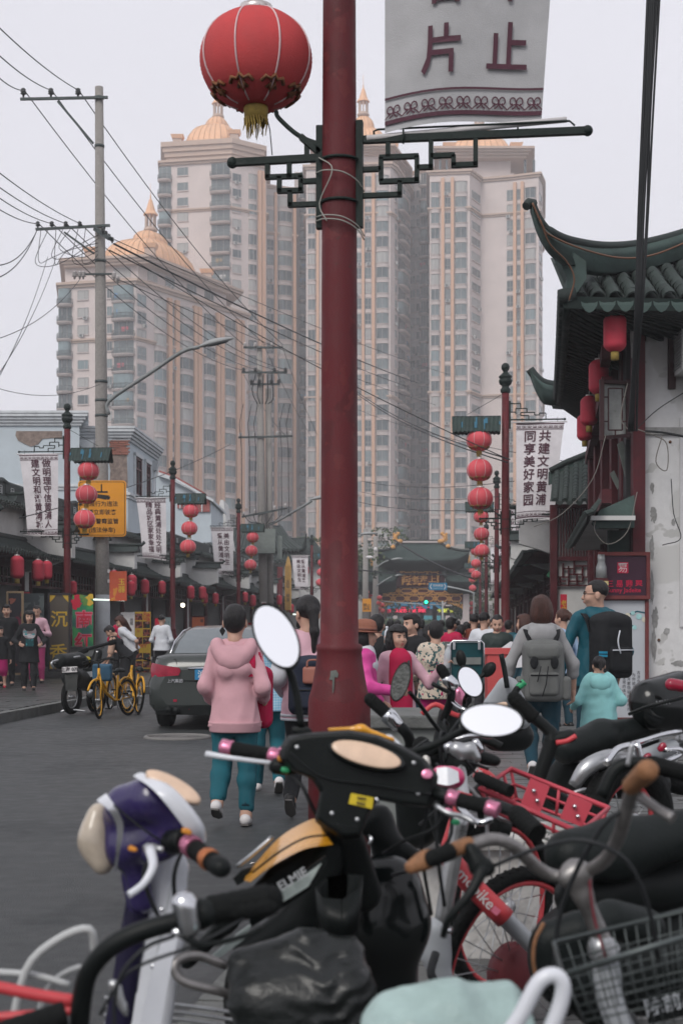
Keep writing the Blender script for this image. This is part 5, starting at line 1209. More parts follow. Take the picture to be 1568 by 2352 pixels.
# ================= utility poles, street lights, wires =================
conc=M('pole_concrete',(.27,.255,.24),rough=.95,var=.22,vs=30,bump=.5,bs=60,stain=.15);greyp=M('pole_grey_paint',(.34,.36,.38),rough=.7,var=.12,vs=4,stain=.15);porc=M('porcelain',(.50,.47,.46),rough=.3,var=.1);porcd=M('insulator_dark',(.07,.075,.075),rough=.4,var=.1);galvd=M('crossarm_steel',(.075,.09,.09),rough=.6,metal=.3,var=.3,stain=.3)
def insul(b,p,m,s=1.):b.mat(m);b.lathe([(.03,-.14),(.035,-.06),(.09,-.05),(.05,-.01),(.09,.01),(.05,.05),(.08,.07),(.04,.11),(.0,.13)],p,10)if s==1. else b.lathe([(r_*s,z_*s)for r_,z_ in((.03,-.14),(.035,-.06),(.09,-.05),(.05,-.01),(.09,.01),(.05,.05),(.08,.07),(.04,.11),(.0,.13))],p,10)
d1=41.0
t=T('utility_pole','tall speckled concrete utility pole carrying the orange traffic sign','utility pole',G(236,1440+1.29*FPX/d1,.12));lu=lambda x,y,o=0.:P(x,y,d1)-t.location+Vector((0,o,0))
b=MB(conc);b.tube([lu(237,1560),lu(235,1200),lu(233,900),lu(228,200)],[.215,.19,.175,.118],20);b.build('pole',t)
b=MB(greyp);b.tube([lu(237,1558),lu(236.3,1366)],[.222,.206],20);b.mat(pipe_w)
for y in(1312,1335):b.box(tuple(lu(252,y,-.14)),(.06,.06,.1))
b.build('painted_sleeve',t)
b=MB(galvd);b.tube([lu(233,874),lu(233,880)],.186,16)
for y in(225,336,522,600,920,955):b.tube([lu(228+(y-200)/140,y-3),lu(228+(y-200)/140,y+3)],.135+(y-200)*.00007,16)
b.build('band',t)
b=MB(galvd);b.bar(lu(50,232,-.15),lu(250,228,-.15),.07,.07)
for x in(57,120,182):insul(b,lu(x,216,-.15),porcd);b.mat(galvd)
b.bar(lu(135,236,-.12),lu(216,332,-.1),.06,.06);b.build('crossarm',t)
b=MB(galvd);b.bar(lu(85,530,-.15),lu(255,521,-.15),.07,.07)
for x in(90,122,154,186):insul(b,lu(x,519,-.15),porcd,.8);b.mat(galvd)
b.bar(lu(150,536,-.12),lu(218,585,-.1),.06,.05)
b.bar(lu(222,530,-.2),lu(265,568,-.9),.12,.10)
for k in range(4):insul(b,lu(246+k*7,545+k*7,-.7),porcd,.7);b.mat(galvd)
b.build('crossarm',t)
b=MB(galvd);b.bar(lu(180,633,-.15),lu(266,632,-.15),.05,.05)
for x in(174,186,194,264,272):insul(b,lu(x,634+(x>260)*(x-262),-.15),porc,.9);b.mat(galvd)
b.build('crossarm',t)
lampg=M('lamp_head_grey',(.30,.31,.31),rough=.4,var=.15);arm_m=M('lamp_arm_grey',(.22,.235,.235),rough=.5,metal=.3,var=.2,stain=.2)
def street_light(pts,hx,hy,dd,L,label,ang=.22,base=None):
 t=T('street_light',label,'street light',pts[0]);l=lambda p:Vector(p)-t.location
 b=MB(arm_m);b.tube([l(p)for p in bez(pts,4)],PX(4.6,dd)if dd<60 else .06,8);b.build('arm',t)
 c=l(P(hx,hy,dd));Q=Matrix.Rotation(-ang,3,'Y');b=MB(lampg);r_=[]
 for i in range(13):
  u=i/12;x=(u-.5)*L;wv=math.sin(math.pi*min(1,u*.96+.02))**.6*(.75+.5*(1-abs(u-.42)));r_.append([Q@Vector((x,math.cos(a)*L*.13*wv,(max(0,math.sin(a))*L*.10+min(0,math.sin(a))*L*.05)*wv))+c for a in[2*math.pi*k/12 for k in range(12)]])
 b.loft(r_);b.build('lamp_head',t);b=MB(galvd);b.ell(c+Q@Vector((L*.05,0,-L*.05)),(L*.3,L*.1,L*.02),12,6,Q);b.build('lens',t);return t
street_light([P(250,952,d1-.2),P(252,920,d1-.2),P(340,860,d1-.4),P(418,808,d1-.6),P(458,797,d1-.7)],496,787,d1-.8,1.05,'long armed street light fixed to the concrete utility pole',.24)
sg=M('traffic_sign_orange',(.72,.30,.025),rough=.5,var=.06,vs=2);sk=M('traffic_sign_black',(.02,.02,.02),rough=.6,var=0);ds=d1-.35
c=P(235,1168,ds);w,h=PX(110,ds),PX(129,ds);t=T('traffic_sign','orange rounded traffic sign with camera symbol on the concrete utility pole','traffic sign',c)
def rrect(w,h,r_,o):
 out=[]
 for cx_,cz_,a0 in((w/2-r_,h/2-r_,0),(-w/2+r_,h/2-r_,90),(-w/2+r_,-h/2+r_,180),(w/2-r_,-h/2+r_,270)):
  for k in range(5):a=R(a0+k*22.5);out.append((cx_+r_*math.cos(a),o,cz_+r_*math.sin(a)))
 return out
b=MB(sg);b.prism(rrect(w,h,.09,0),(0,.03,0));b.build('plate',t);b=MB(sk);r1=rrect(w-.07,h-.07,.07,-.003);r2=rrect(w-.10,h-.10,.06,-.003);n_=len(r1);b.add(r1+r2,[(i,(i+1)%n_,n_+(i+1)%n_,n_+i)for i in range(n_)]);b.build('border',t)
b=MB(sk);X_=lambda x,y:(PX(x-235,ds),-.004,-PX(y-1168,ds))
b.face(*[X_(*p)for p in((216,1128),(248,1128),(248,1132),(216,1132))]);b.face(*[X_(*p)for p in((232,1112),(235,1112),(235,1128),(232,1128))]);b.face(*[X_(*p)for p in((215,1134),(252,1138),(244,1148),(220,1143))]);b.face(*[X_(*p)for p in((247,1143),(251,1140),(254,1140),(252,1147),(246,1148))]);b.build('camera_symbol',t)
for s_,py,dx in(('本路段行为违法',1158,-.12),('请立即驶离',1177,.0),('电子警察监管',1198,-.02),('(违法停车)',1218,.0)):on(t,s_,dx,-PX(py-1168,ds),.165,sk,.012,o=.006)
for o_ in kids(t):
 if o_.name.startswith('lettering')and len(o_.data.vertices):pass
d2=68.0
t=T('utility_pole','second utility pole with many crossarms and a transformer box','utility pole',gp(596,d2));lu2=lambda x,y,o=0.:P(x,y,d2)-t.location+Vector((0,o,0))
b=MB(conc);b.tube([lu2(607,1500),lu2(600,1100),lu2(596,795)],[.22,.19,.12],14);b.build('pole',t);b=MB(conc);b.tube([lu2(620,1500,.3),lu2(616,890,.3)],[.2,.14],12);b.build('pole',t)
armY=[(560,800,650,800),(556,857,660,857),(575,884,643,884),(548,1006,672,1003),(556,1188,660,1168)]
for k,(x0,y0,x1,y1)in enumerate(armY):
 b=MB(galvd);b.bar(lu2(x0,y0,-.2),lu2(x1,y1,-.2),.08,.09)
 for j in range(4):u=(.04,.3,.72,.96)[j];insul(b,lu2(x0+(x1-x0)*u,y0+(y1-y0)*u-5,-.2),porc if k in(0,3,4)else porcd,1.1);b.mat(galvd)
 b.build('crossarm',t)
b=MB(M('transformer_grey_green',(.20,.23,.215),rough=.6,var=.15,stain=.2));b.box(tuple(lu2(606,1245,-.5)),(1.15,.7,1.15));b.box(tuple(lu2(643,1258,-.3)),(.2,.4,1.1));b.build('transformer_box',t)
b=MB(wire_m)
for x0,x1 in((548,553),(567,571),(581,584),(640,644),(655,660)):b.tube([lu2(*p,-.3)for p in((x0+12,930),(x0+3,975),(x0+8,1040),(x1+3,1100),(x1+4,1180))],.016,5)
for k in range(5):b.tube(bez([lu2(560+k*22,1182,-.3),lu2(575+k*14,1200,-.5),lu2(598+k*5,1206,-.6),lu2(600+k*6,1222,-.6)],4),.018,5)
for k in range(5):b.tube(bez([lu2(588+k*9,862,-.3),lu2(580+k*12,900+k*4,-.3),lu2(592+k*6,930,-.3)],4),.025,5)
b.build('jumper_cable',t)
street_light([P(618,1205,d2-.4),P(640,1195,d2-.5),P(700,1160,d2-1),P(716,1150,d2-1)],732,1144,d2-1,.9,'rusty armed street light on the second utility pole',.2)
b=MB(prwhite);c=P(606,1390,d2-.4);t=T('round_notice','small white notice with red ring on the second utility pole','notice',c);b.box((0,0,0),(.22,.03,.3));b.build('plate',t);b=MB(prred);b.ring((0,-.03,.03),.07,.015,Q=Matrix.Rotation(R(90),3,'X'));b.build('ring_print',t)
for px,yt,d,nm in((839,1215,118,'left of two slim grey poles before the gate'),(862,1232,122,'right of two slim grey poles before the gate')):
 b=MB(conc);b.tube([(0,0,0),(0,0,ZP(yt,d))],[.32,.2],10);b.mat(galvd);b.bar((-1.0,0,ZP(yt,d)-.4),(1.0,0,ZP(yt,d)-.4),.1,.1);tag(b.build('utility_pole',None,gp(px,d)),nm,'utility pole')
street_light([P(818,1232,110),P(825,1231,110),P(833,1229,110)],845,1226,110,1.3,'far street light head touching the near post edge',.05);street_light([P(862,1305,118),P(880,1292,118),P(892,1287,118)],914-3,1284,118,1.0,'upper street light on the slim pole before the gate',.1);street_light([P(864,1346,118),P(885,1332,118),P(900,1324,118)],918,1321,118,.85,'lower street light on the slim pole before the gate',.1)
for x,y,d,nm in((862,1262,117,'white globe lamp on the slim grey pole'),(848,1280,116,'white surveillance camera on the slim grey pole')):
 b=MB(pipe_w);b.ell((0,0,0),(.16,.16,.2)if 'globe' in nm else(.3,.14,.14),10,8);tag(b.build('globe_lamp' if 'globe' in nm else 'surveillance_camera',None,P(x,y,d)),nm,'lamp' if 'globe' in nm else 'camera')
t,w,h=board('far orange traffic sign with lanterns before it',832,852,1375,1405,105,0,sg,None);on(t,'禁止\n停车',0,-.15,.26,sk)
for k,(x,y)in enumerate(((871,1373),(870,1385),(877,1390),(869,1399),(878,1403),(842,1360),(841,1373),(840,1386),(1083,1386),(1083,1397),(1084,1407))):lantern(RLAN,P(x,y,120+k),('upper','second','third','fourth','lowest')[k]+' lantern of the far cluster left of the bank' if k<5 else('top','middle','bottom')[(k-5)%3]+(' far lantern before the far orange sign' if k<8 else ' far lantern at the right gate pillar'),.8)
def wire(label,pts,r=.012,sag=None,m=None,cat='wire',group='overhead wires'):
 pts=[Vector(p)for p in pts]
 if sag is not None:
  a,c=pts[0],pts[-1];pts=[a.lerp(c,i/14)-Vector((0,0,4*sag*(i/14)*(1-i/14)))for i in range(15)]
 return hang_wire('overhead_wire',label,cat,pts,r,group,m)
orn=['first','second','third','fourth','fifth','sixth','seventh']
for k,(x,yl,x2)in enumerate(((57,172,560),(120,122,610),(182,57,650))):
 wire(f'{orn[k]} wire from the left edge to the top crossarm of the concrete pole',[P(-30,yl-22,27),P(x,208,d1-.15)],.014,.12)
 wire(f'{orn[k]} wire from the top crossarm down to the second utility pole',[P(x,208,d1-.15),P(x2,792,d2)],.016,.5)
for k,(x,yl,x2,y2)in enumerate(((90,478,556,850),(122,450,600,852),(154,425,640,852),(186,390,660,850))):
 wire(f'{orn[k]} wire from the left edge to the lower crossarm of the concrete pole',[P(-30,yl-16,27),P(x,514,d1-.15)],.012,.1)
 wire(f'{orn[k]} wire from the lower crossarm down to the second utility pole',[P(x,514,d1-.15),P(x2,y2,d2)],.014,.7)
for k,(a,c,d0,d_,r_)in enumerate((((252,575),(940,890),d1-.3,95,.02),((262,560),(960,880),d1-.3,95,.03),((266,570),(1160,1052),d1-.3,31,.012),((240,540),(1030,860),d1-.3,90,.012),((268,640),(1000,930),d1-.3,92,.012),((235,880),(0,893),d1-.3,34,.008),((185,640),(-10,780),d1-.3,26,.008),((110,590),(-10,880),d1-.3,25,.008),((130,590),(-10,870),d1-.3,25,.008),((85,530),(-10,640),d1-.3,26,.012),((86,528),(-10,610),d1-.3,26,.012),((530,1020),(45,1190),66,34,.014),((820,905),(1165,1062),60,31,.016),((820,900),(1170,1055),60,31,.016),((820,940),(1300,1060),80,40,.01),((830,1105),(1180,1105),70,45,.012),((830,1130),(1150,1140),80,50,.012),((820,1152),(1150,1170),90,52,.016),((905,1240),(1090,1330),100,80,.06),((820,1308),(1100,1316),110,100,.05),((655,1000),(560,860),67,80,.012),((605,790),(720,1010),68,95,.012),((650,800),(730,1000),68,90,.012))):
 wire(f'{orn[k // 7] if k > 6 else "top"} '+['thick','thin','slack','upper','lower','long','short'][k%7]+f' wire from {"the concrete pole" if k < 11 else "the second utility pole" if k > 19 else "the left row"} to '+('the left edge' if c[0]<=0 else 'the gate roof' if c[1]>1150 else 'the right row' if c[0]>1050 else 'the cream towers'),[P(*a,d0),P(*c,d_)],r_,.25)
for k in range(7):
 rr=random.Random(k);x=95+k*17;wire(f'loose looping cable under the lower crossarm, {orn[k]} from its outer end',bez([P(x,525,d1-.3),P(x-20+rr.uniform(-15,20),590+rr.uniform(-25,20),d1-.5),P(x+25,600+rr.uniform(-25,15),d1-.5),P(225,540+k*9,d1-.2)],6),.010,group='loose cables at the concrete pole')
b=MB(wire_m);rr=random.Random(11)
for k in range(7):
 o=(k-3)*3.2;b.tube(bez([P(1502+o*1.4,-40,17.2),P(1488+o*1.2+rr.uniform(-3,3),250,17.4),P(1476+o+rr.uniform(-3,3),480,17.6),P(1468+o*.8,690,17.8),P(1458+o*.7+rr.uniform(-4,4),830,18.3),P(1452+o*.8+rr.uniform(-6,6),990,18.8)],6),rr.choice((.010,.014,.022)),6)
tag(b.build('cable_bundle'),'thick black bundle of cables dropping past the right flying eave','cable bundle')
paleb=M('pale_wire',(.16,.15,.135),rough=.7,var=0)
for k,(pts_,r_,m_,lb_)in enumerate((([(1480,990),(1530,995),(1600,1010)],.016,wire_m,'black cable running along the white wall ledge'),([(1460,985),(1500,1000),(1530,1020),(1530,1080),(1505,1060),(1520,1000)],.008,paleb,'coil of pale loose wire on the white wall'),([(1455,990),(1510,940),(1580,895)],.007,wire_m,'thin straight wire rising to the air conditioner'),([(1440,880),(1425,960),(1450,995)],.008,paleb,'pale wire looping past the casement'),([(1540,1100),(1546,1180),(1562,1236),(1520,1252)],.007,wire_m,'thin black wire dropping down the white wall'),([(1462,1130),(1440,1220),(1395,1250),(1365,1220),(1368,1190)],.007,paleb,'pale wire sagging under the pent roof'),([(1390,1000),(1360,1100),(1290,1180),(1225,1210)],.006,paleb,'pale wire sagging from the casement to the lamp post'),([(1480,705),(1540,700),(1600,715)],.014,wire_m,'short black cable under the right eave'))):
 hang_wire('cable',lb_,'cable',bez([P(x,y,19.3 if y>700 else 18.7)for x,y in pts_],5),r_,m=m_)
rope=M('brown_wire',(.16,.08,.05),rough=.7,var=.1);hang_wire('cable','brown cable draped along the green hip ridge','cable',bez([P(1222,466,17.8),P(1246,520,17.9),P(1262,540,18),P(1330,570,18.3),P(1420,592,18.9),P(1500,585,19.4),P(1600,545,19.8)],6),.014,m=rope);hang_wire('cable','second brown cable looping round the roof corner','cable',bez([P(1240,505,17.85),P(1262,560,18),P(1300,600,18.2),P(1318,640,18.3),P(1306,690,18.4)],6),.012,m=rope)
# ================= people =================
skin=M('skin',(.46,.28,.21),rough=.55,var=.07,vs=20);lipm=M('lips',(.34,.10,.09),rough=.5,var=0);eyem=M('eye_dark',(.02,.015,.012),rough=.3,var=0);eyew=M('eye_white',(.6,.58,.55),rough=.3,var=0)
hblack=M('hair_black',(.012,.011,.012),rough=.42,var=.4,vs=40,bump=.6,bs=160,stretch=(1,1,.15));hbrown=M('hair_brown',(.055,.022,.016),rough=.42,var=.4,vs=40,bump=.6,bs=160,stretch=(1,1,.15))
def cl(name,c,**k):return M('cloth_'+name,c,rough=k.pop('rough',.85),var=k.pop('var',.12),vs=k.pop('vs',7),bump=.12,bs=160,**k)
jeans=cl('teal_jeans',(.012,.10,.13),stretch=(1,1,.3));jeansd=cl('dark_jeans',(.012,.045,.065));black=cl('black',(.012,.013,.015));dkgrey=cl('charcoal',(.035,.035,.04));whitec=cl('white',(.58,.60,.64));pinkc=cl('dusty_pink',(.54,.31,.345),vs=4);redc=cl('crimson',(.42,.012,.06));greyc=cl('grey_jersey',(.30,.30,.305));tealc=cl('petrol_shell',(.004,.075,.105),rough=.6);mintc=cl('mint',(.26,.56,.56),rough=.7);maroonc=cl('maroon',(.14,.012,.04));brownc=cl('rust_brown',(.15,.035,.02));magc=cl('magenta',(.36,.012,.12));hotpink=cl('hot_pink_shell',(.60,.06,.28),rough=.5);palepink=cl('pale_pink',(.55,.34,.40));denim=cl('denim',(.06,.15,.19));ltblue=cl('light_blue',(.30,.42,.58));beigec=cl('beige',(.42,.27,.20));sneak=M('white_sneaker',(.58,.56,.56),rough=.6,var=.1);blackshoe=M('black_shoe',(.015,.015,.016),rough=.4,var=.1);solem=M('shoe_sole_grey',(.10,.095,.09),rough=.8,var=.2)
plaid=M('cloth_sky_plaid',(.20,.42,.58),rough=.85,var=.1)
def plaid_nodes(m):
 n=m.node_tree;L=n.links.new;b=n.nodes['Principled BSDF'];tc=n.nodes.new('ShaderNodeTexCoord');cur=b.inputs['Base Color'].links[0].from_socket
 for ax in('X','Z'):
  w=n.nodes.new('ShaderNodeTexWave');w.bands_direction=ax;w.inputs['Scale'].default_value=14;L(tc.outputs['Object'],w.inputs[0]);r=n.nodes.new('ShaderNodeMapRange');r.inputs[1].default_value=.80;r.inputs[2].default_value=.85;r.inputs[4].default_value=.45;L(w.outputs['Fac'],r.inputs[0])
  mx=n.nodes.new('ShaderNodeMix');mx.data_type='RGBA';L(r.outputs[0],mx.inputs[0]);L(cur,mx.inputs[6]);mx.inputs[7].default_value=(.55,.66,.72,1);cur=mx.outputs[2]
 L(cur,b.inputs['Base Color'])
plaid_nodes(plaid)
floral=spots('cloth_floral',(.52,.44,.36),[((.05,.10,.10),19,.57),((.015,.05,.06),27,.61),((.10,.19,.19),31,.62),((.36,.02,.10),21,.66)])
STAND=dict(RE=(-.165,.02,.63),RW=(-.165,-.02,.475),LE=(.165,.02,.63),LW=(.165,-.02,.475),RK=(-.06,-.01,.28),RA=(-.065,.01,.045),LK=(.06,-.01,.28),LA=(.065,.01,.045))
WALK1=dict(STAND,RK=(-.06,-.06,.285),RA=(-.06,.10,.075),LK=(.055,-.03,.28),LA=(.055,-.09,.045),RE=(-.16,.05,.63),RW=(-.16,.03,.48),LE=(.16,-.03,.63),LW=(.16,-.09,.49))
WALK2=dict(STAND,LK=(.06,-.05,.285),LA=(.06,.13,.09),RK=(-.055,-.03,.28),RA=(-.055,-.06,.045))
POCK=dict(RE=(-.132,.055,.64),RW=(-.115,-.08,.57),LE=(.132,.055,.64),LW=(.125,-.08,.57))
def hand(mb,w,dr,side,s,curl=.5,h=.008):
 """palm and five fingers from wrist w along direction dr"""
 d=Vector(dr).normalized();x=d.cross(Vector((0,-1,0))if abs(d.y)<.8 else Vector((0,0,1))).normalized();n=x.cross(d)*1.0;w=Vector(w);q=SDF();th=Vector((0,-1,0))if abs(d.y)<.8 else Vector((0,0,1));x=th;n=d.cross(x).normalized()*side
 q.cone(w-d*.03*s,w+d*.02*s,.026*s,.028*s);q.cone(w+d*.02*s,w+d*.075*s,.034*s,.038*s,fl=(n,1.9))
 for i,(o,l)in enumerate(((.030,.070),(.011,.080),(-.010,.074),(-.029,.058))):
  a=w+d*.085*s+x*o*s;m_=a+(d*math.cos(curl)-n*math.sin(curl)*-1)*l*.5*s;e=m_+(d*math.cos(curl*2.2)+n*math.sin(curl*2.2))*l*.5*s;q.cone(a,m_,.0100*s,.0095*s,k=.008);q.cone(m_,e,.0095*s,.008*s,k=.004)
 a=w+d*.03*s+x*.034*s;m_=a+(d*.7+x*.8)*.034*s;q.cone(a,m_,.013*s,.011*s,k=.012);q.cone(m_,m_+(d*.95+n*.3)*.032*s,.011*s,.009*s,k=.006)
 q.surf(mb,h,.012)
def person(label,px,yt,d,z0=0.,rz=0.,top=None,bot=None,hair=('short',None),pose=STAND,H=None,bulk=1.,sl=.95,leg=.95,shoe=None,res=.017,yaw=0.,pitch=0.,lean=(0,0),loose=1.,noise=.010,hands=True,face=True,hem=.47,woman=True,skirt=None,seed=1,cuff=False,hip=(0,0,0),curl=.5,name='person'):
 H=H or(ZP(yt,d)-z0-.012);S_=lambda p:np.array(p,float)*H;hd=H/6.75
 t=T(name,label,'person',(XP(px,d),d,z0),rz,'people walking in the street');J={k:S_(v)for k,v in pose.items()}
 hipz=.52;pel=S_((hip[0],hip[1],hipz+hip[2]));nk=S_((lean[0]+hip[0],lean[1]+hip[1],.825+hip[2]))if abs(lean[1])<.12 else pel+np.array([lean[0]*H,lean[1]*H,math.sqrt(max(.001,(.305)**2-lean[1]**2))*H])
 ax=(nk-pel);L_=np.linalg.norm(ax);ax=ax/L_;X_=np.array([1.,0,0]);fd=np.cross(ax,X_);fd=fd/np.linalg.norm(fd);sw=(.090 if woman else .103)*H
 tp=lambda u,x=0.,y=0.:pel+ax*L_*u+X_*x*H+fd*y*H
 SH={'L':tp(.93,0)+X_*sw,'R':tp(.93,0)-X_*sw};HP={'L':pel+X_*.050*H+np.array([0,0,-.02*H]),'R':pel-X_*.050*H+np.array([0,0,-.02*H])}
 if '_arms_rel' in pose:pass
 def torso(q,e,lo=0.):
  b_=bulk;q.cone(tp(-.02+lo),tp(.18),(.092*b_)*H+e,.084*b_*H+e,fl=(fd,1.35)).cone(tp(.18),tp(.42),.084*b_*H+e,.078*b_*H+e,fl=(fd,1.35)).cone(tp(.42),tp(.78),.078*b_*H+e,.092*b_*H+e,fl=(fd,1.4)).cone(SH['L']*.85+SH['R']*.15,SH['R']*.85+SH['L']*.15,.046*H+e,fl=(fd,1.1))
  if woman:q.ell(tp(.66,.035,.045),(.04*H+e,)*3).ell(tp(.66,-.035,.045),(.04*H+e,)*3)
 def arm(q,s,e,f=1.,grow=0.):
  a,b_,c=SH[s],J[s+'E'],J[s+'W'];q.cone(a,b_,.028*H*bulk**.5+e,.0235*H+e);
  if f>.05:q.cone(b_,b_+(c-b_)*f,.025*H+e,(.025-.008*f)*H+e+grow)
 def legs(q,s,e,f=1.,grow=0.):
  a,b_,c=HP[s],J[s+'K'],J[s+'A'];q.cone(a,b_,.058*H*bulk**.4+e,.036*H+e).cone(b_,b_+(c-b_)*.3,.036*H+e,.036*H+e+grow*.3);
  if f>.3:q.cone(b_+(c-b_)*.3,b_+(c-b_)*f,.036*H+e+grow*.3,.036*H-(f-.3)*.018*H+e+grow)
 nb=nk;hc=nb+ax*.075*H*.6+np.array([0,0,.065*H])
 Mh=Matrix.Translation(Vector(hc))@Matrix.Rotation(yaw,4,'Z')@Matrix.Rotation(pitch,4,'X');k=hd/.23
 b=MB(skin);q=SDF();torso(q,-.004);q.cone(tp(.95),hc-np.array([0,0,.03*H]),.034*H,.030*H)
 for s in 'LR':arm(q,s,0);legs(q,s,-.002);q.cone(J[s+'A'],J[s+'A']+S_((0,-.05,-.018)),.024*H,.02*H)
 q.surf(b,res*1.15,.04)
 b.M=Mh;q=SDF();q.ell((0,.008*k,.035*k),(.076*k,.095*k,.085*k)).ell((0,-.018*k,-.03*k),(.060*k,.072*k,.080*k)).ell((0,-.045*k,-.085*k),(.030*k,.03*k,.026*k)).cone((0,.01*k,-.06*k),(0,.03*k,-.13*k),.05*k,.048*k)
 q.cone((0,-.088*k,.01*k),(0,-.106*k,-.028*k),.010*k,.015*k,k=.014*k);q.ell((.036*k,-.062*k,-.03*k),(.028*k,)*3).ell((-.036*k,-.062*k,-.03*k),(.028*k,)*3).ell((0,-.088*k,-.058*k),(.026*k,.012*k,.016*k),k=.012)
 for s in(-1,1):q.ell((s*.079*k,.012*k,-.01*k),(.012*k,.022*k,.032*k),k=.008)
 q.surf(b,res*.55 if face else res*.8,.03*k);b.M=None
 if hands:
  for s,sg in(('L',1),('R',-1)):hand(b,J[s+'W'],J[s+'W']-J[s+'E'],sg,H/1.65,curl,.0075 if d<20 else .011)
 body=b.build('body',t)
 if face:
  b=MB(eyem,M=Mh)
  for s in(-1,1):
   b.mat(eyew);b.ell((s*.031*k,-.079*k,.004*k),(.013*k,.010*k,.0055*k),8,6);b.mat(eyem);b.ell((s*.031*k,-.086*k,.004*k),(.0058*k,.005*k,.0055*k),8,6)
   b.mat(hblack);b.tube([(s*.014*k,-.094*k,.024*k),(s*.03*k,-.094*k,.029*k),(s*.048*k,-.078*k,.024*k)],[.004*k,.0045*k,.002*k],5);b.tube([(s*.019*k,-.089*k,.010*k),(s*.031*k,-.090*k,.0125*k),(s*.045*k,-.08*k,.008*k)],.0025*k,4)
  b.build('eyes',t);b=MB(lipm,M=Mh);b.ell((0,-.098*k,-.055*k),(.021*k,.007*k,.004*k),10,6).ell((0,-.096*k,-.064*k),(.018*k,.008*k,.005*k),10,6);b.build('mouth',t)
 st,hm=hair[0],hair[1]or hblack;b=MB(hm,M=Mh);q=SDF()
 if st!='none':
  g=1.0 if st in('short','crop')else 1.05;q.ell((0,.014*k,.044*k),(.083*k*g,.101*k*g,.090*k*g));zf=.050*k;yf=-.035*k;fr=None
  if st=='crop':zf=.07*k;q=SDF();q.ell((0,.012*k,.044*k),(.080*k,.098*k,.086*k))
  if st=='short':q.ell((0,.045*k,-.005*k),(.074*k,.066*k,.075*k)).ell((0,-.05*k,.085*k),(.06*k,.05*k,.035*k))
  if st in('bob','long','curly'):q.ell((0,.03*k,-.03*k),(.103*k,.092*k,.118*k)).ell((0,-.045*k,.08*k),(.066*k,.05*k,.04*k));yf=-.028*k
  if st=='long':q.cone((0,.06*k,-.05*k),(0,.085*k,-.27*k),.085*k,.05*k)
  if st=='curly':q.ell((.07*k,.02*k,-.02*k),(.055*k,.07*k,.11*k)).ell((-.07*k,.02*k,-.02*k),(.055*k,.07*k,.11*k)).ell((0,0,.07*k),(.10*k,.105*k,.08*k))
  if st=='pony':q.ell((0,.105*k,.02*k),(.035*k,)*3).cone((0,.115*k,.02*k),(0,.145*k,-.13*k),.036*k,.032*k).cone((0,.145*k,-.13*k),(0,.13*k,-.30*k),.032*k,.012*k)
  if st=='stub':q.ell((0,.105*k,.045*k),(.035*k,)*3).cone((0,.115*k,.05*k),(.01*k,.16*k,-.04*k),.034*k,.02*k)
  q.surf(b,max(.008,res*.62),.03*k,noise=.0035*k if st!='curly' else .010*k,ns=70,seed=seed,cut=lambda X:np.minimum(yf+.02*k*0-X[...,1],zf-X[...,2]+.25*np.abs(X[...,0]))if True else None);b.build('hair',t)
 if top is not None:
  b=MB(top);q=SDF();torso(q,.008*loose+.003);q.cone(tp((hem-.52)/.305),tp(.18),.114*bulk*H+.010*loose,.090*bulk*H+.009*loose,fl=(fd,1.3));q.cone(tp(.9),tp(1.02),.052*H,.036*H)
  if sl>.2:
   for s in 'LR':arm(q,s,.0065*loose+.003,sl,.005)
  else:
   for s in 'LR':q.cone(SH[s],SH[s]+(J[s+'E']-SH[s])*.8,.036*H+.012,.034*H+.014)
  zc=hem*H;pz=pel;q.surf(b,res,.035,noise=noise,ns=30,seed=seed,cut=lambda X:np.maximum(-((X-tp((hem-.52)/.305))@ax)-.0-9*(np.abs((X-pel)@X_)>.16*H),(np.linalg.norm((X-np.array(hc)),axis=-1)<.082*H)*1.0-.5)if True else None);b.build('top',t)
 if bot is not None:
  b=MB(bot);q=SDF();q.cone(tp(-.03),tp(.14),.093*bulk*H+.006,.085*bulk*H+.006,fl=(fd,1.3))
  for s in 'LR':legs(q,s,.008*min(loose,1.2),leg,.006)
  if skirt:q.cone(pel,pel-np.array([0,0,skirt*H]),.10*H,.12*H,fl=(fd,1.25))
  q.surf(b,res,.03,noise=noise*.7,ns=34,seed=seed+3);b.build('trousers' if not skirt else 'skirt',t)
  if cuff:
   b=MB(jeansd)
   for s in 'LR':kk,aa=J[s+'K'],J[s+'A'];b.tube([kk+(aa-kk)*u for u in(leg-.13,leg)],[.034*H]*2,14)
   b.build('rolled_cuff',t)
 if shoe is not None:
  for s in 'LR':
   a=J[s+'A'];v=a-J[s+'K'];v=v/np.linalg.norm(v);fw=np.cross(v,X_);fw=fw/np.linalg.norm(fw);fw=fw if fw[1]<0 else-fw
   f0=a+v*.016*H+fw*-.022*H;f1=a+v*.022*H+fw*.075*H;b=MB(shoe);q=SDF();q.cone(f0,f0+fw*.06*H,.021*H,.020*H).cone(f0+fw*.05*H,f1,.020*H,.016*H).cone(a-v*.004*H,f0,.019*H,.021*H);q.surf(b,max(.008,res*.6),.03);b.mat(solem)
   sd=np.cross(fw,v);o0=f0+v*.018*H;o1=f1+v*.014*H;b.prism([tuple(o0+fw*H*fx*1.0+sd*H*sx*.023)for fx,sx in((-.022,-.7),(-.022,.7),(.04,1.05),(.085,1.0),(.112,0),(.085,-1.0),(.04,-1.05))],tuple(v*.008*H));b.build('shoe',t)
 return t,J,H,Mh,SH,tp,k
def strap(t,m,pts,w=.045,name='strap',th=.012):
 b=MB(m);p=bez(pts,5);
 for a,c in zip(p,p[1:]):b.bar(a,c,w,th)
 return b.build(name,t)
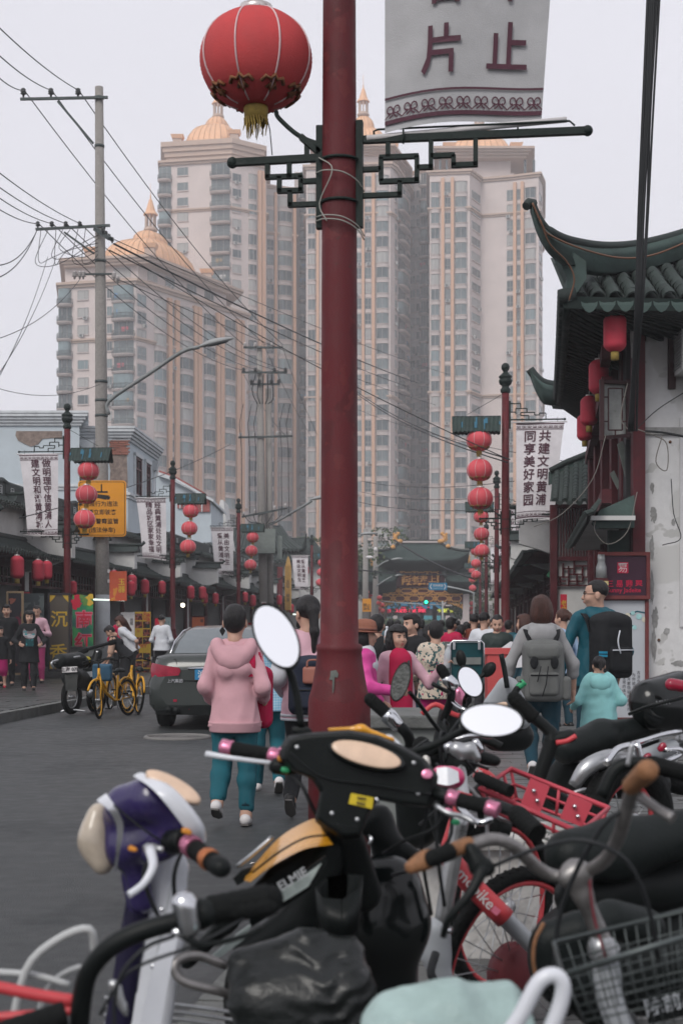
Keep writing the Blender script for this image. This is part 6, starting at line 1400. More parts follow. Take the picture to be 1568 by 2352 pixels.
def backpack(t,label,m,c,sz,trim,front=1,rz=0.,pocket=True):
 """a bag worn on the back: a thing of its own, centred at c in the wearer's frame"""
 wm=Matrix.Translation(t.location)@Matrix.Rotation(t.rotation_euler.z,4,'Z');g=T('backpack',label,'backpack',wm@Vector(c),t.rotation_euler.z+rz)
 b=MB(m);q=SDF();w,dp,h=sz;q.rbox((0,0,0),(w/2,dp/2,h/2),.06).ell((0,0,h*.42),(w*.42,dp*.5,h*.14));q.surf(b,.014,.05,noise=.006,ns=18,seed=int(w*100));b.build('bag_body',g)
 s=1 if front else-1
 if pocket:
  b=MB(m);q=SDF();q.rbox((0,s*dp*.5,-h*.2),(w*.36,.04,h*.2),.035);q.surf(b,.012,.03,noise=.004,ns=24);b.build('front_pocket',g);b=MB(trim);b.tube([(-w*.33,s*(dp*.5+.045),-h*.05),(w*.33,s*(dp*.5+.045),-h*.05)],.006,5);b.build('zip',g)
 return g
B_=math.pi
PK=dict(WALK1,**POCK);PK.update(RK=(-.062,-.03,.285),RA=(-.075,.055,.105),LK=(.055,-.02,.28),LA=(.05,.0,.045))
PKm={k:(-v[0],v[1],v[2])for k,v in PK.items()};PKm={('L' if k[0]=='R' else 'R')+k[1]:v for k,v in PKm.items()}
t,J,H,Mh,SH,tp,k=person('woman in dusty pink hoodie and rolled teal jeans walking away behind the car',540,1393,10.3,0,B_-.06,pinkc,jeans,('short',None),PKm,res=.012,bulk=.97,loose=1.7,hem=.455,leg=.80,shoe=sneak,cuff=True,noise=.016,sl=.86,face=True,yaw=.0,seed=5)
b=MB(pinkc);q=SDF();
for i in range(9):
 a0,a1=(math.pi*(i/9)for i in(i,i+1));f=lambda a:tp(.97)+np.array([-.078*H*math.cos(a),.035*H+.035*H*math.sin(a),-.085*H*math.sin(a)**1.5+.02*H]);q.cone(f(a0),f(a1),.030*H,.030*H)
q.ell(tp(.90)+np.array([0,.065*H,-.02*H]),(.075*H,.035*H,.06*H));q.surf(b,.010,.03,noise=.006,ns=26,seed=2);b.build('hood',t)
b=MB(pinkc);r_=.114*.97*H+.019;b.lathe([(r_*.93,.0),(r_*.97,.01),(r_*.97,.06),(r_*1.02,.075)],tp(-.29),40,sy=.80);b.build('hem_rib',t)
g=backpack(t,'crimson backpack worn on the front of the woman in pink hoodie',redc,(-.075*H,-.13*H,.58*H),(.26,.16,.44),black,0)
for s in(-1,1):strap(t,redc,[tp(.55)+np.array([s*.085*H,.075*H-.03,0]),tp(.8)+np.array([s*.085*H,.085*H-.03,0]),tp(1.0)+np.array([s*.075*H,.02*H,.0]),tp(.9)+np.array([s*.075*H,-.08*H,0])],.05)if s<0 else None
strap(t,redc,[tp(.30)+np.array([-.150*H,.01,0]),tp(.6)+np.array([-.128*H,.035,0]),tp(.88)+np.array([-.108*H,.035,.01]),tp(1.02)+np.array([-.09*H,0,0])],.055,th=.05);strap(t,redc,[tp(.45)+np.array([.135*H,.02,0]),tp(.75)+np.array([.118*H,.035,0]),tp(.98)+np.array([.09*H,.02,0])],.04,th=.04)
b=MB(black);e=Mh@Vector((.09*k,0,-.06*k));b.prism([e+Vector((0,0,.03)),e+Vector((.022,0,0)),e+Vector((0,0,-.04)),e+Vector((-.022,0,0))],(0,.008,0));b.build('earring',t)
person('person in sky blue plaid shirt and teal jeans behind the round scooter mirror',614,1412,12.4,0,B_+.1,plaid,jeans,('short',None),WALK1,woman=False,loose=1.8,bulk=1.03,hem=.46,shoe=sneak,res=.015,seed=3)
t,J,H,Mh,SH,tp,k=person('girl with black ponytail in pink and white varsity jacket beside the near lamp post',706,1374,10.9,0,B_-.12,palepink,black,('pony',None),dict(WALK2,**POCK),res=.013,bulk=1.04,loose=2.0,hem=.44,shoe=blackshoe,yaw=.5,seed=6)
b=MB(whitec);q=SDF()
for s in 'LR':q.cone(SH[s],J[s+'E'],.046*H,.042*H).cone(J[s+'E'],J[s+'W'],.042*H,.034*H)
q.surf(b,.014,.03,noise=.007,ns=20);b.build('sleeve',t);b=MB(whitec)
for z_ in(-.20,-.26):b.lathe([(.094*1.12*H+.036,0),(.094*1.12*H+.036,.02)],tp(z_),24,sy=.78)
b.build('hem_stripe',t)
g=backpack(t,'navy backpack with tan flap worn by the girl in varsity jacket',cl('navy',(.018,.025,.045)),(-.05,.17,.60*H),(.34,.16,.42),black)
tan=M('tan_leather',(.30,.12,.09),rough=.5,var=.1);b=MB(tan);q=SDF();q.rbox((-.04,.11,.09),(.085,.03,.065),.02);q.surf(b,.01,.01);b.tube(bez([(-.09,.13,.15),(-.08,.13,.2),(0,.13,.2),(.01,.13,.15)],4),.008,6);b.build('leather_flap',g);strap(t,tan,[tp(1.0)+np.array([.09,.05,0]),tp(.72)+np.array([.06,.115,0]),tp(.45)+np.array([.0,.13,0])],.03)
text('U M',.07,black,'lettering',t,frame(tp(.66)+np.array([.03,.125,0]),(-1,0,0),(0,0,1),(0,1,0)),bold=.03,thick=.002)
cat=spots('cloth_cat_print',(.20,.16,.17),[((.42,.40,.42),7,.52),((.10,.24,.26),9,.58),((.36,.20,.24),11,.6)])
t,J,H,Mh,SH,tp,k=person('woman with curly black hair in black cat face jumper on the left pavement',68,1405,28.7,.15,.25,black,black,('curly',None),dict(STAND,RW=(-.13,-.14,.60),RE=(-.19,0,.64),LW=(.15,-.14,.60),LE=(.19,0,.64),LK=(.05,-.05,.28),LA=(.05,-.05,.045)),loose=2.4,bulk=1.04,hem=.36,shoe=blackshoe,seed=7)
b=MB(cat);c=tp(.62);y0=-.105*H;P_=lambda u,v:(c[0]+u*H,y0-.02+abs(u)*.10*H,c[2]+v*H);b.face(*[P_(*p)for p in((-.08,.0),(-.085,.05),(-.07,.085),(-.04,.055),(0,.05),(.04,.055),(.07,.085),(.085,.05),(.08,0),(.05,-.035),(0,-.05),(-.05,-.035))]);b.mat(M('cat_eye',(.05,.26,.27),var=0));
for s in(-1,1):b.face(*[(p[0],p[1]-.006,p[2])for p in[P_(s*.045+.02*math.cos(a),.012+.012*math.sin(a))for a in np.linspace(0,6,8)]])
b.mat(spots('cloth_sequin_teal',(.01,.06,.07),[((.05,.25,.27),14,.55)]));b.face(*[P_(*p)for p in((-.05,-.05),(.05,-.05),(.045,-.14),(-.045,-.14))]);b.build('cat_print',t)
person('man in dark suit with pale shirt standing at the left edge',16,1390,31,.15,.15,black,black,('short',None),dict(STAND,LW=(.10,-.12,.56)),woman=False,hem=.44,shoe=blackshoe,seed=8,loose=1.5)
person('person in pink skirt and red shoes cut by the left edge',2,1440,30,.15,.2,black,magc,('bob',None),STAND,skirt=.2,leg=.3,shoe=M('red_shoe',(.42,.02,.05),var=.1),seed=9)
t,J,H,Mh,SH,tp,k=person('man in pink shirt looking down at his phone before the arched poster',85,1392,32.5,.15,.1,palepink,cl('pink_trousers',(.40,.05,.16)),('crop',None),dict(STAND,RW=(-.04,-.17,.66),RE=(-.16,-.02,.64),LW=(.05,-.17,.66),LE=(.16,-.02,.64)),woman=False,pitch=.35,loose=1.6,shoe=blackshoe,seed=10)
tag(MB(black).box((0,0,0),(.08,.012,.15)).build('mobile_phone',None,Matrix.Translation(t.location)@Vector((0,-.20*H,.70*H))),'black phone held by the man in pink shirt','phone')
t,J,H,Mh,SH,tp,k=person('woman with long brown hair in white T-shirt bending over the yellow bikes',305,1425,31.8,.13,-1.45,whitec,dkgrey,('long',hbrown),dict(STAND,RE=(-.15,-.12,.60),RW=(-.06,-.20,.50),LE=(.19,.06,.62),LW=(.10,.06,.52)),H=1.6,lean=(0,-.15),pitch=.55,yaw=.35,sl=.1,loose=1.6,bulk=1.08,shoe=blackshoe,seed=11)
t,J,H,Mh,SH,tp,k=person('woman in black dress with beige sleeves stooping to unlock a yellow bike',292,1470,31,.0,-1.5,black,black,('short',None),dict(STAND,RE=(-.14,-.24,.52),RW=(-.05,-.28,.40),LE=(.13,-.22,.52),LW=(.05,-.30,.42)),H=1.58,lean=(0,-.2),pitch=.75,sl=.1,loose=1.8,skirt=.3,leg=.4,shoe=M('pink_shoe',(.55,.16,.2),var=.1),seed=12)
b=MB(beigec);q=SDF();
for s in 'LR':q.cone(SH[s],SH[s]+(J[s+'E']-SH[s])*.8,.048*H,.045*H)
q.surf(b,.016,.02,noise=.004);b.build('sleeve',t)
person('dark haired woman whose face shows behind the bending women',276,1412,35,.15,.5,redc,black,('bob',None),STAND,seed=13)
person('man in white shirt and black trousers seen from behind on the left pavement',372,1413,34,.13,B_-.3,whitec,black,('crop',None),dict(STAND,RW=(-.12,-.14,.55),LW=(.12,-.14,.55)),woman=False,loose=2.,sl=.9,bulk=1.08,shoe=blackshoe,seed=14)
person('woman in grey top standing behind the dark car roof',448,1446,45,.12,-1.2,greyc,black,('bob',None),STAND,seed=15,shoe=blackshoe,res=.022)
person('man resting his hand on his chin beyond the dark car',487,1447,46,.12,-.4,brownc,black,('short',None),dict(STAND,LW=(.03,-.12,.83),LE=(.14,-.12,.66)),seed=16,woman=False,shoe=blackshoe,res=.022)
t,J,H,Mh,SH,tp,k=person('woman in brown felt hat and hot pink jacket gesturing at right',838,1434,12.8,0,1.45,hotpink,black,('bob',None),dict(STAND,RE=(-.15,-.04,.62),RW=(-.10,-.20,.60),LE=(.14,.0,.62),LW=(.13,-.08,.53)),bulk=1.07,loose=2.,hem=.45,shoe=blackshoe,res=.014,seed=17,pitch=-.12,yaw=.15,noise=.016)
b=MB(M('hat_felt_brown',(.26,.11,.075),rough=.95,var=.15,bump=.3),M=Mh@Matrix.Rotation(.16,4,'X'));b.lathe([(.155*k,.045*k),(.135*k,.035*k),(.10*k,.05*k),(.1*k,.10*k),(.085*k,.145*k),(.05*k,.165*k),(0,.17*k)],n=24,sy=1.12);b.mat(M('hat_band',(.13,.05,.04)));b.lathe([(.103*k,.055*k),(.103*k,.075*k)],n=24,sy=1.12);b.build('hat',t)
b=MB(whitec);q=SDF();q.cone(tp(.80),tp(.95),.105*H,.085*H,fl=((0,1,0),1.25)).ell(tp(.93)+np.array([0,.08*H,-.02]),(.075*H,.045*H,.06*H));q.surf(b,.013,.03,noise=.006);b.build('white_yoke',t)
bagc=M('thin_plastic_bag',(.50,.58,.66),rough=.25,var=.15,alpha=.7)
b=MB(bagc);q=SDF();q.cone((0,0,0),(0,0,-.22),.03,.10);q.surf(b,.014,.03,noise=.012,ns=28);tag(b.build('plastic_bag',None,Matrix.Translation(t.location)@Matrix.Rotation(1.45,4,'Z')@Vector((.15*H,-.10*H,.47*H))),'pale translucent plastic bag carried by the woman in hat','bag')
t,J,H,Mh,SH,tp,k=person('smiling woman with wavy black hair in red polo and pale pink cardigan',913,1441,13.2,0,.32,palepink,jeansd,('curly',None),dict(STAND,RE=(-.17,.0,.62),RW=(-.15,-.07,.47),LE=(.20,-.06,.64),LW=(.245,-.17,.755)),bulk=1.04,loose=1.5,hem=.46,shoe=blackshoe,res=.013,yaw=.15,pitch=-.08,seed=18,curl=.9)
b=MB(redc);q=SDF();q.cone(tp(-.2),tp(.5),.100*H,.094*H,fl=((0,1,0),1.2)).cone(tp(.5),tp(.86),.092*H,.088*H,fl=((0,1,0),1.22)).ell(tp(.64,.034,.062),(.046*H,)*3).ell(tp(.64,-.034,.062),(.046*H,)*3).cone(tp(.9),tp(1.04),.058*H,.042*H)
q.surf(b,.012,.03,noise=.004,cut=lambda X:np.abs(X[...,0])-.078*H);
for o in b.v[:0]:pass
tt=b.build('polo_shirt',t);tt.location.y=-.035
strap(t,dkgrey,[tp(1.0)+np.array([.05*H,-.04*H,0]),tp(.7)+np.array([.02*H,-.135*H,0]),tp(.2)+np.array([-.09*H,-.10*H,0])],.022)
bt=M('bottle_plastic',(.62,.66,.70),rough=.08,var=0,alpha=.62,spec=.9)
def bottle(loc,rot,label):
 g=T('water_bottle',label,'bottle',loc);g.rotation_euler=rot;b=MB(bt);b.lathe([(.028,0),(.032,.01),(.032,.05),(.029,.06),(.032,.07),(.032,.13),(.028,.16),(.013,.19),(.013,.2)],n=14);b.build('bottle_body',g);b=MB(whitec);b.lathe([(.015,.2),(.015,.22),(0,.221)],n=12);b.build('bottle_cap',g)
wl=lambda t,p:Matrix.Translation(t.location)@Matrix.Rotation(t.rotation_euler.z,4,'Z')@Vector(p)
bottle(wl(t,(J['LW'][0]+.01,J['LW'][1]-.06,J['LW'][2]-.01)),(.1,.1,0),'clear water bottle held up by the woman in red polo')
t,J,H,Mh,SH,tp,k=person('man in black jacket drinking from a bottle behind the woman in red polo',944,1412,15.6,0,-.75,black,jeansd,('short',None),dict(STAND,RE=(-.17,-.10,.70),RW=(-.045,-.20,.80),LE=(.16,.0,.62)),woman=False,bulk=1.04,loose=2.,hem=.46,shoe=blackshoe,res=.015,seed=19,yaw=-.2,curl=1.)
bottle(wl(t,(-.03,-.235*H,.80*H)),(-.5,0,0),'small bottle at the mouth of the drinking man')
person('man in black jacket seen from behind, past the woman in hat',866,1414,16.2,0,B_-.2,black,black,('short',None),STAND,woman=False,bulk=1.07,loose=2.,shoe=blackshoe,seed=20)
t,J,H,Mh,SH,tp,k=person('woman in cream floral jacket and magenta trousers seen from behind',1000,1428,15.0,0,B_+.1,floral,magc,('short',None),dict(WALK1,RE=(-.18,.02,.64),RW=(-.14,-.10,.57),LE=(.18,.02,.64),LW=(.14,-.10,.57)),bulk=1.12,loose=2.0,hem=.46,shoe=blackshoe,res=.014,seed=21,noise=.016)
person('man in bright red jacket past the floral jacket',1036,1420,24,0,B_-.7,redc,black,('short',None),STAND,woman=False,bulk=1.04,loose=1.8,seed=22,shoe=blackshoe)
person('person in maroon top just right of the man in red jacket',1059,1436,25,0,B_-.5,maroonc,black,('short',None),STAND,seed=23,shoe=blackshoe)
person('long haired woman in black left of the floral jacket',984,1436,22,0,B_,black,black,('long',None),STAND,seed=24,shoe=blackshoe)
person('man in rust brown shirt and cap before the fourth right lamp post',1089,1412,25,.0,B_-.4,brownc,dkgrey,('crop',None),STAND,woman=False,bulk=1.07,seed=25,shoe=blackshoe)
person('close cropped man in white T-shirt behind the green cargo box',1112,1408,22,.0,B_-.6,whitec,dkgrey,('crop',None),dict(STAND,RE=(-.18,-.02,.64)),woman=False,bulk=1.04,sl=.1,loose=2.,seed=26,shoe=blackshoe)
t,J,H,Mh,SH,tp,k=person('man in dark green jacket reading a paper left of the second right lamp post',1141,1414,18.2,.12,-.1,cl('bottle_green',(.02,.032,.03),rough=.6),black,('crop',None),dict(STAND,RE=(-.17,-.04,.64),RW=(-.08,-.20,.62),LE=(.17,-.04,.64),LW=(.08,-.22,.60)),woman=False,pitch=.3,bulk=1.04,loose=1.8,seed=27,shoe=blackshoe)
b=MB(M('white_paper_sheet',(.56,.56,.58),rough=.8,var=.05));b.add([(-.20,0,-.02),(.08,-.02,.18),(.24,.0,.16),(.24,-.05,-.14),(-.02,-.08,-.16)],[(0,1,2,3,4)]);tag(b.build('paper_sheet',None,wl(t,(.08,-.28*H,.66*H))),'large white sheet of paper held by the man in green jacket','paper')
person('woman with brown bob in denim jacket right of the second right lamp post',1202,1413,18.0,.12,B_+.9,denim,black,('bob',hbrown),STAND,loose=1.8,seed=28,shoe=blackshoe)
person('woman with ponytail in light blue top beyond the grey backpack woman',1290,1402,18.5,.12,B_+.5,ltblue,jeansd,('stub',hbrown),STAND,loose=1.8,seed=29,shoe=blackshoe,yaw=.3)
t,J,H,Mh,SH,tp,k=person('woman with auburn bob in grey hooded top carrying a grey backpack',1242,1372,12.2,.13,B_-.05,greyc,jeansd,('bob',hbrown),dict(WALK2,RE=(-.175,.0,.64),RW=(-.18,-.05,.49),LE=(.175,.02,.64),LW=(.185,-.02,.49)),bulk=1.04,loose=1.7,hem=.47,sl=.35,shoe=sneak,res=.013,seed=30,noise=.014)
b=MB(greyc);q=SDF();q.ell(tp(.93)+np.array([0,.06*H,0]),(.08*H,.035*H,.055*H)).cone(tp(1.0)+np.array([-.05*H,.03*H,.02]),tp(1.0)+np.array([.05*H,.03*H,.02]),.03*H);q.surf(b,.011,.03,noise=.005);b.build('hood',t)
olive=cl('grey_nylon',(.13,.135,.13),rough=.6)
g=backpack(t,'grey nylon backpack with dark flap buckles worn by the auburn haired woman',olive,(0,.175,.60*H),(.35,.18,.50),black)
b=MB(black);q=SDF()
for s in(-1,1):q.ell((s*.085,.125,.08),(.035,.016,.055))
q.surf(b,.009,.01);b.build('buckle_strap',g);b=MB(olive);q=SDF();q.rbox((0,.02,.17),(.14,.10,.07),.05);q.rbox((-.19,0,-.14),(.04,.07,.1),.03);q.rbox((.19,0,-.14),(.04,.07,.1),.03);q.surf(b,.013,.02,noise=.006);b.build('flap',g);b=MB(black);b.tube([(-.03,.15,.05),(-.01,.17,-.1),(.02,.16,-.2)],.005,5);b.tube([(.03,.15,.05),(.06,.16,-.08)],.005,5);b.build('cord',g)
for s in(-1,1):strap(t,black,[tp(.70)+np.array([s*.06*H,.09*H,0]),tp(.9)+np.array([s*.075*H,.075*H,0]),tp(1.0)+np.array([s*.085*H,.02*H,.01]),tp(.9)+np.array([s*.08*H,-.05*H,0])],.055)
t,J,H,Mh,SH,tp,k=person('man with glasses and petrol blue jacket looking aside by the pale door panel',1367,1336,13.3,.13,B_+.25,tealc,jeansd,('crop',None),dict(STAND,RE=(-.17,.02,.63),RW=(-.16,-.05,.50),LE=(.185,.0,.64),LW=(.20,-.03,.49)),woman=False,bulk=1.04,loose=2.,hem=.44,shoe=blackshoe,res=.013,seed=31,yaw=1.2,noise=.014)
b=MB(black,M=Mh)
for s in(-1,1):b.ring((s*.034*k,-.098*k,.004*k),.024*k,.0022*k,Q=Matrix.Rotation(R(90),3,'X'),n=16,m=4);b.tube([(s*.058*k,-.095*k,.008*k),(s*.078*k,.0,.008*k)],.0025*k,4)
b.build('glasses',t);b=MB(tealc);q=SDF();q.ell(tp(.95)+np.array([0,.05*H,.01]),(.075*H,.04*H,.045*H)).cone(tp(1.0)+np.array([-.045*H,.02*H,.02]),tp(1.0)+np.array([.045*H,.02*H,.02]),.035*H);q.surf(b,.011,.03,noise=.004);b.build('hood',t)
g=backpack(t,'large black backpack with white piping worn by the man with glasses',black,(-.06,.20,.655*H),(.36,.26,.58),whitec,rz=.25)
b=MB(whitec);b.tube(bez([(.05,.19,.15),(.08,.2,.05),(.05,.2,-.06)],4),.007,5);b.mat(cl('cyan_trim',(.02,.25,.40)));b.box((.17,.1,-.05),(.02,.1,.02));b.box((.17,.1,-.08),(.02,.1,.02));b.build('piping',g);strap(t,black,[tp(.70)+np.array([.07*H,.09*H,0]),tp(.95)+np.array([.085*H,.06*H,.02]),tp(.98)+np.array([.09*H,-.02*H,.02]),tp(.8)+np.array([.09*H,-.085*H,0])],.06)
t,J,H,Mh,SH,tp,k=person('little girl in mint hooded jacket with dark ponytail walking before the black backpack',1374,1509,12.6,.13,B_+.05,mintc,jeans,('stub',None),dict(WALK2,RE=(-.19,.03,.64),RW=(-.22,-.10,.66),LE=(.19,.03,.63),LW=(.21,-.05,.58)),bulk=1.35,loose=1.8,hem=.40,shoe=sneak,res=.012,seed=32,noise=.012)
b=MB(mintc);q=SDF();q.ell(tp(.90)+np.array([0,.075*H,-.005]),(.095*H,.045*H,.075*H)).cone(tp(1.0)+np.array([-.06*H,.03*H,.0]),tp(1.0)+np.array([.06*H,.03*H,0]),.035*H);q.surf(b,.010,.03,noise=.006);b.build('hood',t)
cr=random.Random(21);cols_=[black,redc,dkgrey,jeansd,whitec,maroonc,denim,brownc,palepink,greyc,black,tealc]
desc={'cloth_black':'black','cloth_crimson':'crimson','cloth_charcoal':'charcoal','cloth_dark_jeans':'navy','cloth_white':'white','cloth_maroon':'maroon','cloth_denim':'denim blue','cloth_rust_brown':'brown','cloth_pale_pink':'pale pink','cloth_grey_jersey':'grey','cloth_petrol_shell':'petrol'}
for i,(px,d)in enumerate(((897,40),(912,34),(968,44),(1012,36),(1070,36),(1076,50),(888,52),(925,50),(1098,44),(1130,40),(1006,52),(1168,30),(1226,32),(622,60),(690,40),(1052,56))):
 m_=cols_[i%12];person(f'far walker in {desc[m_.name]} top, '+('left of the drinking man' if px<935 and px>800 else 'beyond the red jacket man' if px<1065 and px>940 else 'before the left row' if px<800 else 'by the right posts')+(', short haired' if i%2 else ', bobbed hair')+(', farther off' if d>43 else ''),px,0,d,0,B_+cr.uniform(-.6,.6),m_,black if i%3 else jeansd,('short',None)if i%2 else('bob',None),WALK1,H=cr.uniform(1.50,1.68),res=.026,seed=40+i,hands=False,face=False,shoe=None)
# ================= vehicles =================
paintc=M('car_paint_dark_olive',(.030,.036,.034),rough=.22,var=.08,vs=2,coat=.6);carglass=M('car_glass',(.11,.13,.14),rough=.06,var=.1,spec=.9);rub=M('rubber',(.008,.009,.009),spec=.12,rough=.75,var=.2,bump=.3,bs=90);chrome=M('chrome',(.62,.63,.65),rough=.14,metal=1,var=.1,vs=15);tail=M('tail_light_red',(.26,.008,.03),rough=.15,var=.25,vs=12,coat=.6);blackp=M('black_plastic',(.008,.010,.010),spec=.16,rough=.42,var=.2,vs=9,bump=.08,bs=160);blackg=M('black_gloss',(.006,.008,.008),rough=.16,var=.1,coat=.12,spec=.3);seatm=M('black_vinyl_seat',(.010,.013,.013),spec=.16,rough=.46,var=.2,vs=6,bump=.15,bs=130);silver=M('silver_tube',(.42,.43,.44),rough=.32,metal=.8,var=.2,vs=12,stain=.2);rusty=M('worn_silver_tube',(.26,.25,.245),rough=.42,metal=.75,var=.3,vs=18,stain=.5);platem=M('plate_blue',(.02,.18,.36),rough=.5,var=0);bulbw=M('lamp_lens_clear',(.52,.50,.46),rough=.12,var=.1,coat=.5);mirg=M('mirror_glass',(.93,.94,.96),rough=.02,metal=1,var=0)
cdir=math.atan(.06);car=T('parked_car','dark olive grey saloon car seen from behind on the left lane','car',(-1.80,19.7,0),-cdir)
def carring(y,wb,wm,wt,zb,zm,zt):return[(-wb,y,zb),(-wm,y,zb+.12),(-wm-.015,y,zm),(-wt,y,zt-.03),(-wt*.8,y,zt),(0,y,zt+.012),(wt*.8,y,zt),(wt,y,zt-.03),(wm+.015,y,zm),(wm,y,zb+.12),(wb,y,zb)]
b=MB(paintc);b.loft([carring(*q)for q in((-.02,.62,.70,.60,.36,.62,.84),(.03,.76,.84,.70,.28,.64,1.0),(.14,.80,.89,.78,.24,.66,1.06),(.4,.82,.915,.83,.22,.68,1.04),(.9,.83,.92,.85,.2,.7,1.02),(2.0,.83,.92,.86,.2,.7,1.0),(3.3,.83,.92,.85,.2,.7,.98),(4.2,.8,.87,.75,.22,.66,.86),(4.6,.7,.74,.6,.3,.6,.72))]);b.build('body',car)
b=MB(paintc);cab=[(.42,.76,.72,1.02,1.04),(.8,.75,.66,1.0,1.25),(1.15,.75,.60,1.0,1.40),(1.6,.76,.57,1.0,1.455),(2.4,.77,.57,1.0,1.46),(3.0,.77,.6,.98,1.36),(3.7,.76,.7,.95,1.0)]
cring=lambda y,w0,w1,z0,z1:[(-w0,y,z0),(-(w0*.45+w1*.55),y,z0+(z1-z0)*.6),(-w1,y,z1-.04),(-w1*.8,y,z1),(0,y,z1+.015),(w1*.8,y,z1),(w1,y,z1-.04),(w0*.45+w1*.55,y,z0+(z1-z0)*.6),(w0,y,z0)]
b.loft([cring(*q)for q in cab]);b.build('cabin',car)
b=MB(carglass);b.loft([[(-.60,.46,1.065),(-.3,.43,1.07),(0,.42,1.075),(.3,.43,1.07),(.60,.46,1.065)],[(-.57,.78,1.245),(0,.76,1.268),(0,.76,1.268),(.28,.77,1.26),(.57,.78,1.245)],[(-.51,1.12,1.385),(-.25,1.11,1.412),(0,1.1,1.418),(.25,1.11,1.412),(.51,1.12,1.385)]],cap=False,closed=False);b.build('rear_window',car)
b=MB(chrome);
for s in(-1,1):b.tube([(s*.66,.5,1.06),(s*.65,.8,1.235),(s*.585,1.12,1.38),(s*.55,1.5,1.43)],.012,5)
b.tube([(-.32,-.035,.865),(0,-.045,.872),(.32,-.035,.865)],.014,6);b.build('chrome_trim',car)
for s in(-1,1):
 b=MB(tail);b.loft([[(s*x,y,z)for x,y,z in r_]for r_ in([(.90,.28,.93),(.905,.26,.86),(.90,.25,.80)],[(.83,.06,.94),(.855,.06,.84),(.845,.06,.74)],[(.68,-.02,.91),(.68,-.02,.84),(.70,-.015,.75)],[(.44,-.045,.875),(.42,-.045,.83),(.45,-.045,.77)])],cap=False,closed=False);b.build('tail_light',car)
 b=MB(tail);b.box((s*.60,.02,.42),(.26,.05,.035),(0,0,s*.2));b.build('reflector',car);b=MB(blackp);b.lathe([(.05,-.08),(.05,.1)],(s*.60,.07,.29),12,Q=Matrix.Rotation(R(90),3,'X')).lathe([(.05,-.08),(.05,.1)],(s*.49,.06,.29),12,Q=Matrix.Rotation(R(90),3,'X'));b.build('exhaust',car)
 b=MB(tail);b.box((s*.3,-.043,.30),(.01,.01,.01));b.build('trunk_reflector',car)
b=MB(blackp);b.loft([[(-.8,.10,.36),(-.5,.0,.36),(0,-.035,.36),(.5,.0,.36),(.8,.10,.36)],[(-.8,.10,.22),(-.5,.02,.22),(0,-.01,.22),(.5,.02,.22),(.8,.10,.22)]],cap=False,closed=False);b.build('lower_bumper',car)
b=MB(blackp);b.tube([(-.78,.12,1.0),(-.5,.02,.99),(-.42,-.025,.70),(0,-.035,.68),(.42,-.025,.70),(.5,.02,.99),(.78,.12,1.0)],.007,4);b.build('trunk_seam',car)
pl_=tag(MB(platem).box((0,-.05,.78),(.44,.02,.14)).build('number_plate',car));text('沪F·8',.11,prwhite,'lettering',pl_,frame((-.06,-.063,.78),(1,0,0),(0,0,1),(0,-1,0)),thick=0);text('上汽集团',.055,chrome,'badge_lettering',car,frame((-.50,-.035,.69),(1,0,0),(0,0,1),(0,-1,0)),thick=.003,bold=.02)
b=MB(rub);b.lathe([(.2,-.1),(.31,-.1),(.33,-.07),(.33,.07),(.31,.1),(.2,.1)],n=28,Q=Matrix.Rotation(R(90),3,'Y'));b.mat(silver);b.lathe([(.0,-.09),(.2,-.085),(.2,.085),(0,.09)],n=20,Q=Matrix.Rotation(R(90),3,'Y'));wm_=b.mesh('wheel')
for x in(-.80,.80):
 for y in(.95,3.65):link('wheel',wm_,car,(x,y,.33))
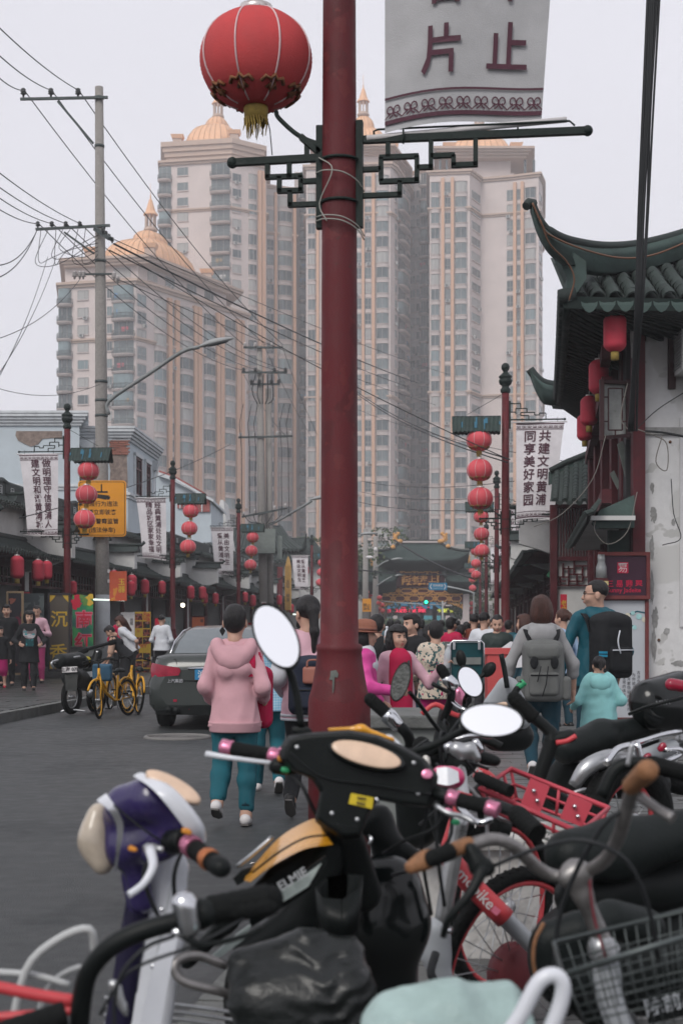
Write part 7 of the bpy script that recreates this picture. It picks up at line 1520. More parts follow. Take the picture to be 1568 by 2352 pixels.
class V:
 def __init__(s,name,label,cat,px,d,z=0.,group='two wheelers parked at the kerb'):s.t=T(name,label,cat,(XP(px,d),d,z),0,group)
 def q(s,p):return P(*p)-s.t.location
 def tube(s,n,m,pts,r,sm=4,k=10):
  rr=[PX(x,pts[min(i,len(pts)-1)][2])for i,x in enumerate(r)]if isinstance(r,(list,tuple))else PX(r,pts[0][2]);p=[s.q(x)for x in pts]
  if sm and len(p)>2:
   p2=bez(p,sm);rr=[rr[min(len(rr)-1,i//sm)]+(rr[min(len(rr)-1,i//sm+1)]-rr[min(len(rr)-1,i//sm)])*(i%sm)/sm for i in range(len(p2))]if isinstance(rr,list)else rr;p=p2
  b=MB(m);b.tube(p,rr,k);return b.build(n,s.t)
 def blob(s,n,m,prims,h=.011,k=.02,noise=0.,ns=20,par=None,fold=None):
  b=MB(m);q=SDF()
  for c in prims:q.cone(s.q(c[0]),s.q(c[1]),PX(c[2],c[0][2]),PX(c[3],c[1][2]),fl=c[4]if len(c)>4 else None)
  q.surf(b,h,k,noise=noise,ns=ns,fold=fold);return b.build(n,par or s.t)
 def plate(s,n,m,pts,th=.02,bev=True):
  b=MB(m);b.prism([s.q(p)for p in pts],(0,th,0));return b.build(n,s.t)
 def shell(s,n,m,rows,th=.0):
  b=MB(m);b.loft([bez([s.q(p)for p in r_],4)for r_ in rows],cap=False,closed=False);return b.build(n,s.t)
 def disc(s,n,m,c,rx,ry,rot=0.,nrm=(0,-1,.2),th=8,dome=.3):
  d=c[2];nn=Vector(nrm).normalized();x=Vector((math.cos(R(rot)),0,-math.sin(R(rot))));x=(x-nn*x.dot(nn)).normalized();y=nn.cross(x);Q=Matrix((x*PX(rx,d),y*PX(ry,d),nn*PX(th,d))).transposed()
  b=MB(m);b.lathe([(1,-1),(1.0,0),(.96,.3),(.85,.5+.3*dome),(.5,.5+dome),(0,.5+1.3*dome)],s.q(c),32,Q=Q);return b.build(n,s.t)
 def mirror(s,c,rx,ry,rot,stalk,nrm=(0,-1,.35),m=None,g=None):
  d=c[2];nn=Vector(nrm).normalized();x=Vector((math.cos(R(rot)),0,-math.sin(R(rot))));x=(x-nn*x.dot(nn)).normalized();y=nn.cross(x);Q=Matrix((x*PX(rx,d),y*PX(ry,d),nn*PX(rx*.5,d))).transposed();b=MB(m or blackp);E_=lambda p:p
  b.lathe([(0,-.85),(.5,-.75),(.85,-.4),(1.0,0),(1.0,.12),(.93,.16),(.90,.06),(.0,.06)],s.q(c),32,Q=Q);b.build('mirror_shell',s.t);b=MB(g or mirg);b.face(*[s.q(c)+Q@Vector((.92*math.cos(a*B_/16),.92*math.sin(a*B_/16),.09))for a in range(32)]);b.build('mirror_glass',s.t);s.tube('mirror_stalk',blackp,stalk,9 if d<5 else 5)
 def grip(s,a,c,r,m=rub,ends=None,nm='grip'):
  A_,B2=s.q(a),s.q(c);b=MB(m);r_=PX(r,a[2]);n_=12;pts=[A_.lerp(B2,i/n_)for i in range(n_+1)];b.tube(pts,[r_*(1+.05*(i%2))for i in range(n_+1)],14)
  b.ell(A_,r_*.97,12,8);o=b.build(nm,s.t)
  if ends:
   for p,e in((A_,-1),(B2,1)):v=(B2-A_).normalized()*r_;MB(ends).tube([p-v*.9,p-v*.75,p-v*.1,p+v*.1,p+v*.75,p+v*.9],[r_*.9,r_*1.14,r_*1.16,r_*1.05,r_*1.14,r_*.9],16).build('grip_ring',s.t)
 def text(s,st,size,m,c,rot=0.,nrm=(0,-1,0),bold=.02):
  nn=Vector(nrm).normalized();x=Vector((math.cos(R(rot)),0,-math.sin(R(rot))));x=(x-nn*x.dot(nn)).normalized();return text(st,PX(size,c[2]),m,'lettering',s.t,frame(s.q(c),x,nn.cross(x),nn),bold=bold,thick=.0005)
 def wheel(s,c,Rm,yaw=0.,lean=0.,rim=silver,tyre=None,w=.024,spokes=28,hub=None):
  Q=Matrix.Rotation(yaw,3,'Z')@Matrix.Rotation(lean,3,'Y')@Matrix.Rotation(R(90),3,'Y');c=c if isinstance(c,Vector)else s.q(c);e=bpy.data.objects.new('wheel',None);COL.objects.link(e);e.parent=s.t;e.location=c
  b=MB(tyre or rub);b.ring((0,0,0),Rm-w,w,Q=Q,n=44,m=8)
  for i in range(60):a=i*math.pi/30;p=Vector((math.cos(a),math.sin(a),0));b.bar(Q@(p*(Rm-.003)+Vector((0,0,-.014))),Q@(p*(Rm-.003)+Vector((0,0,.014))),.009,.004,up=Q@p)
  b.build('tyre',e);b=MB(rim);b.ring((0,0,0),Rm-2*w-.006,.011,Q=Q,n=40,m=6);b.build('rim',e);b=MB(silver)
  for i in range(spokes):a=2*math.pi*i/spokes;a2=a+(.5 if i%2 else-.5);z=.02 if i%4<2 else-.02;b.tube([Q@Vector((.025*math.cos(a2),.025*math.sin(a2),z)),Q@Vector(((Rm-2*w)*math.cos(a),(Rm-2*w)*math.sin(a),0))],.0022,4)
  b.build('spoke',e)['kind']='stuff';b=MB(hub or silver);b.lathe([(.02,-.05),(.035,-.03),(.02,-.02),(.02,.02),(.035,.03),(.02,.05)]if not hub else[(.02,-.05),(.09,-.035),(.10,0),(.09,.035),(.02,.05)],n=16,Q=Q);b.build('hub',e)
def bike(label,loc,rz,fm,lean=.12,steer=.5,basket=None,Rm=.33,fat=.02,rim=None,grp='yellow bicycles on the left kerb'):
 v=V('bicycle',label,'bicycle',784,1,0,grp);v.t.location=loc;v.t.rotation_euler=(0,lean,rz);t=v.t;v.t.scale=(.9,)*3
 v.wheel(Vector((0,-.5,Rm)),Rm,rim=rim or fm,spokes=16);v.wheel(Vector((0,.55,Rm)),Rm,yaw=steer,rim=rim or fm,spokes=16)
 b=MB(fm);b.tube(bez([(0,.46,.80),(0,.34,.52),(0,.02,.32),(0,-.1,.3)],4),fat*1.3,10);b.tube([(0,-.1,.28),(0,-.22,.74)],fat,10);b.tube([(0,.47,.72),(0,.44,.88)],fat*1.2,10)
 for s in(-1,1):b.tube([(s*.05,-.5,Rm),(s*.03,-.1,.3)],fat*.55,6);b.tube([(s*.05,-.5,Rm),(s*.02,-.19,.62)],fat*.55,6)
 b.build('frame',t);b=MB(fm);fx=math.sin(steer)*-.1
 for s in(-1,1):b.tube(bez([(s*.05,.55,Rm),(s*.055,.50,.6),(s*.02,.46,.74)],3),fat*.7,7)
 b.tube(bez([(math.cos(a)*0+.0,.55+(Rm+.03)*math.cos(a),Rm+(Rm+.03)*math.sin(a))for a in np.linspace(.5,2.6,7)],2),.02,6);b.tube(bez([(0,-.5+(Rm+.03)*math.cos(a),Rm+(Rm+.03)*math.sin(a))for a in np.linspace(.6,2.9,7)],2),.02,6);b.build('fork',t)
 hx,hy=math.cos(steer),math.sin(steer);hb=lambda u,w_,z:(u*hx-w_*hy,.43+u*hy+w_*hx,z);b=MB(blackp);b.tube(bez([hb(-.3,-.12,1.0),hb(-.15,-.02,1.03),hb(0,.03,.98),hb(.15,-.02,1.03),hb(.3,-.12,1.0)],4),.013,8);b.tube([hb(0,.03,.98),(0,.44,.86)],.016,8);b.build('handlebar',t)
 for s in(-1,1):b=MB(rub);b.tube([hb(s*.2,-.05,1.02),hb(s*.31,-.13,1.0)],.019,8);b.build('grip',t)
 b=MB(seatm);q=SDF();q.cone((0,-.34,.80),(0,-.24,.81),.07,.06).cone((0,-.24,.81),(0,-.08,.80),.06,.022);q.surf(b,.016,.02,cut=lambda X:.785-X[...,2]);b.build('saddle',t)
 b=MB(silver);b.lathe([(.09,-.01),(.09,.01)],(0.05,-.1,.28),16,Q=Matrix.Rotation(R(90),3,'Y'));b.tube([(.07,-.1,.28),(.09,.0,.16)],.01,6);b.tube([(-.07,-.1,.28),(-.09,-.2,.40)],.01,6);b.build('crank',t)
 for p in((.13,.0,.16),(-.13,-.2,.40)):b=MB(rub);b.box(p,(.09,.06,.025));b.build('pedal',t)
 b=MB(silver);b.tube([(-.05,-.45,.3),(-.16,-.52,.01)],.009,6);b.build('kickstand',t)
 if basket:
  b=MB(basket);c=[hb(s*.17,.08+w_,.74 if i else .95)for i in(0,1)for s,w_ in((-1,0),(1,0),(1,.24),(-1,.24))]
  for lv in(0,4):b.tube([c[lv+j]for j in range(4)],.010,6,closed=True)
  for j in range(4):
   b.tube([c[j],c[4+j]],.008,5)
   for u in np.linspace(.15,.85,6):b.tube([Vector(c[j]).lerp(Vector(c[(j+1)%4]),u),Vector(c[4+j]).lerp(Vector(c[4+(j+1)%4]),u)],.004,4)
  b.build('basket',t)
 return v
ybike=M('bike_yellow',(.60,.30,.02),rough=.35,var=.1);rbike=M('bike_red_orange',(.50,.055,.065),rough=.35,var=.12,vs=10);
v=bike('yellow bicycle with its front wheel turned, nearest the stooping woman',G(262,1648,0)+Vector((0,.1,0)),B_-.35,ybike,.08,.3);bike('yellow bicycle half hidden behind the blue bag',G(238,1632,0),B_-.1,ybike,-.06,-.2);bike('yellow bicycle farthest right, its back wheel to the kerb',G(298,1640,0)+Vector((0,.3,0)),.35,ybike,.1,.2)
q=MB(M('blue_nylon_bag',(.03,.09,.15),rough=.6,var=.2));s_=SDF();s_.rbox((0,0,0),(.15,.10,.14),.04);s_.surf(q,.016,.02,noise=.008,ns=20);tag(q.build('bag',None,P(236,1545,22.6)),'dark blue bag hanging on the handlebar of a yellow bicycle','bag')
def moped(v,x,y,d,sc,front=1):
 """small parked motorbike seen from behind; v.q works in photo measure around (x, y) at d"""
 p=lambda u,w,o=0.:(x+u*sc,y+w*sc,d+o)
 for u,o in((0,0),(62,.9)):v.wheel(p(u,-30,o),.29,yaw=-.35,tyre=rub,rim=silver,w=.05,spokes=10)
 v.blob('seat',seatm,[(p(-28,-118),p(15,-120,.5),18,20),(p(15,-120,.5),p(30,-116,.8),20,14)],.02);v.blob('body',blackp,[(p(0,-80),p(30,-70,.5),24,22),(p(30,-70,.5),p(52,-60,.7),22,18),(p(52,-90,.9),p(66,-140,1.0),15,10)],.02);v.tube('fork',silver,[p(62,-30,.9),p(66,-100,1.0),p(64,-145,.95)],4);v.tube('handlebar',blackp,[p(24,-142,.7),p(50,-152,.9),p(80,-160,1.0),p(108,-168,1.1)],4)
 v.grip(p(22,-141,.7),p(38,-147,.8),6);v.grip(p(95,-164,1.05),p(110,-168,1.1),6);v.tube('rear_rack',silver,[p(-40,-112,-.1),p(-30,-124,0),p(10,-126,.3)],3.5);v.plate('mudguard',blackp,[p(-18,-90,-.2),p(16,-90,-.2),p(12,-45,-.3),p(-14,-45,-.3)],.03);v.plate('number_plate',prwhite,[p(-24,-104,-.25),p(14,-106,-.25),p(14,-92,-.25),p(-24,-90,-.25)],.01);v.text('上海 07L',11,prdark,p(-5,-98,-.26),-2);v.plate('side_case',blackp,[p(28,-100,.4),p(60,-104,.4),p(62,-60,.4),p(30,-56,.4)],.25);v.plate('label_plate',silver,[p(34,-92,.38),p(54,-94,.38),p(54,-80,.38),p(34,-78,.38)],.01)
 v.tube('stand',silver,[p(-28,8),p(-10,2),p(20,4),p(34,6)],2.5);v.blob('exhaust',silver,[(p(46,-40,.2),p(70,-20,.8),9,6)],.02);v.tube('rear_basket_rail',silver,[p(-44,-100,-.2),p(-46,-118,-.2),p(20,-130,.3)],3)
v=V('moped','black moped with white plate standing by the left kerb','moped',175,23.2);moped(v,165,1628,23.2,.92);v.blob('yellow_seat_cover',M('yellow_wrap',(.52,.42,.03),rough=.4,var=.4,vs=14),[((172,1528,23.6),(200,1516,24),10,9)],.02,noise=.01)
pedm=M('pedestal_grey_green',(.20,.215,.205),rough=.7,var=.12,stain=.25)
for px,py0,d,w,h,nm in((196,1487,37.2,68,80,'grey plinth box under the first left lamp post'),):t=T('plinth_box',nm,'plinth',P(px,py0+h/2,d));q=MB(pedm);q.box((0,0,0),(PX(w,d),.8,PX(h,d)));q.mat(kerbm);q.box((0,0,PX(h,d)/2),(PX(w+8,d),.9,.06));q.build('box_body',t)
v=V('cargo_trike','dark green cargo box of a delivery trike in the crowd','cargo trike',1073,13.6);cg=M('cargo_green',(.005,.055,.065),rough=.35,var=.15)
v.plate('box_body',cg,[(1036,1476,13.6),(1108,1476,13.6),(1108,1570,13.6),(1036,1570,13.6)],.9);v.plate('lid_band',pedm,[(1040,1510,13.58),(1104,1510,13.58),(1104,1526,13.58),(1040,1526,13.58)],.01);v.tube('rim',chrome,[(1034,1572,13.58),(1034,1478,13.58),(1040,1472,13.58),(1104,1472,13.58),(1110,1478,13.58),(1110,1572,13.58)],2.5,0)
for x in(1042,1100):v.plate('clasp',chrome,[(x-3,1474,13.55),(x+3,1474,13.55),(x+3,1492,13.55),(x-3,1492,13.55)],.02)
for x in(1048,1098):v.wheel((x,1720,13.9),.3,yaw=B_/2*0,w=.03)
t=T('litter_bin','red plastic bin beside the second right lamp post','bin',(XP(1142,16.5),16.5,.12));q=MB(M('bin_red',(.50,.08,.08),rough=.5,var=.1));q.box((0,0,.5),(.24,.3,1.0),taper=(1.15,1.15));q.box((0,0,1.04),(.34,.38,.07));q.build('bin_body',t)
# ================= foreground two wheelers =================
cream=M('dial_cream',(.62,.45,.33),rough=.35,var=.12,vs=20,coat=.3);pinkm=M('pink_anodised',(.62,.22,.34),rough=.22,metal=.7,var=.2,vs=30);yelp=M('scooter_yellow',(.66,.30,.015),rough=.28,var=.08,vs=12,coat=.6);purp=M('scooter_purple',(.028,.020,.085),rough=.25,var=.1,vs=14,coat=.6);sgrey=M('scooter_silver_grey',(.34,.36,.38),rough=.4,var=.08,vs=6,stain=.1);whitep=M('scooter_white',(.58,.60,.64),rough=.3,var=.06,coat=.4);cop=M('copper_ring',(.60,.22,.10),rough=.3,metal=.6,var=.2);brg=M('brown_grip',(.24,.115,.055),rough=.6,var=.3,vs=40,bump=.3,bs=120);bagb=M('black_plastic_sheet',(.007,.009,.009),spec=.4,rough=.34,var=.2,bump=.2,bs=40);mintcov=M('mint_seat_cover',(.30,.40,.385),rough=.35,var=.14,vs=14,bump=.35,bs=26);signy=M('sticker_yellow',(.60,.46,.03),rough=.5,var=.1);orng=M('amber_switch',(.55,.22,.03),rough=.4);grn=M('green_switch',(.03,.28,.12),rough=.4)
Pt=lambda l,d:[(x,y,d)for x,y in l]
d=3.4;v=V('scooter','black and yellow scooter with oval cream dial and pink ringed grips','scooter',800,d)
b=MB(blackp)
def rows(rs,d0,d1):
 out=[]
 for(o,k_)in((0.,1.),(.10,1.),(.22,.86),(.28,.6)):out.append([v.q((rs[0]+(x-rs[0])*k_,rs[1]+(y-rs[1])*k_,d0+o*(d1-d0)/.28))for x,y in rs[2]])
 return out
poly=[(646,1712),(660,1690),(700,1683),(800,1676),(868,1688),(920,1710),(975,1742),(1006,1780),(1002,1820),(992,1856),(930,1850),(868,1838),(845,1875),(826,1926),(790,1930),(745,1905),(722,1886),(734,1820),(716,1790),(668,1770),(640,1740)]
for r_ in[rows((820,1790,poly),3.30,3.56)]:
 b.loft([[v.q((820+(x-820)*.93,1780+(y-1780)*.93,3.265))for x,y in poly]]+r_,smooth=False)
o=b.build('handlebar_cover',v.t);md=o.modifiers.new('bevel','BEVEL');md.width=.006;md.segments=2;md.limit_method='ANGLE';md.angle_limit=.6
v.disc('dial_rim',blackg,(842,1733,3.26),92,34,17,(.05,-1,.5),10);v.disc('dial',cream,(841,1732,3.252),82,27,17,(.05,-1,.5),4)
v.blob('hood_rim',yelp,[((756,1676,3.5),(830,1674,3.5),6,8),((830,1674,3.5),(905,1700,3.5),8,6)],.008);v.blob('headlight_top',whitep,[((890,1692,3.52),(920,1716,3.5),9,8)],.008)
v.plate('warning_sticker',signy,Pt([(806,1822),(858,1832),(854,1858),(800,1846)],3.262),.003);v.text('≡≡≡\n≡≡≡',12,prdark,(829,1840,3.258),9)
v.disc('badge',pinkm,(980,1778,3.258),13,12,0,(0,-1,.3),3);v.blob('key_switch',blackp,[((800,1925,3.4),(830,2050,3.5),36,46)],.014)
v.grip((522,1718,3.42),(632,1737,3.38),17,rub,pinkm);v.grip((1040,1833,3.26),(1130,1858,3.22),17,rub,pinkm);v.tube('bar_end',blackp,[(632,1736,3.38),(664,1742,3.38)],15);v.tube('bar_end',blackp,[(990,1820,3.3),(1040,1832,3.27)],15)
v.tube('brake_lever',whitep,[(474,1732,3.36),(530,1741,3.34),(620,1752,3.34),(660,1756,3.36)],[8,6,5,6]);v.tube('brake_lever',silver,[(1000,1850,3.24),(1030,1868,3.22),(1060,1874,3.22),(1090,1890,3.21)],6)
v.blob('switch_block',blackp,[((636,1760,3.34),(668,1764,3.34),20,18)],.009)
for m_,x,y in((orng,648,1742),(grn,656,1768),(pinkm,650,1722),(grn,1045,1888),(pinkm,1030,1862)):v.blob('switch_button',m_,[((x-5,y,3.318 if x<800 else 3.25),(x+5,y+1,3.318 if x<800 else 3.25),8,8)],.006)
v.mirror((634,1462,3.36),48,86,-27,[(692,1672,3.4),(682,1600,3.4),(668,1550,3.4),(655,1520,3.4)],(.12,-1,.32));v.mirror((1128,1655,3.3),76,42,4,[(935,1730,3.4),(985,1716,3.38),(1040,1690,3.36),(1075,1672,3.34)],(-.05,-1,.45));v.blob('mirror_base',blackp,[((680,1678,3.4),(706,1680,3.4),12,12)],.009)
v.shell('side_fairing',yelp,[[(572,2000,3.55),(640,1925,3.55),(700,1888,3.5),(730,1878,3.45)],[(560,2022,3.45),(640,1962,3.4),(700,1928,3.38),(752,1922,3.36)],[(575,2026,3.36),(630,1986,3.33),(700,1950,3.32),(765,1940,3.32)]])
v.plate('fairing_edge',blackp,Pt([(535,2018),(556,1998),(580,1990),(560,2026),(545,2034)],3.5),.03);v.tube('fairing_rail',silver,[(545,1990,3.44),(580,1962,3.42),(626,1922,3.42)],5)
v.blob('leg_shield',blackp,[((760,1935,3.42),(640,2010,3.45),26,24),((640,2010,3.45),(520,2120,3.5),24,22),((520,2120,3.5),(430,2210,3.55),22,18),((760,1950,3.4),(700,2120,3.45),36,60),((700,2120,3.45),(560,2190,3.5),60,30)],.014)
v.plate('panel_frame',blackg,Pt([(616,2058),(748,1966),(752,1978),(716,2042),(578,2130),(572,2118)],3.26),.02);v.plate('panel_inset',M('panel_inset_pale',(.33,.38,.36),rough=.35,var=.1),Pt([(628,2062),(738,1984),(708,2036),(604,2100)],3.25),.01);v.plate('panel_inset',MATS['panel_inset_pale'],Pt([(540,2150),(580,2122),(560,2158),(478,2218),(470,2212)],3.3),.02);v.text('ELMIE',30,M('badge_silver',(.5,.52,.53),rough=.3,metal=.5),(672,2020,3.23),-31)
b=MB(blackp)
def cup(rs):return[[v.q(p)for p in r_]for r_ in rs]
r0=[(724,2038,3.2),(740,2062,3.14),(786,2066,3.12),(826,2040,3.14),(834,2010,3.2),(800,2006,3.28),(750,2016,3.28)];r1=[(x+(780-x)*.12,y+95,dd)for x,y,dd in r0]
b.loft(cup([[(x+(780-x)*.1,y+6,dd)for x,y,dd in r1],[(x+(780-x)*.1,y+6,dd)for x,y,dd in r0],r0,r1]));b.build('storage_pocket',v.t)
v.blob('front_body',blackg,[((820,2040,3.62),(890,2040,3.64),62,70),((890,2040,3.64),(930,2110,3.64),62,50),((850,2120,3.62),(900,2130,3.64),84,72),((880,2160,3.64),(890,2300,3.7),80,70)],.012,.06)
v.blob('side_panel',blackp,[((845,1900,3.7),(970,1980,3.7),22,20),((870,1880,3.72),(900,1990,3.72),34,40)],.016);v.tube('front_guard_rail',rusty,[(520,2218,3.1),(455,2196,3.08),(408,2206,3.05),(404,2236,3.04),(430,2258,3.04),(500,2276,3.05),(525,2284,3.06)],11)
for k,pts_ in enumerate(([(650,1765,3.36),(690,1800,3.3),(720,1860,3.32),(760,1930,3.4)],[(1020,1850,3.26),(1000,1900,3.28),(930,1930,3.35),(880,1960,3.45)],[(1036,1856,3.25),(1030,1930,3.26),(960,1990,3.36),(900,2010,3.5)],[(1000,1840,3.28),(1004,1960,3.3),(1020,2080,3.4)],[(984,1846,3.3),(968,1950,3.36),(990,2100,3.5)])):v.tube('control_cable',wire_m,pts_,4.5)
v.tube('cover_seam',blackg,[(654,1716,3.268),(735,1782,3.262),(840,1800,3.258),(990,1824,3.262)],2.2);v.tube('cover_seam',blackg,[(740,1880,3.27),(800,1900,3.265),(836,1890,3.27)],2)
for x,y in((682,1716),(960,1822),(762,1868),(820,1882),(950,1752)):v.disc('screw',silver,(x,y,3.262),5,5,0,(0,-1,.2),2)
v.tube('fairing_seam',blackp,[(580,2004,3.36),(640,1958,3.32),(700,1925,3.31),(756,1918,3.31)],2.5);v.tube('ignition_ring',chrome,[(862,1838,3.26),(868,1836,3.26)],9,0);v.tube('hook',chrome,[(840,1912,3.28),(852,1925,3.26),(846,1940,3.26)],4)
v.wheel((640,2330,3.75),.22,yaw=.7,w=.045,spokes=5)
tw=V('plastic_sheet','crumpled black plastic sheet wrapped over the scooter footwell','plastic sheet',690,3.0,group=None);tw.blob('sheet_folds',bagb,[((560,2210,3.0),(700,2190,3.0),40,46),((700,2190,3.0),(800,2185,3.0),46,38),((600,2300,2.95),(790,2280,2.95),78,76),((640,2390,2.95),(780,2380,2.95),80,80)],.0065,.05,.006,40,fold=lambda X:.0075*(np.abs(np.sin((X[...,2]-1.4*X[...,0]**2+.012*np.sin(X[...,0]*31)+.006*np.sin(X[...,0]*83+X[...,2]*40))*78))-.55)*(.5+.5*np.sin(X[...,0]*21+X[...,2]*9)))
d=3.0;v=V('scooter','purple and silver scooter with cream headlamp at the lower left','scooter',320,d)
v.blob('cowl',purp,[((278,1880,3.05),(282,1950,3.05),44,44),((290,1850,3.02),(350,1836,3.0),50,50),((350,1836,3.0),(425,1900,3.0),50,34),((290,1945,3.03),(400,1920,3.0),42,36),((310,1990,3.04),(325,2070,3.06),24,30)],.010,.025)
v.blob('headlamp',M('lamp_lens_beige',(.42,.36,.29),rough=.12,var=.2,vs=14,coat=.6),[((228,1872,3.05),(220,1930,3.05),28,32,((1,-.3,0),1.25)),((220,1930,3.05),(238,1982,3.04),32,26,((1,-.3,0),1.25))],.008,.06);v.shell('headlamp_rim',chrome,[[(222,1838,2.95),(250,1862,2.94),(268,1900,2.93),(266,1960,2.93),(262,2000,2.94)],[(244,1822,2.95),(270,1860,2.93),(284,1900,2.92),(274,1965,2.92),(268,2003,2.93)]])
v.shell('white_trim',whitep,[[(306,1782,2.98),(350,1812,2.90),(392,1860,2.89),(430,1912,2.9),(450,1945,2.93)],[(318,1775,2.98),(372,1802,2.90),(420,1850,2.88),(456,1900,2.89),(468,1938,2.92)],[(326,1774,2.99),(385,1800,2.93),(432,1844,2.92),(468,1895,2.93),(474,1930,2.95)]])
v.disc('dial',cream,(398,1806,2.94),72,24,36,(.3,-1,.9),10);v.blob('lower_cowl',MATS['scooter_purple'],[((312,2010,3.06),(318,2090,3.08),36,26,((0,1,0),1.5)),((420,1930,3.0),(350,1960,3.0),26,30)],.011)
v.tube('bar_end',blackp,[(395,1935,2.95),(430,1930,2.9)],30);v.grip((436,1942,2.88),(508,1994,2.78),22,rub);v.grip((434,1940,2.88),(446,1949,2.86),25,pinkm,None,'grip_ring');v.grip((476,1971,2.82),(484,1977,2.81),25,cop,None,'grip_ring');v.blob('grip_end',blackp,[((500,1988,2.79),(508,1993,2.78),25,24)],.007);v.tube('brake_lever',whitep,[(345,1950,2.88),(352,1990,2.84),(330,2030,2.82),(296,2056,2.8)],[13,11,9,9]);v.blob('lever_mount',silver,[((338,1946,2.9),(372,1950,2.88),12,10)],.008);v.blob('switch_button',orng,[((424,1908,2.86),(436,1912,2.86),9,8)],.006)
v.blob('leg_shield',whitep,[((392,1990,3.1),(375,2130,3.1),44,50,((0,1,0),2.2)),((375,2130,3.1),(315,2420,3.1),50,72,((0,1,0),2.2))],.011,.02);v.blob('inner_leg',M('scooter_navy',(.012,.010,.030),rough=.3,var=.1),[((322,2040,3.08),(262,2420,3.08),30,34,((0,1,0),1.8))],.011);v.shell('shield_edge',whitep,[[(388,2110,2.88),(350,2230,2.86),(312,2400,2.84)],[(420,2100,2.89),(392,2230,2.87),(362,2400,2.85)]])
v.tube('cowl_seam',blackp,[(262,1850,2.93),(330,1905,2.89),(400,1950,2.9)],2.5);v.tube('brake_cable',wire_m,[(352,1960,2.86),(330,2010,2.88),(352,2080,2.92),(380,2130,2.95)],5);v.tube('throttle_cable',wire_m,[(420,1950,2.88),(400,2010,2.9),(404,2090,2.95)],5);v.blob('turn_signal',orng,[((300,1948,2.93),(312,1952,2.92),8,7)],.006);v.tube('panel_seam',sgrey,[(392,2030,2.93),(368,2160,2.92),(326,2360,2.92)],2.5)
for x,y in((372,2090),(352,2220),(404,2060)):v.disc('screw',chrome,(x,y,2.925),6,6,0,(0,-1,.1),3)
d=2.45;v=V('bicycle','bicycle with black handlebar and chrome bell at the bottom left','bicycle',200,d)
v.tube('handlebar',blackp,[(640,2062,2.5),(520,2088,2.48),(430,2112,2.46),(340,2134,2.45),(258,2172,2.45),(206,2230,2.46),(188,2300,2.48),(180,2400,2.5)],23);v.grip((620,2064,2.5),(480,2092,2.48),33,rub);v.blob('grip_flare',rub,[((540,2090,2.48),(616,2080,2.49),26,28)],.01);v.blob('bell',chrome,[((424,2076,2.44),(434,2128,2.44),31,29)],.008);v.blob('bell_clamp',chrome,[((402,2140,2.44),(424,2146,2.44),12,14)],.008);v.grip((468,2098,2.47),(448,2102,2.47),36,blackp,None,'shift_ring')
v.tube('stem',rbike,[(-30,2262,2.5),(80,2284,2.5),(180,2300,2.5)],14);v.tube('stem',rbike,[(-30,2338,2.5),(90,2330,2.5),(180,2318,2.5)],12);v.grip((10,2375,2.4),(150,2330,2.44),30,rub)
wrk=M('white_wire_basket',(.40,.41,.41),rough=.5,var=.1)
v.tube('basket_hoop',wrk,[(20,2400,2.7),(60,2230,2.7),(130,2160,2.7),(205,2134,2.7),(218,2190,2.72)],10);v.tube('basket_hoop',wrk,[(70,2400,2.75),(110,2270,2.75),(180,2222,2.75),(215,2240,2.75)],7);v.tube('basket_rail',wrk,[(-20,2232,2.72),(80,2240,2.72),(160,2262,2.72)],8);v.blob('light_bracket',silver,[((262,2260,2.6),(290,2330,2.6),20,12)],.01,noise=.006)
v.tube('brake_cable',wire_m,[(400,2150,2.44),(330,2180,2.42),(270,2260,2.42),(262,2400,2.44)],5);v.tube('brake_cable',wire_m,[(560,2110,2.47),(450,2170,2.44),(300,2230,2.42),(230,2330,2.44)],4);v.tube('brake_lever',blackp,[(420,2150,2.43),(470,2170,2.43),(560,2150,2.45),(600,2130,2.46)],[9,7,6,5])
v2=V('bicycle_rack','row of silver tubes of a bicycle carrier low between two scooters','carrier rack',480,3.3,group=None)
for k in range(4):v2.tube('carrier_tube',silver,[(240,2292+k*20,3.3),(420,2310+k*16,3.3),(570,2330+k*18,3.3)],5)
d=2.75;v=V('bicycle','old silver bicycle with brown wooden looking grips and wire basket','bicycle',1330,d)
v.tube('handlebar',rusty,[(1075,1944,2.72),(1130,1928,2.74),(1180,1944,2.76),(1240,1998,2.8),(1290,2014,2.8),(1340,2004,2.78),(1390,1974,2.72),(1420,1920,2.65),(1440,1850,2.6),(1456,1800,2.55)],16);v.blob('grip',brg,[((944,1992,2.66),(975,1976,2.67),17,18),((975,1976,2.67),(1075,1940,2.72),18,19)],.008);v.grip((990,1972,2.66),(1036,1955,2.69),20,rub,None,'grip_band');v.blob('grip',brg,[((1448,1806,2.52),(1486,1770,2.44),22,27)],.008)
v.blob('stem',rusty,[((1318,1996,2.78),(1335,2050,2.78),26,22),((1335,2050,2.78),(1395,2190,2.78),20,22),((1340,2004,2.77),(1300,2016,2.77),22,22)],.009);v.tube('head_tube',greyp,[(1388,2180,2.8),(1400,2290,2.8),(1440,2400,2.8)],32);v.grip((1380,2176,2.78),(1396,2196,2.78),34,silver,None,'headset')
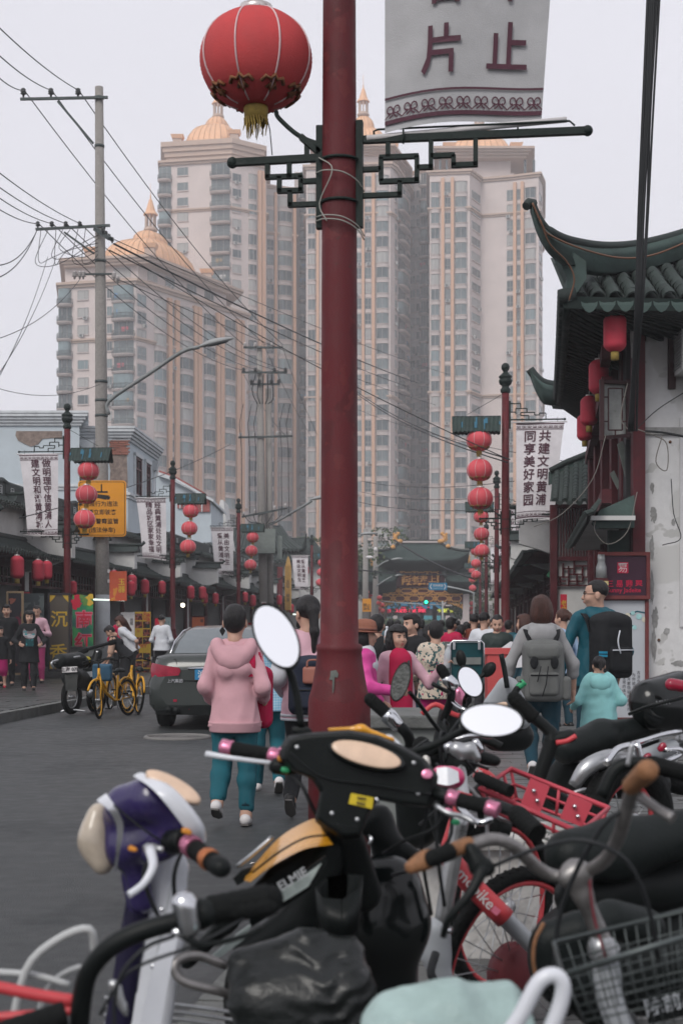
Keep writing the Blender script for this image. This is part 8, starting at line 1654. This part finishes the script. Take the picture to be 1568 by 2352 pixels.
v.blob('brake_mount',blackp,[((1080,1948,2.7),(1100,1990,2.7),16,22),((1100,1990,2.7),(1120,1995,2.7),20,18)],.009);v.tube('brake_lever',blackp,[(1110,1990,2.68),(1080,2050,2.66),(1030,2110,2.66),(1018,2150,2.68)],[16,12,9,8]);v.tube('brake_lever',rusty,[(1470,1830,2.55),(1510,1860,2.52),(1545,1880,2.5)],[12,12,14]);v.tube('brake_cable',wire_m,[(1130,1990,2.7),(1230,1950,2.66),(1340,1930,2.6),(1440,1980,2.6),(1490,2090,2.65),(1510,2200,2.7)],5);v.tube('brake_cable',wire_m,[(1460,1850,2.6),(1380,1900,2.62),(1290,2080,2.7),(1270,2250,2.75)],6);v.tube('brake_cable',M('red_cable',(.16,.02,.03),rough=.5),[(1352,2010,2.76),(1362,2100,2.75),(1390,2200,2.74)],3)
bw=M('basket_wire',(.10,.115,.115),rough=.4,metal=.6,var=.25,stain=.3);b=MB(bw)
C_=[(1272,2166,2.65),(1586,2086,2.75),(1640,2130,2.35),(1290,2240,2.35)];D_=[(1330,2330,2.65),(1590,2270,2.75),(1640,2330,2.4),(1360,2380,2.4)];cq,dq=[v.q(p)for p in C_],[v.q(p)for p in D_]
b.tube(cq,.0055,6,closed=True)
for lv in(.25,.5,.75,1.):b.tube([cq[j].lerp(dq[j],lv)for j in range(4)],.0017,4,closed=True)
for j in range(4):
 for i in range(12):u=i/12;b.tube([cq[j].lerp(cq[(j+1)%4],u),dq[j].lerp(dq[(j+1)%4],u)],.0014,4)
o=b.build('basket',v.t)
d=3.9;v=V('bicycle','silver and red shared bicycle with large spoked front wheel and hub','bicycle',1130,4.4)
v.tube('seat_tube',silver,[(1058,1870,4.2),(1038,1980,4.2),(1012,2140,4.2)],[22,20,20]);v.blob('fork_crown',sgrey,[((1002,2140,4.2),(1000,2190,4.2),34,36),((1000,2190,4.2),(1040,2350,4.15),30,20)],.012);v.tube('collar',chrome,[(1016,2122,4.2),(1008,2142,4.2)],28,0)
v.tube('frame',rbike,[(1024,1960,4.3),(1080,2030,4.3),(1160,2110,4.3)],[24,25,26]);v.tube('frame',rbike,[(1068,1820,4.3),(1034,1930,4.3),(1020,1970,4.3)],18);v.text('mobike',38,prwhite,(1092,2042,4.245),47,bold=.01);v.plate('frame_dots',prpink,Pt([(1136,2080),(1150,2092),(1140,2104),(1126,2092)],4.24),.003);v.tube('lower_tube',sgrey,[(1140,2090,4.35),(1190,2140,4.4),(1240,2190,4.45)],20)
v.wheel((1180,2232,4.55),.345,yaw=-.88,lean=.12,rim=rbike,spokes=30,hub=M('hub_red',(.13,.025,.03),rough=.6,var=.2));v.tube('cable',wire_m,[(1000,2190,4.1),(990,2240,4.05),(1030,2280,4.05),(1040,2250,4.08)],10)
v.grip((1186,1870,4.05),(1235,1915,3.95),22,rub);v.tube('handlebar',blackp,[(1050,1850,4.2),(1120,1845,4.15),(1186,1870,4.05),(1215,1898,4.0)],14);v.tube('brake_lever',chrome,[(1040,1830,4.1),(1068,1868,4.05),(1100,1890,4.0),(1130,1880,4.0)],8);v.blob('lamp_unit',silver,[((1048,1720,4.4),(1060,1730,4.4),18,17),((1080,1716,4.4),(1094,1742,4.4),14,12),((1058,1770,4.4),(1066,1830,4.3),13,14)],.011)
v.blob('bell',M('magenta_paint',(.50,.03,.13),rough=.3,coat=.4),[((1012,1782,4.1),(1042,1786,4.1),24,26)],.010);v.shell('bell_ring',whitep,[[(1002,1764,4.04),(1028,1762,4.03),(1052,1772,4.03)],[(1004,1800,4.02),(1030,1804,4.01),(1054,1796,4.02)]])
d=4.7;v=V('bicycle','shared bicycle with coral red front basket of two riveted plates','bicycle',1230,d)
rb=M('basket_coral',(.48,.065,.09),rough=.45,var=.1);tr=[(1102,1812,4.6),(1172,1766,4.9),(1396,1856,4.8),(1330,1912,4.45)];br=[(1128,1860,4.65),(1186,1836,4.9),(1370,1905,4.8),(1316,1950,4.5)]
b=MB(rb);tq,bq=[v.q(p)for p in tr],[v.q(p)for p in br];b.tube(tq,.0095,8,closed=True);b.tube(bq,.007,6,closed=True);b.tube([p.lerp(q_,.5)for p,q_ in zip(tq,bq)],.006,6,closed=True)
for j in range(4):
 for u in(0,.25,.5,.75):b.tube([tq[j].lerp(tq[(j+1)%4],u),bq[j].lerp(bq[(j+1)%4],u)],.006,6)
o=b.build('basket',v.t)
for pts_ in([(1218,1788),(1262,1806),(1240,1866),(1196,1846)],[(1308,1824),(1360,1846),(1336,1900),(1286,1880)]):
 pp_=v.plate('basket_plate',rb,Pt(pts_,4.62),.012);b=MB(chrome)
 for q_ in((.25,.3),(.7,.75)):x=sum(p[0]for p in pts_)/4;y=sum(p[1]for p in pts_)/4;b.ell(v.q((x+(q_[0]-.5)*16,y+(q_[1]-.5)*50,4.61)),.0075,10,8)
 b.build('rivet',pp_)['kind']='stuff'
v.tube('frame',rbike,[(1096,1770,5.0),(1130,1800,5.0),(1176,1846,5.0)],[18,19,20]);v.text('mobike',26,prwhite,(1122,1790,4.94),40,bold=.01)
v.tube('handlebar',blackp,[(1182,1606,4.9),(1216,1640,4.9),(1254,1672,4.9),(1266,1700,4.9),(1236,1790,4.9),(1226,1850,4.9)],[14,14,14,18,16,15]);v.grip((1180,1604,4.9),(1226,1650,4.9),17,rub);v.blob('lock_block',blackp,[((1264,1700,4.9),(1310,1690,4.9),18,16),((1244,1810,4.9),(1290,1840,4.9),18,20)],.012);v.tube('saddle_rim',rbike,[(1276,1706,4.85),(1300,1702,4.85),(1322,1690,4.85)],6);v.plate('number_tag',pedm,Pt([(1228,1900),(1298,1925),(1290,1945),(1222,1918)],4.5),.02);v.text('021447683',15,prwhite,(1260,1922,4.485),19);v.wheel((1150,2080,5.1),.33,yaw=-.7,rim=rbike,spokes=20)
d=5.6;v=V('motor_scooter','black motor scooter with chrome carrier and glossy top case','motor scooter',1420,d,.13)
v.blob('seat',seatm,[((1300,1720,5.6),(1380,1690,5.7),36,36),((1380,1690,5.7),(1500,1665,5.9),34,22)],.014,.04);v.blob('top_case',blackg,[((1490,1606,5.8),(1560,1590,5.9),46,50),((1500,1630,5.8),(1580,1640,5.9),48,46)],.014,.04);v.blob('case_reflector',tail,[((1540,1572,5.62),(1580,1578,5.62),15,14)],.01);v.text('VIVA',15,silver,(1522,1614,5.51),-8);v.tube('case_seam',blackp,[(1444,1640,5.6),(1490,1622,5.5),(1560,1604,5.5),(1600,1590,5.6)],4)
v.tube('carrier',chrome,[(1390,1754,5.3),(1415,1722,5.35),(1450,1710,5.4),(1510,1690,5.6),(1560,1680,5.7)],8);v.tube('carrier',chrome,[(1470,1770,5.4),(1520,1752,5.5),(1558,1735,5.6),(1560,1722,5.6),(1520,1722,5.6)],7);v.blob('carrier_bracket',chrome,[((1462,1712,5.4),(1472,1764,5.4),10,9)],.01);v.blob('tail_unit',sgrey,[((1460,1750,5.6),(1540,1716,5.7),24,20)],.014);v.blob('tail_lamp',tail,[((1480,1744,5.48),(1488,1736,5.48),9,9),((1516,1720,5.5),(1522,1712,5.5),9,9)],.01)
v.tube('rear_fender',silver,[(1316,1806,5.4),(1348,1762,5.4),(1400,1742,5.45),(1450,1752,5.5),(1490,1780,5.5)],[14,20,22,20,14]);v.wheel((1440,1880,5.5),.24,yaw=-.95,w=.05,rim=rbike,spokes=12);v.wheel((1575,1700,6.2),.24,yaw=-1.1,w=.04,spokes=12);v.blob('under_body',blackp,[((1330,1790,5.75),(1500,1800,5.9),40,40),((1300,1760,5.75),(1260,1830,5.8),30,34)],.018);v.tube('exhaust_pipe',silver,[(1300,1830,5.5),(1340,1815,5.5),(1400,1822,5.5)],6)
v=V('scooter','black scooter with long broad seat at the lower right','scooter',1460,3.5)
v.blob('seat',seatm,[((1310,1965,3.5),(1420,1950,3.55),62,66),((1420,1950,3.55),(1620,1905,3.6),66,54)],.014,.05);v.blob('body',blackp,[((1330,2060,3.6),(1640,2010,3.7),60,70),((1340,2200,3.75),(1640,2200,3.8),130,130)],.02,.06);v.plate('number_plate',blackp,Pt([(1480,2290),(1580,2262),(1590,2330),(1490,2352)],2.95),.01);v.text('院前A',44,sgrey,(1536,2306,2.94),-14)
v.tube('handlebar',blackp,[(1380,1830,3.7),(1410,1770,3.7),(1450,1752,3.7),(1500,1756,3.7),(1566,1772,3.7)],15);v.grip((1495,1755,3.7),(1580,1778,3.7),20,rub);v.tube('brake_lever',silver,[(1440,1760,3.6),(1446,1730,3.6),(1450,1710,3.6)],6)
v=V('electric_bicycle','electric bicycle with rounded black saddle edged in brown','electric bicycle',1300,3.0)
v.blob('saddle',seatm,[((1262,2160,3.1),(1330,2140,3.1),46,50),((1270,2230,3.1),(1330,2240,3.1),44,50),((1400,2110,3.15),(1480,2130,3.2),46,46)],.012,.05);v.tube('saddle_piping',brg,[(1248,2120,3.0),(1228,2160,2.99),(1224,2210,2.99),(1234,2260,3.0)],5)
v.blob('frame',blackp,[((1290,2250,3.2),(1420,2360,3.2),40,50)],.014)
v=V('scooter','scooter seat under a mint green plastic cover at the bottom edge','scooter',1020,2.3)
v.blob('seat_cover',mintcov,[((900,2330,2.35),(1010,2316,2.35),60,58),((1010,2316,2.35),(1150,2308,2.4),58,56),((890,2400,2.3),(1160,2390,2.35),76,76)],.0065,.04,.004,40,fold=lambda X:.006*(np.abs(np.sin((X[...,0]+.5*X[...,2]+.02*np.sin(X[...,2]*40))*34))-.5));v.tube('grab_rail',whitep,[(1130,2420,2.2),(1190,2340,2.2),(1235,2258,2.2),(1272,2240,2.2),(1292,2264,2.2),(1282,2320,2.2),(1240,2420,2.2)],19)
v=V('scooter','tangle backed dark scooter with chrome levers between the dial scooter and the red basket','scooter',1000,4.8);rr=random.Random(9)
for k in range(9):x,y=rr.uniform(930,1090),rr.uniform(1660,1790);v.tube('control_cable',wire_m,[(x,y,4.7),(x+rr.uniform(-40,40),y+rr.uniform(-50,10),4.65),(x+rr.uniform(-50,60),y+rr.uniform(30,90),4.7),(x+rr.uniform(-60,60),y+rr.uniform(90,170),4.9)],rr.uniform(2.5,4.5))
v.tube('handlebar',blackp,[(960,1740,4.7),(1000,1722,4.7),(1050,1712,4.75),(1110,1700,4.8),(1150,1716,4.8)],11);v.grip((1100,1786,4.6),(1172,1818,4.5),14,rub);v.tube('brake_lever',chrome,[(1040,1700,4.6),(1080,1690,4.6),(1130,1694,4.6)],5);v.blob('clamp',chrome,[((1030,1716,4.65),(1046,1726,4.65),15,13)],.009);v.blob('clamp',chrome,[((1092,1706,4.65),(1102,1722,4.65),11,10)],.009);v.blob('switch_block',blackp,[((1108,1740,4.7),(1136,1748,4.7),16,14),((1000,1742,4.75),(1010,1770,4.75),18,16)],.011);v.disc('headlamp',bulbw,(974,1760,4.6),12,26,8,(-.6,-1,.2),8);v.blob('body',blackp,[((1000,1800,4.9),(1040,1900,5.0),36,50),((1110,1820,5.0),(1140,1900,5.0),26,36)],.016);v.tube('frame_tube',silver,[(1100,1850,4.7),(1150,1880,4.7),(1210,1890,4.7)],6);v.tube('frame_tube',silver,[(1060,1790,4.6),(1110,1850,4.6),(1120,1940,4.6)],5)
v=V('scooter','scooter with round dark backed mirror left of the middle group','scooter',950,5.2);tg=M('mirror_back_textured',(.10,.105,.10),rough=.55,var=.35,vs=60,bump=.6,bs=90)
v.mirror((920,1566,5.0),25,48,18,[(1036,1706,5.2),(1000,1668,5.2),(962,1616,5.1),(940,1590,5.05)],(-.75,-.9,.1),None,tg);v.grip((850,1606,5.1),(888,1640,5.1),15,rub);v.blob('grip_ring',chrome,[((894,1646,5.1),(910,1664,5.1),20,17)],.009);v.tube('handlebar',blackp,[(905,1660,5.1),(930,1680,5.1),(942,1710,5.15),(930,1745,5.2)],13);v.tube('brake_lever',blackp,[(858,1700,5.0),(880,1690,5.0),(905,1704,5.05)],5);v.grip((968,1712,4.8),(978,1750,4.8),22,rub);v.blob('body',blackp,[((930,1760,5.3),(960,1900,5.4),30,50)],.018)
v=V('scooter','scooter with tilted oval mirror reflecting white sky before the cargo box','scooter',1080,6.2)
v.mirror((1079,1566,6.1),27,40,-28,[(1060,1690,6.2),(1064,1640,6.2),(1066,1610,6.2),(1072,1596,6.1)],(.15,-1,.3));v.grip((1012,1536,6.0),(1026,1558,6.0),12,rub);v.blob('grip_ring',chrome,[((1028,1562,6.0),(1040,1572,6.0),15,14)],.01);v.tube('handlebar',blackp,[(1036,1572,6.0),(1034,1610,6.1),(1018,1650,6.2)],10);v.tube('brake_lever',blackp,[(992,1570,5.9),(1010,1580,5.9),(1030,1590,6.0)],5)
v.blob('front_body',blackp,[((1030,1640,6.4),(1020,1740,6.4),24,34),((1090,1680,6.4),(1060,1750,6.4),26,36)],.018);v.tube('red_frame',rbike,[(968,1640,6.3),(1000,1618,6.3),(1040,1640,6.3),(1080,1650,6.3)],6);v.tube('front_rail',chrome,[(1034,1606,6.1),(1060,1628,6.0),(1110,1640,6.0)],5);v.blob('red_panel',pinkm,[((1052,1590,6.3),(1058,1614,6.3),14,14)],.012)
v=V('scooter','grey faced scooter with two small black mirrors by the red bin','scooter',1160,8.2)
v.blob('front_shield',sgrey,[((1130,1620,8.2),(1165,1580,8.2),22,26),((1165,1580,8.2),(1190,1630,8.3),24,26),((1135,1650,8.3),(1195,1650,8.3),26,26)],.018);v.blob('lamp_panel',cream,[((1136,1626,8.0),(1158,1620,8.0),10,9)],.012);v.blob('body',blackp,[((1140,1690,8.5),(1190,1690,8.5),36,36)],.025)
v.mirror((1058,1512,8.0),12,20,-10,[(1078,1560,8.0),(1068,1540,8.0),(1060,1528,8.0)],(.3,1,.0));v.mirror((1122,1538,8.0),14,20,40,[(1092,1566,8.0),(1104,1554,8.0),(1112,1548,8.0)],(.3,1,.0));v.tube('handlebar',blackp,[(1150,1502,8.1),(1158,1540,8.1),(1164,1580,8.1)],6);v.grip((1190,1578,8.0),(1204,1566,8.0),8,grn);v.tube('handlebar',blackp,[(1200,1568,8.0),(1182,1590,8.0),(1180,1616,8.0)],8)
wst=M('white_washed_stone',(.52,.51,.49),rough=.85,var=.14,vs=7,stain=.3,bump=.4,bs=30);t=T('stone_block','white washed low stone block under the shared bicycles','stone block',(XP(1100,5.4),5.75,.10));q=MB(wst);q.box((0.05,0,.24),(.62,.42,.48));q.box((.05,-.02,.50),(.68,.48,.05));o=q.build('block',t);md=o.modifiers.new('bevel','BEVEL');md.width=.012;md.segments=2
t=T('stone_plinth','grey stone plinth behind the nearest lamp post base','plinth',(XP(925,8.8),9.1,.1));q=MB(pedm);q.box((0,0,.36),(.62,.8,.72));q.mat(kerbm);q.box((0,0,.76),(.70,.9,.08));o=q.build('plinth_body',t);md=o.modifiers.new('bevel','BEVEL');md.width=.012;md.segments=2
# ================= haze (last: it needs the extents) =================
hz=MB();hz.box((0,215,60),(300,470,122));hz=hz.build('haze')
hz['kind']='stuff'
hm=bpy.data.materials.new('haze');hm.use_nodes=True;n=hm.node_tree
for q in list(n.nodes):
 if q.type=='BSDF_PRINCIPLED':n.nodes.remove(q)
pv=n.nodes.new('ShaderNodeVolumePrincipled');pv.inputs['Color'].default_value=(.93,.93,.96,1);pv.inputs['Density'].default_value=.0009;pv.inputs['Anisotropy'].default_value=0.0
n.links.new(pv.outputs[0],n.nodes['Material Output'].inputs['Volume'])
hz.data.materials.append(hm)
